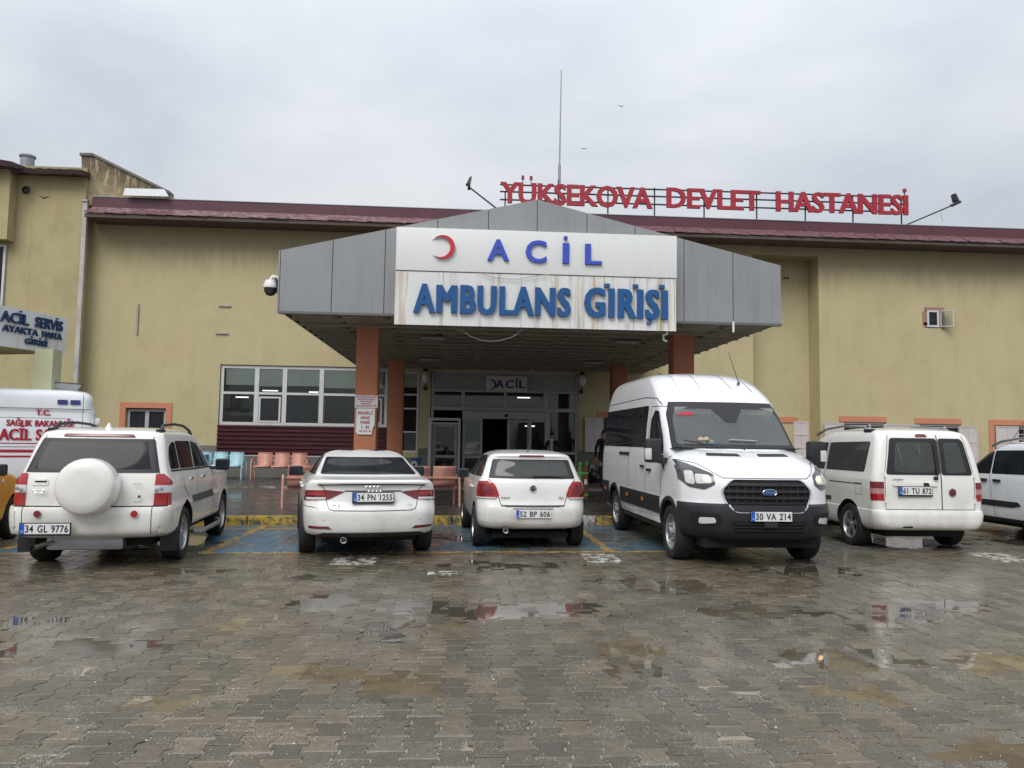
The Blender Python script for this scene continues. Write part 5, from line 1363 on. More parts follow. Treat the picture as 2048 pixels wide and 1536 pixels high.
o = bd.build('badge_emblem', MT['chrome'], c.root); o.location = (-.545, -.898, .925)
c.lettering('TIGGO', .47, 1.0, -.885, .10, .016, MT['chrome']); c.lettering('DVVT', .50, .79, -.905, .08, .012, MT['trimgrey'])
o = boxo('badge_mark', MT['trimgrey'], c.root, .535, .565, -.905, -.899, .845, .875)
c.plate('34 GL 9776', -.40, .505, -1.035, w=.52, h=.115)
boxo('exhaust_box', MT['steel'], c.root, -.55, .32, -.62, -.42, .20, .36, bevel=.05)
MB().tube([(-.45, -.5, .30), (-.50, -.85, .29), (-.53, -1.0, .28)], .030, 14, cap=False).build('exhaust_pipe', MT['chrome'], c.root, smooth=True); MB().tube([(-.528, -.985, .281), (-.52, -.93, .283)], .024, 12).build('exhaust_hole', MT['well'], c.root)
for sx in (-1, 1): boxo('mud_flap', MT['trim'], c.root, sx*.70, sx*.90, -.50, -.47, .17, .46, bevel=.01)
boxo('rear_axle', MT['well'], c.root, -.7, .7, -.05, .05, .25, .38); boxo('underbody', MT['well'], c.root, -.6, .6, -.5, 3.1, .24, .33)
zr = [(1.17, 1.50)]
sw = [[(-.55, 1.17), (-.16, 1.17), (-.16, 1.50), (-.30, 1.50), (-.45, 1.44), (-.55, 1.30)], [(-.12, 1.165), (.58, 1.155), (.62, 1.51), (-.12, 1.515)], [(.64, 1.155), (1.56, 1.14), (1.34, 1.34), (1.02, 1.48), (.68, 1.51)]]
for q in sw: c.both('side_window', q, MT['glass'], rnd=.03)
c.seam([(-.55, 1.15), (1.62, 1.125)], 's', (.2, 2), w=.02, mat=MT['ink'], name='window_strip')
for xs2 in ((.60, 1.15, .60, .50), (-.14, 1.15, .12, .62)): pass
c.seam([(.61, 1.15), (.61, .62), (.56, .40)], 's', (.2, 2)); c.seam([(-.14, 1.15), (-.14, .95), (.28, .74), (.36, .42)], 's', (.2, 2)); c.seam([(1.62, 1.13), (1.60, .75), (1.66, .42)], 's', (.2, 2)); c.seam([(.36, .40), (1.66, .40)], 's', (.2, 2))
c.panel('side_moulding', [(.35, .70), (1.60, .70), (1.60, .79), (.35, .79)], 's', MT['trimgrey'], dep=(.2, 2), off=.012, rnd=.015); 
for yy in (.18, .88): c.panel('door_handle', [(yy, 1.0), (yy+.13, 1.0), (yy+.13, 1.03), (yy, 1.03)], 's', MT['chrome'], dep=(.2, 2), off=.02, rnd=.01)
c.panel('fuel_flap', [(-.42, .94), (-.22, .94), (-.22, 1.07), (-.42, 1.07)], 's', MT['white_c'], dep=(.2, 2), off=.003, rnd=.03, thick=.004)
MB().tube([(.86, .45, .30), (.93, .55, .27), (.93, 1.95, .27), (.86, 2.05, .30)], .032, 10).build('side_step', MT['steel'], c.root, smooth=True)
for sx in (-1, 1):
    rt = MB().tube([(sx*.62, -.38, 1.63), (sx*.61, -.25, 1.71), (sx*.60, .3, 1.735), (sx*.60, .8, 1.72), (sx*.60, 1.15, 1.66), (sx*.60, 1.25, 1.60)], [.03, .02, .018, .018, .02, .03], 8)
    rt.box(sx*.62-.035, sx*.62+.035, -.46, -.30, 1.58, 1.66).build('roof_rail', MT['trim'], c.root, smooth=True, bevel=.0)
MB().lathe([(.045, 0), (.03, .03), (.01, .07), (0, .08)], 10, 'z', (-.0, -.35, 1.655)).build('antenna_base', MT['white_c'], c.root, smooth=True)
c.mirror_pair(.90, 1.62, 1.16, MT['trim'], size=(.10, .11, .085))
for sx in (-1, 1):
    c.panel('bumper_corner', [(-.98, .43), (-.52, .43), (-.44, .56), (-.38, .74), (-.98, .74)], 's', MT['white_c'], dep=((.2, 2) if sx > 0 else (-2, -.2)), off=.016, thick=.02)

front_lamps(c, 1.16, 1.56, .66, .60, .74, 3.4)

# ---------------------------------------------------------------- white saloon
c = Car('saloon_car', 'white saloon with slim dark red tail lights and boot lip spoiler', 'car', (-1.31, 11.17, 0), rad(12),
        [(.235, -.72, 3.2, .74, .3, .4), (.265, -.88, 3.35, .82, .3, .4), (.30, -.96, 3.42, .862, .28, .4), (.42, -1.0, 3.46, .885, .26, .4), (.56, -1.01, 3.47, .895, .25, .4), (.64, -.985, 3.46, .897, .25, .4), (.70, -.945, 3.44, .895, .24, .4), (.86, -.92, 3.36, .885, .22, .4),
         (.925, -.935, 3.1, .868, .2, .4), (.965, -.955, 2.7, .84, .2, .35), (.985, -.93, 2.4, .815, .2, .3), (1.0, -.78, 2.2, .79, .2, .3), (1.02, -.52, 2.05, .765, .18, .3), (1.05, -.42, 1.95, .745, .16, .3), (1.16, -.02, 1.62, .672, .15, .3), (1.27, .33, 1.32, .595, .15, .3), (1.315, .52, 1.12, .535, .15, .2), (1.35, .68, .95, .42, .15, .2), (1.365, .8, .85, .22, .1, .1)],
        MT['white_b'], .318, 2.637, 1.54, bow=(.13, .2), taper=(.045, .06))
c.wheels(x=.80, tw=.215, spokes=5)
c.panel('rear_window', [(-.66, 1.045), (.66, 1.045), (.555, 1.262), (-.555, 1.262)], 't' if False else 'r', MT['glassgrey'], dep=(-1.2, .7), rnd=.03)
for q in ([(-.30, 1.04), (.02, 1.03), (.02, 1.205), (-.02, 1.205), (-.16, 1.15)], [(.05, 1.03), (.70, 1.02), (.66, 1.285), (.30, 1.29), (.05, 1.23)], [(.73, 1.02), (1.78, 1.00), (1.40, 1.20), (1.05, 1.285), (.70, 1.29)]):
    c.both('side_window', q, MT['glass'], rnd=.02)
c.panel('boot_spoiler', [(-.72, .945), (.72, .945), (.66, .985), (-.66, .985)], 'r', MT['white_b'], dep=(-1.3, -.7), off=.012, thick=.02, rnd=.015)
c.seam([(-.69, .930), (-.4, .945), (0, .950), (.4, .945), (.69, .930)], 'r', (-1.4, -.7), w=.014, mat=MT['ink'], name='spoiler_gap', off=.016)
for sx in (-1, 1):
    P_ = lambda L_: [(sx*x, z) for x, z in L_]; dd = (.3, 1.2) if sx > 0 else (-1.2, -.3)
    c.panel('tail_light', P_([(.36, .845), (.56, .745), (.86, .72), (.86, .855), (.60, .865)]), 'r', MT['redlens2'], dep=(-1.3, -.4), off=.008, rnd=.01)
    c.panel('tail_light_bar', P_([(.62, .80), (.83, .79), (.80, .835), (.62, .84)]), 'r', MT['redlens'], dep=(-1.3, -.4), off=.014)
    c.panel('tail_light_clear', P_([(.60, .745), (.83, .735), (.83, .765), (.60, .77)]), 'r', MT['clearlens'], dep=(-1.3, -.4), off=.014)
    c.panel('tail_light', [(-.95, .72), (-.66, .745), (-.60, .84), (-.95, .855)], 's', MT['redlens2'], dep=dd, off=.008)
    c.panel('reflector', P_([(.52, .37), (.80, .375), (.80, .405), (.56, .405)]), 'r', MT['redlens2'], dep=(-1.3, -.4), off=.008)
    c.seam(P_([(.68, .94), (.605, .86), (.585, .70), (.56, .625), (.50, .605), (.0, .60)]), 'r', (-1.3, -.4), w=.009)
    c.seam(P_([(.89, .64), (.60, .66)]), 's', dd)
c.panel('diffuser', [(-.62, .205), (.62, .205), (.70, .29), (.62, .32), (-.62, .32), (-.70, .29)], 'r', MT['trim'], dep=(-1.3, -.3), off=.012, thick=.02)
MB().tube([(-.36, -.8, .235), (-.37, -1.02, .235)], .040, 16).build('exhaust_pipe', MT['black'], c.root, smooth=True); MB().lathe([(.030, 0), (.040, -.004), (.042, .01)], 18, 'y', (-.37, -1.02, .235)).build('exhaust_rim', MT['steel'], c.root)
rg = MB()
for k in range(4): rg.tube([(-.075+k*.05+.036*cos(a), 0, .036*sin(a)) for a in np.linspace(0, 2*pi, 25)], 0.0032, 6, cap=False)
o = rg.build('badge_emblem', MT['chrome'], c.root, smooth=True); o.location = (0, -.948, .885)
c.lettering('A3', -.52, .655, -.972, .095, .034, MT['chrome'], bold=.01); c.lettering('TDI', .44, .665, -.976, .065, .024, MT['chrome'], bold=.01)
c.plate('34 PN 1255', 0, .775, -.975, w=.52, h=.112, tilt=-6)
c.panel('plate_recess', [(-.37, .86), (.37, .86), (.36, .845), (-.36, .845)], 'r', MT['ink'], dep=(-1.3, -.4), off=.006, thick=0)
for xx_ in (-.62, -.22, .22, .62):
    o = MB().lathe([(0, -.004), (.011, -.003), (.012, 0)], 12, 'y').build('parking_sensor', MT['white_c'], c.root); o.location = (xx_, -1.008+.13*(xx_/.89)**2, .50)
c.seam([(.02, 1.02), (.02, .62), (.06, .36)], 's', (-2, -.2)); c.seam([(.71, 1.0), (.71, .36)], 's', (-2, -.2)); c.seam([(1.75, .98), (1.78, .36)], 's', (-2, -.2))
for yy in (.16, .88): c.panel('door_handle', [(yy, .84), (yy+.17, .84), (yy+.17, .875), (yy, .875)], 's', MT['white_b'], dep=(-2, -.2), off=.028, rnd=.012)
c.mirror_pair(.86, 1.58, 1.01, MT['trim'], size=(.11, .10, .075))
boxo('underbody', MT['well'], c.root, -.62, .62, -.6, 3.2, .17, .24)

front_lamps(c, 1.04, 1.26, .66, .55, .60, 3.46)

for o_ in c.root.children:
    if not o_.name.startswith('wheel'): o_.location.z += .045
# ---------------------------------------------------------------- white hatchback
c = Car('hatchback', 'white hatchback with square red tail lights and roof aerial', 'car', (1.045, 11.85, 0), rad(3.6),
        [(.285, -.40, 2.9, .70, .2, .4), (.315, -.56, 3.02, .77, .22, .4), (.355, -.625, 3.1, .805, .22, .4), (.43, -.655, 3.17, .828, .22, .4), (.55, -.665, 3.2, .838, .22, .4), (.64, -.65, 3.2, .841, .22, .4), (.70, -.618, 3.19, .841, .2, .4), (.90, -.598, 3.0, .832, .19, .4),
         (.98, -.582, 2.6, .812, .18, .4), (1.03, -.56, 2.25, .788, .17, .3), (1.07, -.545, 2.05, .765, .16, .3), (1.335, -.415, 1.40, .655, .14, .3), (1.37, -.43, 1.3, .625, .14, .3), (1.395, -.40, 1.18, .59, .16, .3), (1.425, -.2, 1.0, .52, .2, .2), (1.448, .1, .8, .38, .2, .2), (1.455, .3, .6, .18, .1, .1)],
        MT['white_b'], .302, 2.47, 1.46, bow=(.09, .2), taper=(.03, .06))
c.wheels(x=.752, tw=.20, spokes=5)
RWp = [(-.66, 1.04), (.66, 1.04), (.585, 1.32), (-.585, 1.32)]; RWi = roundpoly([(-.575, 1.075), (.575, 1.075), (.50, 1.30), (-.50, 1.30)], .06)
c.panel('window_border', RWp, 'r', MT['ink'], dep=(-1, .2), off=.004, rnd=.03, thick=.0, hole=RWi)
c.panel('rear_window', RWi, 'r', MT['carclear'], dep=(-1, .2), off=.005, thick=0)
c.open(RWi, 'r', (-1, .2))
for xx_ in (-.42, 0, .42): boxo('headrest', MT['seat'], c.root, xx_-.12, xx_+.12, .12, .22, 1.03, 1.20, bevel=.03)
boxo('rear_bench', MT['seat'], c.root, -.62, .62, .10, .3, .5, 1.03, bevel=.04)
for xx_ in (-.36, .36): boxo('headrest', MT['seat'], c.root, xx_-.13, xx_+.13, .98, 1.08, 1.05, 1.25, bevel=.03); boxo('front_seat', MT['seat'], c.root, xx_-.24, xx_+.24, .95, 1.15, .5, 1.05, bevel=.05)
MB().tube([(.03, -.565, 1.065), (-.0, -.575, 1.075), (.22, -.56, 1.085), (.46, -.545, 1.07)], .009, 6).build('rear_wiper', MT['ink'], c.root)
c.panel('brake_light', [(-.20, 1.362), (.20, 1.362), (.18, 1.383), (-.18, 1.383)], 'r', MT['redlens2'], dep=(-1, .2), off=.006, rnd=.01)
for sx in (-1, 1):
    P_ = lambda L_: [(sx*x, z) for x, z in L_]; dd = (.3, 1.2) if sx > 0 else (-1.2, -.3)
    c.panel('tail_light', P_([(.505, .80), (.56, .745), (.85, .745), (.85, .99), (.62, 1.0), (.555, .93)]), 'r', MT['redlens'], dep=(-1, 0), off=.012, thick=.02, rnd=.02)
    c.panel('tail_light_core', P_([(.58, .80), (.74, .80), (.72, .94), (.64, .95)]), 'r', MT['redlens2'], dep=(-1, 0), off=.017, rnd=.02)
    c.panel('tail_light_clear', P_([(.56, .748), (.82, .748), (.82, .768), (.545, .768)]), 'r', MT['clearlens'], dep=(-1, 0), off=.017)
    c.panel('tail_light', [(-.62, .745), (-.40, .75), (-.33, .86), (-.40, .98), (-.62, .99)], 's', MT['redlens'], dep=dd, off=.012, thick=.02)
    c.seam(P_([(.66, 1.03), (.60, .98), (.52, .80), (.48, .66), (.40, .635), (0, .63)]), 'r', (-1, 0), w=.010)
c.seam([(-.47, .648), (.47, .648)], 'r', (-1, 0), w=.020, mat=MT['trimgrey'], name='tailgate_shadow_lip')
c.seam([(-.80, .42), (-.5, .40), (0, .395), (.5, .40), (.80, .42)], 'r', (-1, 0), w=.010, mat=MT['white_c'], name='bumper_crease', off=.008)
c.panel('plate_recess', [(-.33, .46), (.33, .46), (.33, .61), (-.33, .61)], 'r', MT['white_c'], dep=(-1, 0), off=.0015, thick=0, rnd=.02); c.seam([(-.30, .605), (.30, .605)], 'r', (-1, 0), w=.014, mat=MT['trimgrey'], name='plate_shadow_lip', off=.004)
c.plate('52 BP 606', .0, .535, -.682, w=.52, h=.112, rim=False)
b_ = MB().lathe([(.043, -.004), (.052, -.006), (.056, 0)], 28, 'y').tube([(-.034, -.004, .028), (-.014, -.004, -.036), (0, -.004, .0), (.014, -.004, -.036), (.034, -.004, .028)], .005, 6).tube([(-.016, -.004, .038), (0, -.004, .006), (.016, -.004, .038)], .005, 6).build('badge_emblem', MT['chrome'], c.root, smooth=True); b_.location = (0, -.612, .895)
o = MB().lathe([(0, -.002), (.046, -.002), (.046, 0)], 24, 'y').build('badge_disc', MT['ink'], c.root); o.location = (0, -.610, .895)
c.lettering('POLO', -.475, .755, -.603, .12, .020, MT['trimgrey'], bold=.03); c.lettering('TDI', .39, .755, -.603, .068, .022, MT['trimgrey'], bold=.03)
MB().tube([(-.40, -.5, .295), (-.41, -.655, .295)], .040, 16).build('exhaust_pipe', MT['black'], c.root, smooth=True); MB().lathe([(.028, 0), (.040, -.006), (.043, .012)], 18, 'y', (-.41, -.655, .295)).build('exhaust_rim', MT['steel'], c.root, smooth=True)
for q in ([(-.34, 1.06), (.42, 1.04), (.42, 1.37), (-.02, 1.37), (-.22, 1.30)], [(.45, 1.04), (1.85, 1.02), (1.5, 1.22), (1.12, 1.36), (.45, 1.37)]): c.both('side_window', q, MT['glass'], rnd=.04)
c.seam([(.44, 1.03), (.44, .62), (.30, .40), (.34, .30)], 's', (-2, -.2)); c.seam([(1.80, 1.0), (1.86, .3)], 's', (-2, -.2)); c.seam([(.34, .30), (1.86, .30)], 's', (-2, -.2))
for yy in (.56, .30): c.panel('door_handle', [(yy, .86), (yy+.13, .86), (yy+.13, .89), (yy, .89)], 's', MT['white_b'], dep=(-2, -.2), off=.026, rnd=.01)
MB().tube([(-.02, -.16, 1.42), (-.02, -.30, 1.68)], [.007, .004], 6).lathe([(.022, 0), (.012, .03), (0, .03)], 8, 'z', (-.02, -.15, 1.415)).build('roof_aerial', MT['black'], c.root)
c.mirror_pair(.81, 1.52, 1.03, MT['white_b'], size=(.10, .10, .075), house=MT['trimgrey'])
boxo('underbody', MT['well'], c.root, -.58, .58, -.4, 3.0, .16, .24)

front_lamps(c, 1.07, 1.35, .66, .56, .62, 3.2)

c.root.scale = (.975, .975, .99)
# ---------------------------------------------------------------- white high-roof minibus, facing the camera
tx, ty, td = 3.92, 10.60, rad(180+1.3)
WBT = 3.35
c = Car('minibus', 'white high-roof minibus with black bumper and lit headlamps', 'minibus', (tx - WBT*sin(rad(1.3)), ty + WBT*cos(rad(1.3)), 0), td,
        [(.34, -1.05, WBT+.78, .86, .15, .5), (.38, -1.12, WBT+.90, .94, .15, .5), (.48, -1.16, WBT+.97, 1.0, .13, .46), (.66, -1.17, WBT+1.0, 1.02, .12, .44), (.78, -1.17, WBT+.99, 1.025, .12, .44), (.80, -1.17, WBT+.955, 1.02, .12, .42), (1.05, -1.17, WBT+.93, 1.022, .12, .42),
         (1.17, -1.17, WBT+.86, 1.02, .12, .42), (1.26, -1.17, WBT+.72, 1.015, .12, .42), (1.36, -1.17, WBT+.45, 1.01, .12, .42), (1.43, -1.165, WBT+.22, 1.0, .12, .40), (1.47, -1.165, WBT+.09, .992, .12, .36), (1.52, -1.16, WBT+.03, .984, .12, .34), (1.80, -1.15, WBT-.26, .962, .13, .28), (2.13, -1.13, WBT-.60, .925, .14, .26), (2.20, -1.12, WBT-.68, .915, .14, .26),
         (2.36, -1.10, WBT-.90, .885, .16, .32), (2.50, -1.05, WBT-1.16, .845, .2, .35), (2.60, -.98, WBT-1.42, .78, .25, .4), (2.66, -.85, WBT-1.75, .67, .3, .4), (2.70, -.6, WBT-2.4, .45, .3, .3), (2.71, -.2, 0.4, .2, .1, .1)],
        MT['white_d'], .36, WBT, 1.74, bow=(.03, .17), taper=(.0, .035), aw=.30)
c.wheels(x=.885, tw=.24, rim='steel', hub=True)
F_ = WBT
wo = [(-.905, 1.485), (.905, 1.485), (.86, 1.97), (.79, 2.155), (-.79, 2.155), (-.86, 1.97)]
wi = roundpoly([(-.84, 1.54), (.84, 1.54), (.80, 1.92), (.73, 2.055), (-.73, 2.055), (-.80, 1.92)], .05)
c.panel('windscreen_border', wo, 'f', MT['ink'], dep=(F_-1.2, F_+.6), off=.004, thick=.006, hole=wi)
c.panel('windscreen', wi, 'f', MT['wscreen'], dep=(F_-1.2, F_+.6), off=.002, thick=0)
c.open(wi, 'f', (F_-1.2, F_+.6))
c.panel('sensor_patch', [(-.24, 2.06), (.24, 2.06), (.07, 1.85), (-.07, 1.85)], 'f', MT['ink'], dep=(F_-1.2, F_+.6), off=.006, thick=0)
c.panel('red_sticker', [(.50, 1.955), (.72, 1.945), (.70, 1.985), (.52, 2.01)], 'f', MT['redink'], dep=(F_-1.2, F_+.6), off=.007, thick=0)
# cab inside
MB().add([(-.93, F_+.02, 1.50), (.93, F_+.02, 1.50), (.93, F_-.55, 1.46), (-.93, F_-.55, 1.46), (-.93, F_-.55, .9), (.93, F_-.55, .9)], [(0, 1, 2, 3), (3, 2, 5, 4)]).build('dashboard', MT['trim'], c.root, fix=False)
boxo('cab_bulkhead', MT['seat'], c.root, -.80, .80, F_-1.75, F_-1.70, .5, 2.25)
for xx_ in (-.5, .15, .55): boxo('cab_seat', MT['seat'], c.root, xx_-.25, xx_+.25, F_-1.35, F_-1.15, .8, 1.62, bevel=.06); boxo('headrest', MT['seat'], c.root, xx_-.13, xx_+.13, F_-1.36, F_-1.24, 1.64, 1.85, bevel=.04)
o = MB().lathe([(.17, -.012), (.19, 0), (.17, .012)], 28, 'y').build('steering_wheel', MT['black'], c.root, smooth=True); o.location = (-.48, F_-.55, 1.55); o.rotation_euler = (rad(-25), 0, 0)
boxo('sun_visor', MT['insidepale'], c.root, -.75, -.2, F_-.62, F_-.60, 1.98, 2.08); boxo('sun_visor', MT['insidepale'], c.root, .2, .75, F_-.62, F_-.60, 1.98, 2.08)
o = boxo('paper_sheet', MT['paper'], c.root, -.27, .12, -.002, .002, 0, .10); o.location = (.02, F_-.10, 1.565); o.rotation_euler = (rad(-62), rad(-2), 0)
fb = MB(); rr_ = random.Random(4)
for k in range(14): fb.lathe([(0, -.04), (.035, -.02), (.045, .0), (.03, .03), (0, .04)], 8, 'z', (.42+rr_.uniform(-.10, .13), F_-.10+rr_.uniform(-.04, .04), 1.545+rr_.uniform(0, .07)))
fb.build('plush_toy', MT['fur'], c.root, smooth=True)
boxo('blue_card', MT['bluebox'], c.root, .22, .48, F_-.02, F_-.01, 1.505, 1.555)
# bonnet vents
for sx in (-1, 1):
    c.panel('bonnet_vent', [(sx*.12, 1.388), (sx*.58, 1.392), (sx*.55, 1.425), (sx*.14, 1.420)], 'f', MT['ink'], dep=(F_-.5, F_+1.2), off=.006, rnd=.01)
# grille
hx = [(-.53, 1.08), (.53, 1.08), (.64, .98), (.58, .80), (.47, .70), (-.47, .70), (-.58, .80), (-.64, .98)]; hx[0], hx[1] = (-.50, 1.11), (.50, 1.11); hx = [(x*.94, z*1.0-.0) for x, z in hx]
c.panel('grille_surround', roundpoly(hx, .05), 'f', MT['chrome'], dep=(F_+.2, F_+1.4), off=.022, thick=.03, hole=roundpoly([(x*.965, .905+(z-.905)*.95) for x, z in hx], .05))
c.panel('grille', roundpoly([(x*.965, .905+(z-.905)*.95) for x, z in hx], .05), 'f', MT['well'], dep=(F_+.2, F_+1.4), off=.004, thick=0)
for k, (zz_, xw) in enumerate(((1.045, .50), (.965, .565), (.885, .555), (.805, .52), (.735, .46))):
    c.panel('grille_bar', [(-xw, zz_-.016), (xw, zz_-.016), (xw, zz_+.016), (-xw, zz_+.016)], 'f', MT['trim'], dep=(F_+.2, F_+1.4), off=.028, thick=.028)
for k in range(-5, 6):
    if k: c.panel('grille_rib', [(k*.1-.006, .72), (k*.1+.006, .72), (k*.1+.006, 1.06), (k*.1-.006, 1.06)], 'f', MT['trim'], dep=(F_+.2, F_+1.4), off=.016, thick=.016)
o = MB().lathe([(0, -.012), (.07, -.010), (.078, 0)], 32, 'y').build('badge_disc', MT['navylet'], c.root, smooth=True); o.location = (0, F_+.985, .955); o.scale = (1.15, 1, .52); o.rotation_euler = (0, 0, pi)
o = MB().tube([(.079*cos(a), 0, .079*sin(a)) for a in np.linspace(0, 2*pi, 33)], .005, 6, cap=False).build('badge_ring', MT['chrome'], c.root, smooth=True); o.location = (0, F_+.99, .955); o.scale = (1.15, 1, .52)
c.lettering('Ford', .058, .943, F_+1.0, .115, .030, MT['chrome'], bold=.02, back=False, shear=.25)
for sx in (-1, 1):
    P_ = lambda L_: [(sx*x, z) for x, z in L_]; dd = (.3, 1.3) if sx > 0 else (-1.3, -.3); fd = (F_+.1, F_+1.4)
    hl = [(.655, 1.045), (.78, .975), (.93, 1.0), (1.01, 1.10), (1.02, 1.325), (.985, 1.34), (.66, 1.165)]
    c.panel('headlight', P_(hl), 'f', MT['lampblack'], dep=fd, off=.008, thick=.02, rnd=.025)
    c.panel('headlight', [(F_+.34, 1.30), (F_+.60, 1.13), (F_+.86, 1.02), (F_+.9, 1.0), (F_+.9, 1.2), (F_+.6, 1.32), (F_+.36, 1.36)], 's', MT['lampblack'], dep=dd, off=.007, thick=.02)
    c.panel('headlight_reflector', P_([(.69, 1.055), (.86, 1.045), (.86, 1.165), (.72, 1.155)]), 'f', MT['clearlens'], dep=fd, off=.014, rnd=.03)
    c.panel('headlight_reflector', P_([(.87, 1.03), (.955, 1.05), (.95, 1.20), (.87, 1.20)]), 'f', MT['clearlens'], dep=fd, off=.014, rnd=.03)
    c.panel('headlamp_bulb', P_([(.70, 1.085), (.775, 1.08), (.775, 1.145), (.71, 1.14)]), 'f', MT['bulb'], dep=fd, off=.019, rnd=.025)
    c.panel('fog_light_recess', P_([(.60, .56), (.88, .52), (.93, .58), (.93, .70), (.62, .68)]), 'f', MT['well'], dep=fd, off=.018, thick=0, rnd=.03)
    c.panel('fog_light', P_([(.66, .575), (.84, .555), (.84, .635), (.68, .64)]), 'f', MT['clearlens'], dep=fd, off=.026, rnd=.03)
    c.panel('bumper', P_([(0.0, .345), (1.1, .345), (1.1, .80), (0.0, .80)]), 'f', MT['trim'], dep=(F_+.35, F_+1.4), off=.010, thick=.015)
    c.panel('bumper', [(F_+.34, .36), (F_+.95, .36), (F_+.95, .80), (F_+.36, .80)], 's', MT['trim'], dep=dd, off=.0105, thick=.015)
    # cladding between and behind the wheels, wheel arch lip
    c.panel('side_cladding', [(.46, .56), (F_-.45, .56), (F_-.45, .80), (.46, .80)], 's', MT['trim'], dep=dd, off=.014, thick=.015)
    c.panel('side_cladding', [(-1.15, .44), (-.45, .44), (-.45, .84), (-1.15, .84)], 's', MT['trim'], dep=dd, off=.013, thick=.015)
    for yy in (0, F_):
        N_ = 14; Rr = .36+.055
        for k in range(N_):
            a0, a1 = pi*k/N_-.12, pi*(k+1)/N_-.12
            c.panel('arch_lip', [(yy+Rr*cos(a0), .375+Rr*sin(a0)), (yy+(Rr+.05)*cos(a0), .375+(Rr+.05)*sin(a0)), (yy+(Rr+.05)*cos(a1), .375+(Rr+.05)*sin(a1)), (yy+Rr*cos(a1), .375+Rr*sin(a1))], 's', MT['trim'], dep=dd, off=.018, thick=.02) if (sx > 0) else None
    for (ya, yb) in ((.62, 1.55), (-.98, .52)): pass
    c.panel('side_window', [(-.98, 1.48), (1.98, 1.48), (1.98, 2.12), (-.98, 2.12)], 's', MT['glass'], dep=dd, off=.006, rnd=.05)
    for yy in (.03, 1.04): c.seam([(yy, 1.50), (yy, 2.10)], 's', dd, w=.02, mat=MT['ink'], name='window_divider', off=.009)
    c.panel('door_window', [(2.20, 1.40), (F_-.36, 1.40), (F_-.52, 1.66), (F_-.84, 2.02), (2.34, 2.04), (2.20, 1.9)], 's', MT['glass'], dep=dd, off=.006, rnd=.03)
    c.panel('quarter_window', [(F_-.60, 1.375), (F_-.22, 1.16), (F_-.34, 1.385)], 's', MT['ink'], dep=dd, off=.006)
    c.panel('door_handle', [(2.26, 1.13), (2.44, 1.13), (2.44, 1.17), (2.26, 1.17)], 's', MT['trim'], dep=dd, off=.03); c.panel('door_handle', [(1.88, 1.17), (2.04, 1.17), (2.04, 1.21), (1.88, 1.21)], 's', MT['trim'], dep=dd, off=.03)
    c.panel('sliding_rail', [(.35, 1.34), (1.05, 1.34), (1.05, 1.39), (.35, 1.39)], 's', MT['trim'], dep=dd, off=.012)
    c.seam([(2.13, 2.10), (2.12, 1.2), (2.12, .56)], 's', dd, w=.012); c.seam([(1.02, 2.2), (1.02, .82)], 's', dd, w=.008); c.seam([(F_-.02, 1.38), (F_-.36, 1.2), (F_-.42, .82)], 's', dd, w=.012)
    c.seam([(2.13, 2.10), (F_-.75, 2.09), (F_-.2, 1.72)], 's', dd, w=.010); c.seam([(-.9, 2.24), (1.7, 2.26), (2.3, 2.22), (2.5, 2.12)], 's', dd, w=.012, mat=MT['trimgrey'], name='roof_gutter')
    for yy in (-.75, .95, 1.95): c.panel('marker_lamp', [(yy, .675), (yy+.085, .675), (yy+.085, .725), (yy, .725)], 's', MT['amber'], dep=dd, off=.022)
    for xx_ in (.22, .52): c.seam([(sx*xx_*1.1, F_-.95), (sx*xx_, F_-1.7)], 't', (2.2, 3), w=.022, mat=MT['white_e'], name='roof_rib', off=.012)
for sx in (1, -1):
    t = bpy.data.objects.new('door_mirror', None); COL.objects.link(t); t.parent = c.root; t.location = (sx*1.06, F_-.16, 1.44)
    MB().box(sx*.02, sx*.25, -.10, .06, -.16, .17).build('mirror_housing', MT['trim'], t, bevel=.045, smooth=True); MB().box(-sx*.08, sx*.06, -.06, .02, -.17, -.09).build('mirror_foot', MT['trim'], t, bevel=.01)
    MB().box(sx*.17, sx*.262, -.02, .073, -.12, .04).build('indicator', MT['clearlens'], t, bevel=.02, smooth=True)
c.panel('lower_grille', [(-.44, .455), (.44, .455), (.50, .60), (-.50, .60)], 'f', MT['well'], dep=(F_+.3, F_+1.4), off=.016, thick=0, rnd=.03)
for zz_ in (.49, .53, .57): c.panel('grille_bar', [(-.45, zz_-.006), (.45, zz_-.006), (.45, zz_+.006), (-.45, zz_+.006)], 'f', MT['trim'], dep=(F_+.3, F_+1.4), off=.026, thick=.012)
boxo('radar_sensor', MT['trim'], c.root, -.09, .09, F_+.98, F_+1.03, .52, .61, bevel=.01)
c.plate('30 VA 214', 0, .665, F_+1.04, w=.53, h=.115, back=False, rim=False)
MB().tube([(-.0, F_+.20, 1.475), (.02, F_+.19, 1.49), (.50, F_+.06, 1.545), (.78, F_-.08, 1.60)], .011, 6).tube([(.82, F_-.02, 1.50), (.55, F_+.12, 1.50), (.3, F_+.16, 1.51)], .014, 6).tube([(-.80, F_-.0, 1.50), (-.45, F_+.14, 1.495), (-.05, F_+.19, 1.495)], .011, 6).build('wipers', MT['ink'], c.root)
c.seam([(-1.0, 1.345), (-.80, 1.30), (-.655, 1.185), (-.56, 1.125), (.56, 1.125), (.655, 1.185), (.80, 1.30), (1.0, 1.345)], 'f', (F_+.1, F_+1.4), w=.008)
o = MB().tube([(-.42, F_-1.10, 2.50), (-.36, F_-1.35, 2.98)], [.007, .004], 6).lathe([(.03, 0), (.012, .05), (0, .05)], 8, 'z', (-.42, F_-1.09, 2.46)).build('roof_aerial', MT['black'], c.root)
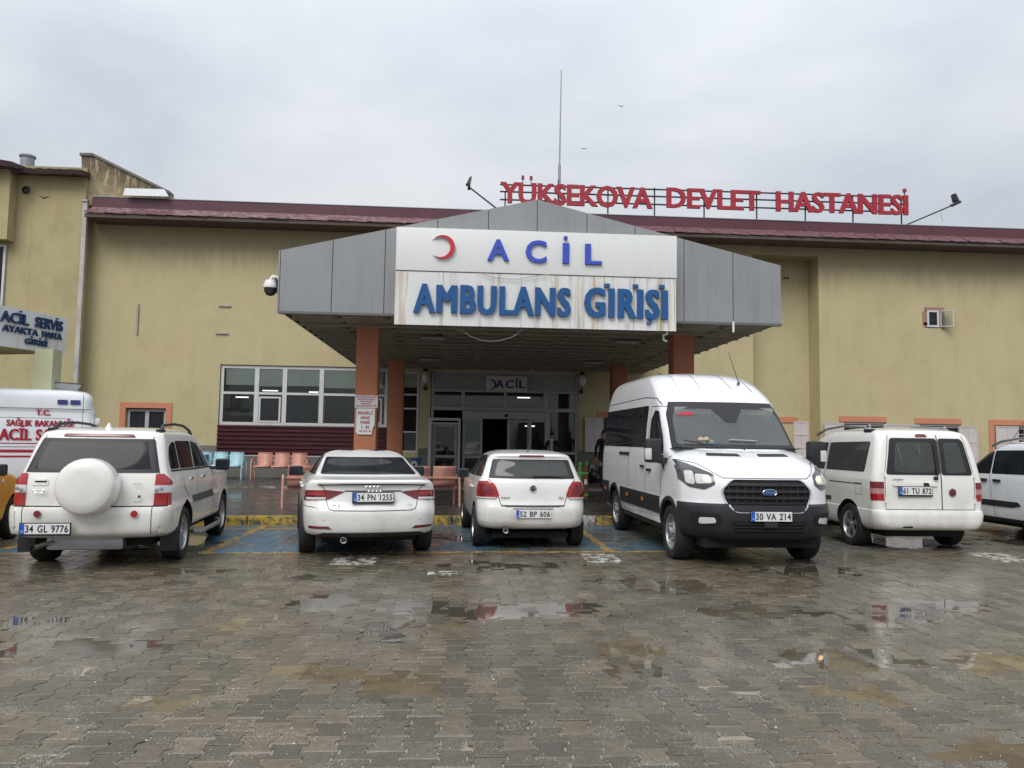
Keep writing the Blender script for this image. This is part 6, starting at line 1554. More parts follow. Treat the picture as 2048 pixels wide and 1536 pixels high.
MB().add([(-.02, 1.35, 2.69), (.02, 1.35, 2.69), (.02, 1.15, 2.69), (-.02, 1.15, 2.69), (.0, 1.17, 2.78), (.0, 1.14, 2.78)], [(0, 1, 4), (1, 2, 5, 4), (2, 3, 5), (3, 0, 4, 5)]).build('roof_fin', MT['black'], c.root).location = (.35, -.6, -.02)
boxo('underbody', MT['well'], c.root, -.75, .75, -.9, F_+.7, .24, .42)
boxo('side_step', MT['trim'], c.root, .80, .98, .5, F_-.5, .34, .42, bevel=.02); boxo('side_sill', MT['white_d'], c.root, .90, 1.0, .5, F_-.5, .42, .55, bevel=.01)

c.root.scale = (1.0, 1.0, 1.02)
# ---------------------------------------------------------------- cream white van with twin rear doors
c = Car('estate_van', 'cream white family van with split rear doors and worn round badge', 'van', (7.15, 12.13, 0), rad(1.0),
        [(.29, -.66, 3.3, .78, .2, .4), (.33, -.82, 3.38, .85, .2, .4), (.42, -.86, 3.44, .885, .17, .4), (.54, -.86, 3.46, .895, .15, .4), (.585, -.845, 3.46, .895, .15, .4), (.60, -.80, 3.46, .882, .10, .4), (.92, -.795, 3.28, .892, .10, .4), (1.02, -.79, 2.9, .892, .10, .4), (1.08, -.785, 2.5, .885, .10, .35), (1.14, -.78, 2.25, .872, .10, .3),
         (1.60, -.705, 1.60, .775, .11, .3), (1.68, -.68, 1.42, .748, .12, .3), (1.735, -.64, 1.2, .71, .14, .3), (1.775, -.54, .95, .64, .18, .3), (1.80, -.35, .7, .52, .2, .2), (1.815, -.1, .5, .35, .15, .2), (1.82, .0, .3, .15, .1, .1)],
        MT['white_c'], .32, 2.68, 1.53, bow=(.035, .2), taper=(.012, .05))
c.wheels(x=.775, tw=.205, spokes=5)
G1 = roundpoly([(-.69, 1.115), (.16, 1.115), (.16, 1.655), (-.58, 1.655)], .05); G2 = roundpoly([(.185, 1.115), (.695, 1.115), (.60, 1.60), (.56, 1.655), (.185, 1.655)], .05)
I1 = roundpoly([(-.57, 1.15), (.08, 1.15), (.08, 1.60), (-.50, 1.60)], .09); I2 = roundpoly([(.26, 1.15), (.60, 1.15), (.52, 1.60), (.26, 1.60)], .05)
for G_, I_ in ((G1, I1), (G2, I2)):
    c.panel('window_border', G_, 'r', MT['ink'], dep=(-1.1, 0), off=.005, thick=.004, hole=I_); c.panel('rear_window', I_, 'r', MT['carclear'], dep=(-1.1, 0), off=.003, thick=0); c.open(I_, 'r', (-1.1, 0))
S1 = roundpoly([(-.46, 1.14), (.74, 1.14), (.74, 1.58), (-.50, 1.60)], .04)
S2 = roundpoly([(.80, 1.14), (1.32, 1.14), (1.32, 1.575), (.80, 1.58)], .03); S3 = roundpoly([(1.36, 1.13), (2.12, 1.12), (1.86, 1.34), (1.56, 1.56), (1.36, 1.575)], .03)
for S_, nm in ((S1, 'side_window'), (S2, 'side_window'), (S3, 'door_window')):
    for dd in ((-2, -.3), (.3, 2)):
        c.panel(nm, S_, 's', MT['carclear'], dep=dd, off=.003, thick=0); c.open(S_, 's', dd)
for xx_ in (-.45, .0, .45): boxo('headrest', MT['seat'], c.root, xx_-.13, xx_+.13, .22, .32, 1.22, 1.42, bevel=.04)
boxo('rear_bench', MT['seat'], c.root, -.65, .65, .18, .40, .55, 1.22, bevel=.05)
for xx_ in (-.38, .38): boxo('headrest', MT['seat'], c.root, xx_-.14, xx_+.14, 1.15, 1.27, 1.26, 1.47, bevel=.04); boxo('front_seat', MT['seat'], c.root, xx_-.25, xx_+.25, 1.1, 1.35, .6, 1.26, bevel=.05)
c.panel('brake_light', [(-.17, 1.672), (.02, 1.672), (.0, 1.712), (-.15, 1.712)], 'r', MT['redlens2'], dep=(-1.1, 0), off=.012, rnd=.01)
for sx in (-1, 1):
    P_ = lambda L_: [(sx*x, z) for x, z in L_]; dd = (.3, 2) if sx > 0 else (-2, -.3)
    for za, zb, mt in ((.915, 1.01, 'redlens2'), (.835, .912, 'clearlens'), (.74, .832, 'redlens')):
        if mt == 'clearlens': mt = 'rosy'; MT.setdefault('rosy', simple('rosy_lamp_lens', (.42, .22, .21), .2, coat=.6))
        c.panel('tail_light', P_([(.735, za), (.92, za), (.92, zb), (.735, zb)]), 'r', MT[mt], dep=(-1.1, -.4), off=.010, thick=.02)
        c.panel('tail_light', [(-.80, za), (-.66, za), (-.655, zb), (-.80, zb)], 's', MT[mt], dep=dd, off=.0105, thick=.02)
    c.seam(P_([(.715, 1.0), (.71, .615)]), 'r', (-1.1, 0), w=.008); c.seam(P_([(.60, 1.70), (.715, 1.12), (.715, 1.0)]), 'r', (-1.1, 0), w=.008)
    for zz_ in (.70, 1.08): c.panel('door_hinge', P_([(.705, zz_), (.73, zz_), (.73, zz_+.07), (.705, zz_+.07)]), 'r', MT['white_c'], dep=(-1.1, 0), off=.02)
c.seam([(.172, 1.70), (.172, .61)], 'r', (-1.1, 0), w=.016, mat=MT['ink']); c.seam([(-.71, .612), (.71, .612)], 'r', (-1.1, 0), w=.008)
c.panel('handle_cover', [(-.60, 1.005), (.10, 1.005), (.10, .95), (-.60, .95)], 'r', MT['white_c'], dep=(-1.1, 0), off=.022, rnd=.02)
c.panel('broken_handle', [(-.13, .955), (-.03, .955), (-.05, 1.002), (-.13, 1.002)], 'r', MT['ink'], dep=(-1.1, 0), off=.026, thick=0)
c.plate('61 TU 872', -.26, .885, -.822, w=.52, h=.115)
c.lettering('CADDY', -.61, 1.035, -.80, .17, .022, MT['trimgrey'], bold=.02)
o = MB().lathe([(0, -.010), (.05, -.010), (.058, 0)], 26, 'y').build('badge_disc', simple('faded_maroon_badge', (.13, .04, .045), .5, var=.6, scale=20), c.root); o.location = (.34, -.808, .865)
o = MB().tube([(-.034, 0, .028), (-.014, 0, -.036), (0, 0, .0), (.014, 0, -.036), (.034, 0, .028)], .005, 6).build('badge_emblem', MT['redlens2'], c.root); o.location = (.34, -.820, .865)
MB().tube([(.08, -.83, 1.075), (.11, -.80, 1.12), (.10, -.76, 1.40), (.09, -.735, 1.56)], .011, 6).lathe([(.0, -.03), (.028, -.02), (.03, .02)], 10, 'y', (.075, -.81, 1.07)).build('rear_wiper', MT['ink'], c.root)
for sx in (-1, 1):
    rl = MB().tube([(sx*.68, -.30, 1.74), (sx*.67, -.15, 1.815), (sx*.665, .5, 1.845), (sx*.66, 1.1, 1.80), (sx*.655, 1.45, 1.71)], [.03, .022, .02, .02, .028], 8).build('roof_rail', MT['steel'], c.root, smooth=True)
    boxo('rail_foot', MT['trim'], c.root, sx*.67-.04, sx*.67+.04, -.40, -.18, 1.70, 1.79, bevel=.02)
c.seam([(.77, 1.62), (.77, .70), (.60, .45)], 's', (-2, -.2), w=.010); c.seam([(1.34, 1.60), (1.34, .42)], 's', (-2, -.2)); c.panel('sliding_rail', [(-.40, .95), (.60, .95), (.60, .965), (-.40, .965)], 's', MT['seam'], dep=(-2, -.2), off=.003, thick=0)
c.panel('side_moulding', [(.55, .66), (2.1, .66), (2.1, .72), (.55, .72)], 's', MT['trimgrey'], dep=(-2, -.2), off=.012)
c.seam([(-.42, .80), (-.22, .80), (-.20, .97), (-.42, .97)], 's', (-2, -.2), w=.006, mat=MT['trimgrey'], closed=True)
c.mirror_pair(.92, 1.98, 1.18, MT['trim'], size=(.10, .10, .09))
boxo('underbody', MT['well'], c.root, -.62, .62, -.6, 3.1, .20, .30)
c.panel('bumper_scrape', [(-.50, .35), (-.32, .35), (-.34, .375), (-.46, .372)], 'r', MT['ink'], dep=(-1.1, 0), off=.004, thick=0)

front_lamps(c, 1.12, 1.64, .72, .64, .76, 3.45)

c.root.scale = (1.0, 1.0, 1.035)
# ---------------------------------------------------------------- bluish white van at the right edge
c = Car('compact_van', 'clean white compact van with black side strip at the right edge', 'van', (10.43, 12.05, 0), rad(0.5),
        [(.28, -.66, 3.2, .78, .2, .5), (.33, -.80, 3.28, .85, .2, .5), (.50, -.84, 3.34, .875, .17, .5), (.90, -.80, 3.22, .885, .12, .5), (1.00, -.79, 2.95, .885, .12, .45), (1.08, -.785, 2.6, .878, .12, .4), (1.14, -.78, 2.42, .868, .12, .35),
         (1.55, -.72, 1.72, .775, .12, .35), (1.63, -.70, 1.48, .745, .12, .35), (1.68, -.66, 1.22, .70, .14, .3), (1.715, -.55, .95, .62, .18, .3), (1.735, -.3, .7, .48, .2, .2), (1.745, .0, .3, .2, .1, .1)],
        MT['white_e'], .315, 2.49, 1.5, bow=(.05, .25), taper=(.012, .07))
c.wheels(x=.755, tw=.2, spokes=9)
for q in ([(-.40, 1.14), (.38, 1.13), (.38, 1.55), (-.40, 1.57)], [(.42, 1.13), (1.26, 1.12), (1.26, 1.535), (.42, 1.55)], [(1.30, 1.12), (2.10, 1.10), (1.93, 1.28), (1.66, 1.46), (1.30, 1.53)]): c.both('side_window', q, MT['glass'], rnd=.03)
for sx in (1,):
    dd = (-2, -.3)
    c.seam([(1.28, 1.58), (1.30, 1.1), (1.27, .75), (1.18, .36)], 's', dd, w=.009); c.seam([(.40, 1.58), (.40, .5), (.46, .36)], 's', dd, w=.008); c.seam([(2.12, 1.08), (2.0, .7), (2.0, .36)], 's', dd, w=.008)
    for yy in (1.36, 1.02): c.panel('door_handle', [(yy, .98), (yy+.17, .98), (yy+.17, 1.025), (yy, 1.025)], 's', MT['trim'], dep=dd, off=.03, rnd=.015)
    c.panel('side_strip', [(.55, .60), (.75, .555), (2.0, .555), (2.0, .66), (.62, .655)], 's', MT['trim'], dep=dd, off=.012, rnd=.015); c.panel('sill', [(.36, .28), (2.1, .28), (2.1, .36), (.36, .36)], 's', MT['trim'], dep=dd, off=.006)
    c.seam([(1.9, 1.52), (1.50, 1.62), (1.1, 1.655), (-.4, 1.665)], 's', dd, w=.008)
for sx in (-1, 1): MB().tube([(sx*.66, 1.50, 1.62), (sx*.66, 1.25, 1.70), (sx*.66, .7, 1.765), (sx*.665, -.2, 1.765), (sx*.665, -.45, 1.70)], [.03, .025, .02, .02, .03], 8).build('roof_rail', MT['steel'], c.root, smooth=True)
MB().tube([(-.5, 1.25, 1.68), (-.46, .95, 2.05)], [.006, .003], 6).build('roof_aerial', MT['black'], c.root)
c.mirror_pair(.92, 2.02, 1.14, MT['trim'], size=(.09, .1, .09))
boxo('underbody', MT['well'], c.root, -.62, .62, -.6, 3.0, .2, .3)

front_lamps(c, 1.14, 1.60, .72, .64, .76, 3.3)

# ---------------------------------------------------------------- ambulance behind on the left
ang_ = rad(26)
er = Vector((-8.62, 19.05, 0))          # right hand rear corner, as seen
hd = Vector((-cos(ang_), -sin(ang_), 0)); rzA = math.atan2(-hd.x, hd.y)
side = Vector((hd.y, -hd.x, 0))         # vehicle right
ra = er + hd*1.12 + side*1.0
c = Car('ambulance', 'white ambulance with red Turkish lettering and blue roof strobes', 'ambulance', (ra.x, ra.y, 0), rzA,
        [(.35, -1.0, 4.4, .9, .2, .5), (.45, -1.1, 4.5, .98, .2, .5), (.8, -1.12, 4.55, 1.0, .2, .5), (1.2, -1.12, 4.4, 1.0, .2, .5), (1.45, -1.11, 3.8, .99, .2, .5), (1.8, -1.09, 3.45, .955, .2, .4), (2.10, -1.06, 3.1, .915, .2, .4), (2.13, -1.045, 3.06, .93, .22, .4), (2.42, -1.0, 2.8, .90, .26, .4), (2.54, -.93, 2.55, .84, .3, .4), (2.60, -.80, 2.2, .72, .35, .4), (2.63, -.5, 1.6, .45, .3, .3), (2.64, 0, 1, .2, .1, .1)],
        MT['white_e'], .36, 3.6, 1.74, bow=(.03, .2), taper=(.0, .03), aw=.28)
c.wheels(x=.88, tw=.24, rim='steel', hub=True)
dd = (-2, -.3)
for z0_, z1_, mt in ((1.33, 1.355, 'redlens2'), (1.255, 1.275, 'steel'), (1.13, 1.20, 'redlens2'), (1.02, 1.065, 'redlens2')):
    c.panel('side_stripe', [(-.95, z0_), (3.2, z0_), (3.2, z1_), (-.95, z1_)], 's', MT[mt] if mt != 'redlens2' else MT['redink'], dep=dd, off=.003, thick=0)
for (ya, yb) in ((-.72, -.51), (-.46, -.25), (1.62, 1.85)): c.panel('blue_strobe', [(ya, 2.26), (yb, 2.26), (yb, 2.37), (ya, 2.37)], 's', MT['bluelens'], dep=dd, off=.022, thick=.02, rnd=.02)
c.seam([(-.94, 2.16), (3.0, 2.14)], 's', dd, w=.012, mat=MT['trimgrey']); c.seam([(-.78, 2.58), (-.78, 1.0)], 's', dd, w=.010, mat=MT['trimgrey'])
c.seam([(-.62, 1.0), (-.62, 1.85), (-.52, 1.93), (2.9, 1.93)], 's', dd, w=.010, mat=MT['trimgrey'])
def amb(txt, y0, y1, z, h):     # reads left to right for a viewer on the left flank: from front (+y) to rear
    t = word('side_lettering', txt, (0, 0, 0), (1, 0, 0), abs(y0-y1), h, MT['redink'], c.root, depth=.004, bold=.05, split=False)
    t.location = (-.995+(z-1.5)*.11, y0, z); t.rotation_euler = (0, 0, -pi/2)
amb('T.C.', .16, -.12, 2.00, .13); amb('SAĞLIK BAKANLIĞI', .72, -.58, 1.74, .14); amb('ACİL SAĞLIK', .84, -.72, 1.42, .25)
MB().add([(.35, -.60, 2.58), (-.35, -.60, 2.58), (-.35, -.05, 2.60), (.35, -.05, 2.60), (.42, -.74, 2.78), (-.42, -.74, 2.78), (-.42, .08, 2.78), (.42, .08, 2.78)], [(0, 1, 5, 4), (1, 2, 6, 5), (2, 3, 7, 6), (3, 0, 4, 7)]).build('roof_vent_hood', MT['steel'], c.root, fix=False)
MB().tube([(-.42, -.74, 2.785), (-.43, -.3, 2.80), (-.42, .08, 2.785), (.42, .08, 2.785), (.42, -.74, 2.785), (-.42, -.74, 2.785)], .014, 6).build('hood_rim', MT['black'], c.root)
for zz_ in (1.8, 1.2): boxo('door_hinge', MT['white_e'], c.root, -.96, -.86, -1.15, -1.05, zz_, zz_+.16, bevel=.02)
c.panel('side_window', [(2.3, 1.5), (3.0, 1.5), (2.9, 2.0), (2.3, 2.05)], 's', MT['glass'], dep=dd, off=.005)
boxo('underbody', MT['well'], c.root, -.7, .7, -.9, 4.2, .24, .40)

front_lamps(c, 1.48, 2.08, .84, .76, .95, 4.5)

# ---------------------------------------------------------------- orange taxi, its right wing just in view
c = Car('taxi', 'orange yellow taxi showing only its right wing and mirror', 'car', (-7.28, 9.55, 0), rad(5),
        [(.25, -.7, 3.2, .76, .2, .4), (.34, -.8, 3.34, .84, .2, .45), (.6, -.85, 3.38, .865, .2, .5), (.80, -.82, 3.32, .868, .2, .5), (.94, -.80, 3.1, .862, .2, .5), (1.02, -.78, 2.75, .845, .2, .45), (1.08, -.75, 2.35, .82, .2, .4), (1.13, -.7, 2.15, .80, .2, .3), (1.40, -.3, 1.5, .66, .2, .3), (1.47, .0, 1.2, .58, .2, .3), (1.52, .3, .9, .4, .2, .2), (1.53, .5, .7, .2, .1, .1)],
        MT['taxi'], .315, 2.6, 1.5, bow=(.1, .25), taper=(.03, .10))
c.wheels(x=.76, tw=.2, spokes=9)
for q in ([(-.3, 1.12), (.5, 1.10), (.5, 1.40), (0, 1.40)], [(.54, 1.10), (1.85, 1.10), (1.45, 1.36), (.54, 1.41)]): c.both('side_window', q, MT['glass'], rnd=.03)
c.panel('lower_trim', [(2.93, .28), (3.3, .28), (3.3, .52), (2.95, .52)], 's', MT['trim'], dep=(.2, 2), off=.008)
c.mirror_pair(.85, 1.78, 1.06, MT['black'], size=(.10, .1, .085))
o = MB().lathe([(0, .012), (.03, .010), (.035, 0)], 12, 'x').build('side_repeater', MT['clearlens'], c.root, smooth=True); o.location = (.862, 2.12, .88)
c.seam([(1.92, 1.08), (1.96, .4)], 's', (.2, 2))
c.panel('brake_light', [(-.7, .75), (-.5, .75), (-.5, .95), (-.7, .95)], 'r', MT['redlens'], dep=(-1, 0)); c.panel('brake_light', [(.7, .75), (.5, .75), (.5, .95), (.7, .95)], 'r', MT['redlens'], dep=(-1, 0))
c.panel('rear_window', [(-.6, 1.14), (.6, 1.14), (.5, 1.40), (-.5, 1.40)], 'r', MT['glass'], dep=(-1, .4))
front_lamps(c, 1.13, 1.42, .68, .56, .66, 3.35)

# ================================================================== small things
def bench(label, cx, cy, z, rz, seats, mat, pitch=.56, group=None):
    """perforated metal waiting bench; local front is -y"""
    t = thing('waiting_bench', label, 'bench', (cx, cy, z), rz, group); W = seats*pitch; w_ = pitch-.07
    prof = [(-.04, .40), (-.02, .435), (.12, .44), (.36, .43), (.42, .45), (.46, .52), (.52, .80), (.535, .84), (.52, .86)]
    for i in range(seats):
        x0 = -W/2+i*pitch+.035; m = MB()
        for k, (y, zz) in enumerate(prof): m.v += [(x0, y, zz), (x0+w_, y, zz)]
        m.f += [(2*k, 2*k+1, 2*k+3, 2*k+2) for k in range(len(prof)-1)]; m.m += [0]*(len(prof)-1)
        o = m.build('seat', MT[mat], t, fix=False, smooth=True); md = o.modifiers.new('s', 'SOLIDIFY'); md.thickness = .016; md.offset = 0
    f = MB().box(-W/2-.05, W/2+.05, .20, .25, .36, .41).box(-W/2, W/2, .49, .52, .60, .635)
    f.build('beam', MT[mat], t)
    for sx in (-1, 1):
        x = sx*(W/2+.05)
        MB().tube([(x, -.02, 0), (x, -.01, .5), (x, .03, .60), (x, .12, .645), (x, .42, .645), (x, .50, .60), (x, .53, .4), (x, .56, 0)], .024, 8).build('leg', MT[mat], t, smooth=True)
    return t
bench('pale blue perforated metal bench by the wall, part hidden by the off-roader', at(432, 930, 25.6).x, 25.55, .185, rad(-1), 3, 'skyblue', pitch=.52, group='perforated metal benches')
bench('peach three seat metal bench standing against the maroon cladding', at(558, 930, 25.6).x, 25.6, .185, rad(1), 3, 'peach', pitch=.555, group='perforated metal benches')
p_ = on_ground(548, 1017, .14); q_ = on_ground(910, 1013, .14); dv = (q_-p_); an = math.atan2(dv.y, dv.x); L_ = dv.length; pi_ = (L_/2-.16)/3
for k, lab in ((0, 'peach bench turned away, its left end beside the saloon'), (1, 'peach bench turned away, its right end between saloon and hatchback')):
    cc_ = p_ + dv*(.25+.5*k); bench(lab, cc_.x-.5*-sin(an)*-1*0, cc_.y+.55, .14, an+pi, 3, 'peach', pitch=pi_, group='perforated metal benches')
# blue boxes with a round white opening near the wall
for (px, py, lab, yy) in ((404, 926, 'small blue box with round white lid left of the blue bench', 25.9), (832, 932, 'small blue box with round white lid left of the hinged door', 25.9)):
    q = at(px, py, yy); t = thing('dispenser_box', lab, 'box', (q.x, yy, .185))
    zz = q.z-.185
    boxo('box_body', MT['bluebox'], t, -.17, .17, -.12, .15, 0, zz+.28, bevel=.02)
    MB().lathe([(0, -.02), (.07, -.02), (.105, -.015), (.11, 0)], 20, 'y', (-.06, -.12, zz+.06)).build('round_lid', MT['white'], t, smooth=True)
    MB().lathe([(0, -.024), (.045, -.024)], 16, 'y', (-.06, -.12, zz+.05)).build('lid_centre', MT['trimgrey'], t)
# litter bin: wooden slats in green bands
q = on_ground(1157, 1003, .14); t = thing('litter_bin', 'round litter bin of brown wooden slats with bright green bands', 'litter bin', q)
for k in range(14):
    a = 2*pi*k/14; o = MB().box(-.036, .036, -.012, .012, .06, .84+random.uniform(-.01, .02)).build('slat', MT['wood'], t, bevel=.006, smooth=True); o.location = (.21*cos(a), .21*sin(a), 0); o.rotation_euler = (0, 0, a+pi/2)
for zz in (.14, .66): MB().lathe([(.226, zz), (.232, zz), (.232, zz+.05), (.226, zz+.05), (.226, zz)], 28, 'z').build('band', MT['green'], t, smooth=True)
for a in (-1.6, .5, 2.6): MB().tube([(.235*cos(a), .235*sin(a), 0), (.235*cos(a), .235*sin(a), .90)], .024, 8).lathe([(0, .99), (.04, .97), (.045, .93), (.03, .90)], 10, 'z', (.235*cos(a), .235*sin(a), -.03)).build('post', MT['green'], t, smooth=True)
MB().lathe([(0, .1), (.19, .1), (.2, .8)], 20, 'z').build('liner', MT['inside'], t)
MB().tube([(.27, 0, .72), (.29, 0, .84), (.33, 0, .88), (.36, 0, .84), (.35, 0, .79)], .010, 6).build('hook', MT['steel'], t, smooth=True)
boxo('bin_label', MT['blind'], t, .10, .16, -.236, -.225, .42, .54)
# dark heap of bags against the wall
hp = MB(); rr_ = random.Random(9); q = at(1185, 930, 26.3)
for k in range(7):
    a, b = rr_.uniform(-.55, .5), rr_.uniform(.15, .45); hp.lathe([(0, -.16), (.2, -.1), (.26, .05), (.18, .2), (.04, .26), (0, .3)], 9, 'z', (q.x+a, 26.35+rr_.uniform(-.1, .1), b+.12))
tag(hp.build('rubbish_bags', MT['black'], None, smooth=True), 'heap of dark rubbish bags against the wall left of the man', 'rubbish', kind='stuff')

# ------------------------------------------------------------------ people
def person(label, loc, rz, J, E_, mats, facez, extra=None):
    """one continuous skinned body; J: name -> (x, y, z, r, r2)"""
    t = thing('person', label, 'person', loc, rz); names = list(J)
    me = bpy.data.meshes.new('body'); me.from_pydata([J[n][:3] for n in names], [(names.index(a), names.index(b)) for a, b in E_], [])
    o = link('body', me, t); md = o.modifiers.new('skin', 'SKIN'); md.use_smooth_shade = True
    for i, n in enumerate(names):
        sv = me.skin_vertices[0].data[i]; sv.radius = (J[n][3], J[n][4] if len(J[n]) > 4 else J[n][3]); sv.use_root = (n == 'pelvis')
    o.modifiers.new('sub', 'SUBSURF').levels = 2
    dg = bpy.context.evaluated_depsgraph_get(); m2 = bpy.data.meshes.new_from_object(o.evaluated_get(dg)); o.modifiers.clear(); o.data = m2
    m2.materials.clear()
    for m_ in mats: m2.materials.append(m_)
    pts = np.array([J[n][:3] for n in names])
    zone = dict(head=2, neck=2, nose=2, chin=2, pelvis=0, hipL=1, hipR=1, kneeL=1, kneeR=1, ankleL=1, ankleR=1, heelL=3, heelR=3, toeL=3, toeR=3)
    zn = [zone.get(n, 2 if n.startswith(('hand', 'f_', 'th')) else 0) for n in names]
    for p in m2.polygons:
        p.use_smooth = True; d = ((pts-np.array(p.center))**2).sum(1); p.material_index = zn[int(d.argmin())]
    return t
def std(h, lean=0, armL=None, armR=None, stride=.0):
    k = h/1.75
    J = dict(pelvis=(0, 0, .95, .145, .11), spine=(0, -lean*.2, 1.12, .14, .105), chest=(0, -lean*.6, 1.32, .165, .115), neckb=(0, -lean*.9, 1.46, .075, .07), neck=(0, -lean*1.1, 1.51, .055), head=(0, -lean*1.3-.01, 1.62, .082, .095), crownh=(0, -lean*1.35, 1.70, .078, .09),
             shL=(-.17, -lean*.8, 1.43, .07), shR=(.17, -lean*.8, 1.43, .07),
             hipL=(-.09, 0, .88, .095), hipR=(.09, 0, .88, .095), kneeL=(-.11, -.02-stride, .49, .062), kneeR=(.11, -.02+stride, .49, .062), ankleL=(-.12, .0-stride*1.6, .10, .043), ankleR=(.12, .03+stride*1.6, .10, .043),
             heelL=(-.12, .03-stride*1.6, .045, .04), heelR=(.12, .06+stride*1.6, .045, .04), toeL=(-.13, -.15-stride*1.6, .035, .038, .03), toeR=(.13, -.12+stride*1.6, .035, .038, .03))
    J['elL'], J['haL0'] = armL; J['elR'], J['haR0'] = armR
    J['elL'] = (*J['elL'], .047); J['elR'] = (*J['elR'], .047); wl, wr = J.pop('haL0'), J.pop('haR0')
    J['wrL'] = (*wl, .032); J['wrR'] = (*wr, .032)
    E_ = [('pelvis', 'spine'), ('spine', 'chest'), ('chest', 'neckb'), ('neckb', 'neck'), ('neck', 'head'), ('head', 'crownh'), ('neckb', 'shL'), ('neckb', 'shR'), ('shL', 'elL'), ('shR', 'elR'), ('elL', 'wrL'), ('elR', 'wrR'),
          ('pelvis', 'hipL'), ('pelvis', 'hipR'), ('hipL', 'kneeL'), ('hipR', 'kneeR'), ('kneeL', 'ankleL'), ('kneeR', 'ankleR'), ('ankleL', 'heelL'), ('ankleR', 'heelR'), ('heelL', 'toeL'), ('heelR', 'toeR')]
    for sd_, el, wr_ in (('L', armL[0], armL[1]), ('R', armR[0], armR[1])):
        d = (Vector(wr_)-Vector(el)).normalized(); a = Vector((0, 1, 0)) if abs(d.y) < .8 else Vector((1, 0, 0)); sdv = d.cross(a).normalized(); pv = d.cross(sdv)
        pm = Vector(wr_)+d*.07; J['hand'+sd_] = (*pm, .034, .02); E_.append(('wr'+sd_, 'hand'+sd_))
        for i_, (o_, ln) in enumerate(((-.028, .075), (-.010, .088), (.010, .082), (.028, .062))):
            a1 = pm+d*(.03+ln*.45)+pv*o_; a2 = pm+d*(.03+ln*.85)+pv*o_+sdv*.018
            J['f_%s%d' % (sd_, i_)] = (*a1, .0095); J['f_%s%db' % (sd_, i_)] = (*a2, .008); E_ += [('hand'+sd_, 'f_%s%d' % (sd_, i_)), ('f_%s%d' % (sd_, i_), 'f_%s%db' % (sd_, i_))]
        b1 = Vector(wr_)+d*.045-pv*.042+sdv*.01; b2 = Vector(wr_)+d*.085-pv*.05+sdv*.02
        J['th'+sd_] = (*b1, .011); J['th'+sd_+'b'] = (*b2, .009); E_ += [('wr'+sd_, 'th'+sd_), ('th'+sd_, 'th'+sd_+'b')]
    J = {n: tuple(v*k for v in q) for n, q in J.items()}
    return J, E_
def head_parts(t, J, k, hood=False, hair='hair'):
    h = Vector(J['head'][:3]); c_ = h + Vector((0, 0, .02*k))
    MB().tube([c_+Vector((0, -.088*k, .02*k)), c_+Vector((0, -.118*k, -.022*k)), c_+Vector((0, -.09*k, -.030*k))], [.008*k, .014*k, .010*k], 8).build('nose', MT['skin'], t, smooth=True)
    for sx in (-1, 1):
        MB().lathe([(0, -.012), (.016, -.008), (.026, 0), (.018, .01)], 10, 'x', tuple(c_+Vector((sx*.084*k, .0, -.005*k)))).build('ear', MT['skin'], t, smooth=True)
        MB().lathe([(0, -.006), (.011, -.004), (.013, 0)], 10, 'y', tuple(c_+Vector((sx*.031*k, -.090*k, .015*k)))).build('eye', MT['white'], t); MB().lathe([(0, -.008), (.006, -.006)], 8, 'y', tuple(c_+Vector((sx*.031*k, -.090*k, .015*k)))).build('pupil', MT['ink'], t)
        MB().box(c_.x+sx*.031*k-.018, c_.x+sx*.031*k+.018, c_.y-.098*k, c_.y-.088*k, c_.z+.034*k, c_.z+.041*k).build('eyebrow', MT['hair'], t)
    MB().box(c_.x-.022, c_.x+.022, c_.y-.098*k, c_.y-.09*k, c_.z-.062*k, c_.z-.054*k).build('mouth', MT['redlens2'], t, bevel=.003)
    m_ = MB(); top = c_+Vector((0, .012*k, .03*k)); n = 16; vs = []
    for i in range(7):
        el = pi/2*(i/6)*1.0 + .0
        for j in range(n):
            a = 2*pi*j/n; lowb = (.10 if sin(a) > -.1 else .0)*k*(1-i/6)
            rr_ = cos(el); vs.append(top+Vector((.098*k*rr_*cos(a), .112*k*rr_*sin(a), .105*k*sin(el)-lowb)))
    m_.add(vs, [(i*n+j, i*n+(j+1) % n, (i+1)*n+(j+1) % n, (i+1)*n+j) for i in range(6) for j in range(n)])
    m_.build('hair' if not hood else 'hood', MT[hair], t, smooth=True)
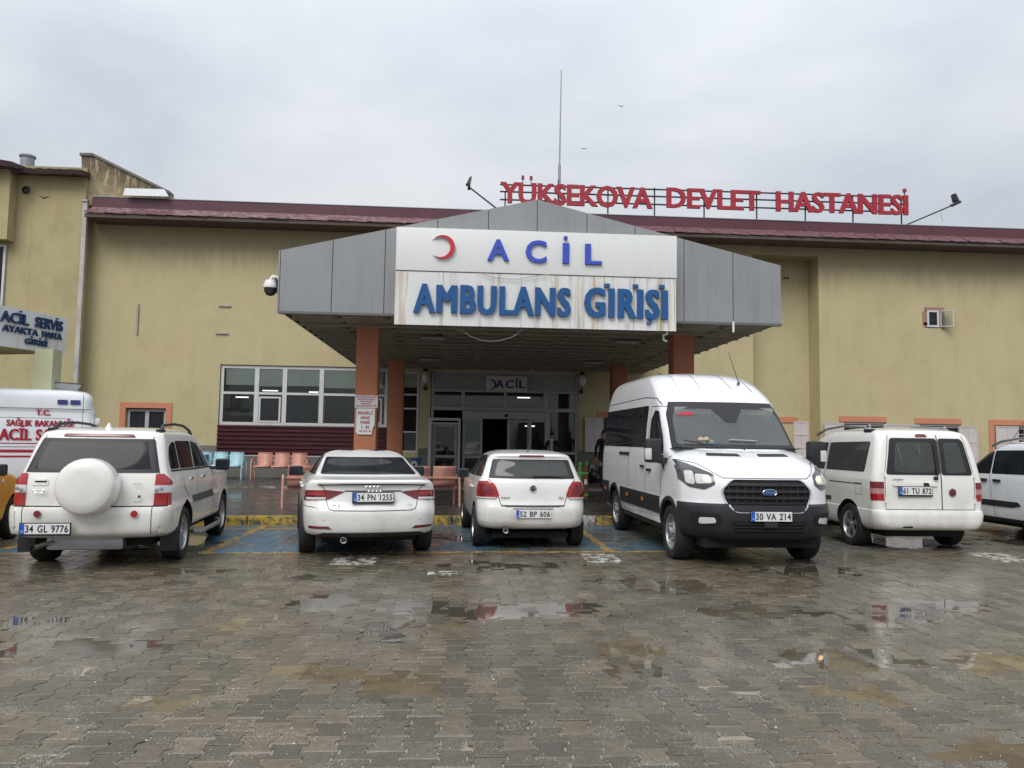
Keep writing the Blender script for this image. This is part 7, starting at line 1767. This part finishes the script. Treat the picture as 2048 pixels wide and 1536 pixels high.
# man beside the van, bag in his hand, seen from the front left
J, E_ = std(1.73, .03, armL=((-.25, .02, 1.17), (-.27, -.02, .93)), armR=((.25, .03, 1.16), (.26, -.04, .92)), stride=.05)
q = on_ground(1203, 974, .2); k = 1.73/1.75
t = person('man in black jacket and dark jeans carrying a tan bag beside the minibus', (q.x+.05, q.y, .2), rad(18), J, E_, [MT['jacket'], MT['jeans'], MT['skin'], MT['black']], 0)
head_parts(t, J, k)
bx = MB().box(-.15, .15, -.09, .09, -.38, -.06).build('tote_bag', MT['bag'], None, bevel=.07, smooth=True); bx.location = (q.x-.22, q.y-.02, .2+.92); tag(bx, 'tan canvas bag hanging from the man\'s hand beside the minibus', 'bag')
h2 = MB().tube([(-.07, 0, -.08), (-.05, 0, .03), (.05, 0, .03), (.07, 0, -.08)], .012, 6).build('bag_handle', MT['bag'], bx, smooth=True)
# man at the door, half hidden by the hatchback, looking down
J, E_ = std(1.64, .05, armL=((-.26, .02, 1.18), (-.12, -.20, 1.10)), armR=((.26, .02, 1.18), (.12, -.20, 1.10)), stride=.02)
q = at(1105, 900, 24.6)
t = person('person in dark hooded jacket over pale shirt at the entrance door', (q.x, 24.6, .2), rad(-22), J, E_, [MT['jacket'], MT['jeans'], MT['skin'], MT['black']], 0)
head_parts(t, J, 1.64/1.75, hood=True, hair='jacket')
MB().add([(-.045, -.16, 1.46), (.045, -.16, 1.46), (.055, -.165, 1.0), (-.05, -.165, 1.0), (-.045, -.13, 1.46), (.045, -.13, 1.46), (.055, -.12, 1.0), (-.05, -.12, 1.0)], [(0, 1, 2, 3), (4, 7, 6, 5), (0, 4, 5, 1), (1, 5, 6, 2), (2, 6, 7, 3), (3, 7, 4, 0)]).build('shirt_front', MT['shirt'], t)

# loose grit and pale stone chips washed over the paving
gr = MB(); rg_ = random.Random(21)
for k in range(5200):
    y = 2.6+9*rg_.random()**1.7; x = rg_.uniform(-.60*y-.3, .78*y+.3); cl_ = math.sin(x*2.1+y)*math.sin(y*1.7-x) 
    if cl_ < rg_.uniform(-.9, .9): continue
    r = rg_.uniform(.002, .0055)*(2.0 if rg_.random() < .03 else 1); z = .0015; a = rg_.uniform(0, 6)
    p = [(x+r*cos(a+2.1*i), y+r*.9*sin(a+2.1*i), z) for i in range(3)]+[(x, y, z+r*.9)]
    gr.add(p, [(0, 1, 3), (1, 2, 3), (2, 0, 3)])
tag(gr.build('grit', simple('pale_stone_chips', (.55, .52, .46), .7, var=.4, scale=40), None, fix=False), 'loose pale grit scattered over the wet paving', 'grit', kind='stuff')
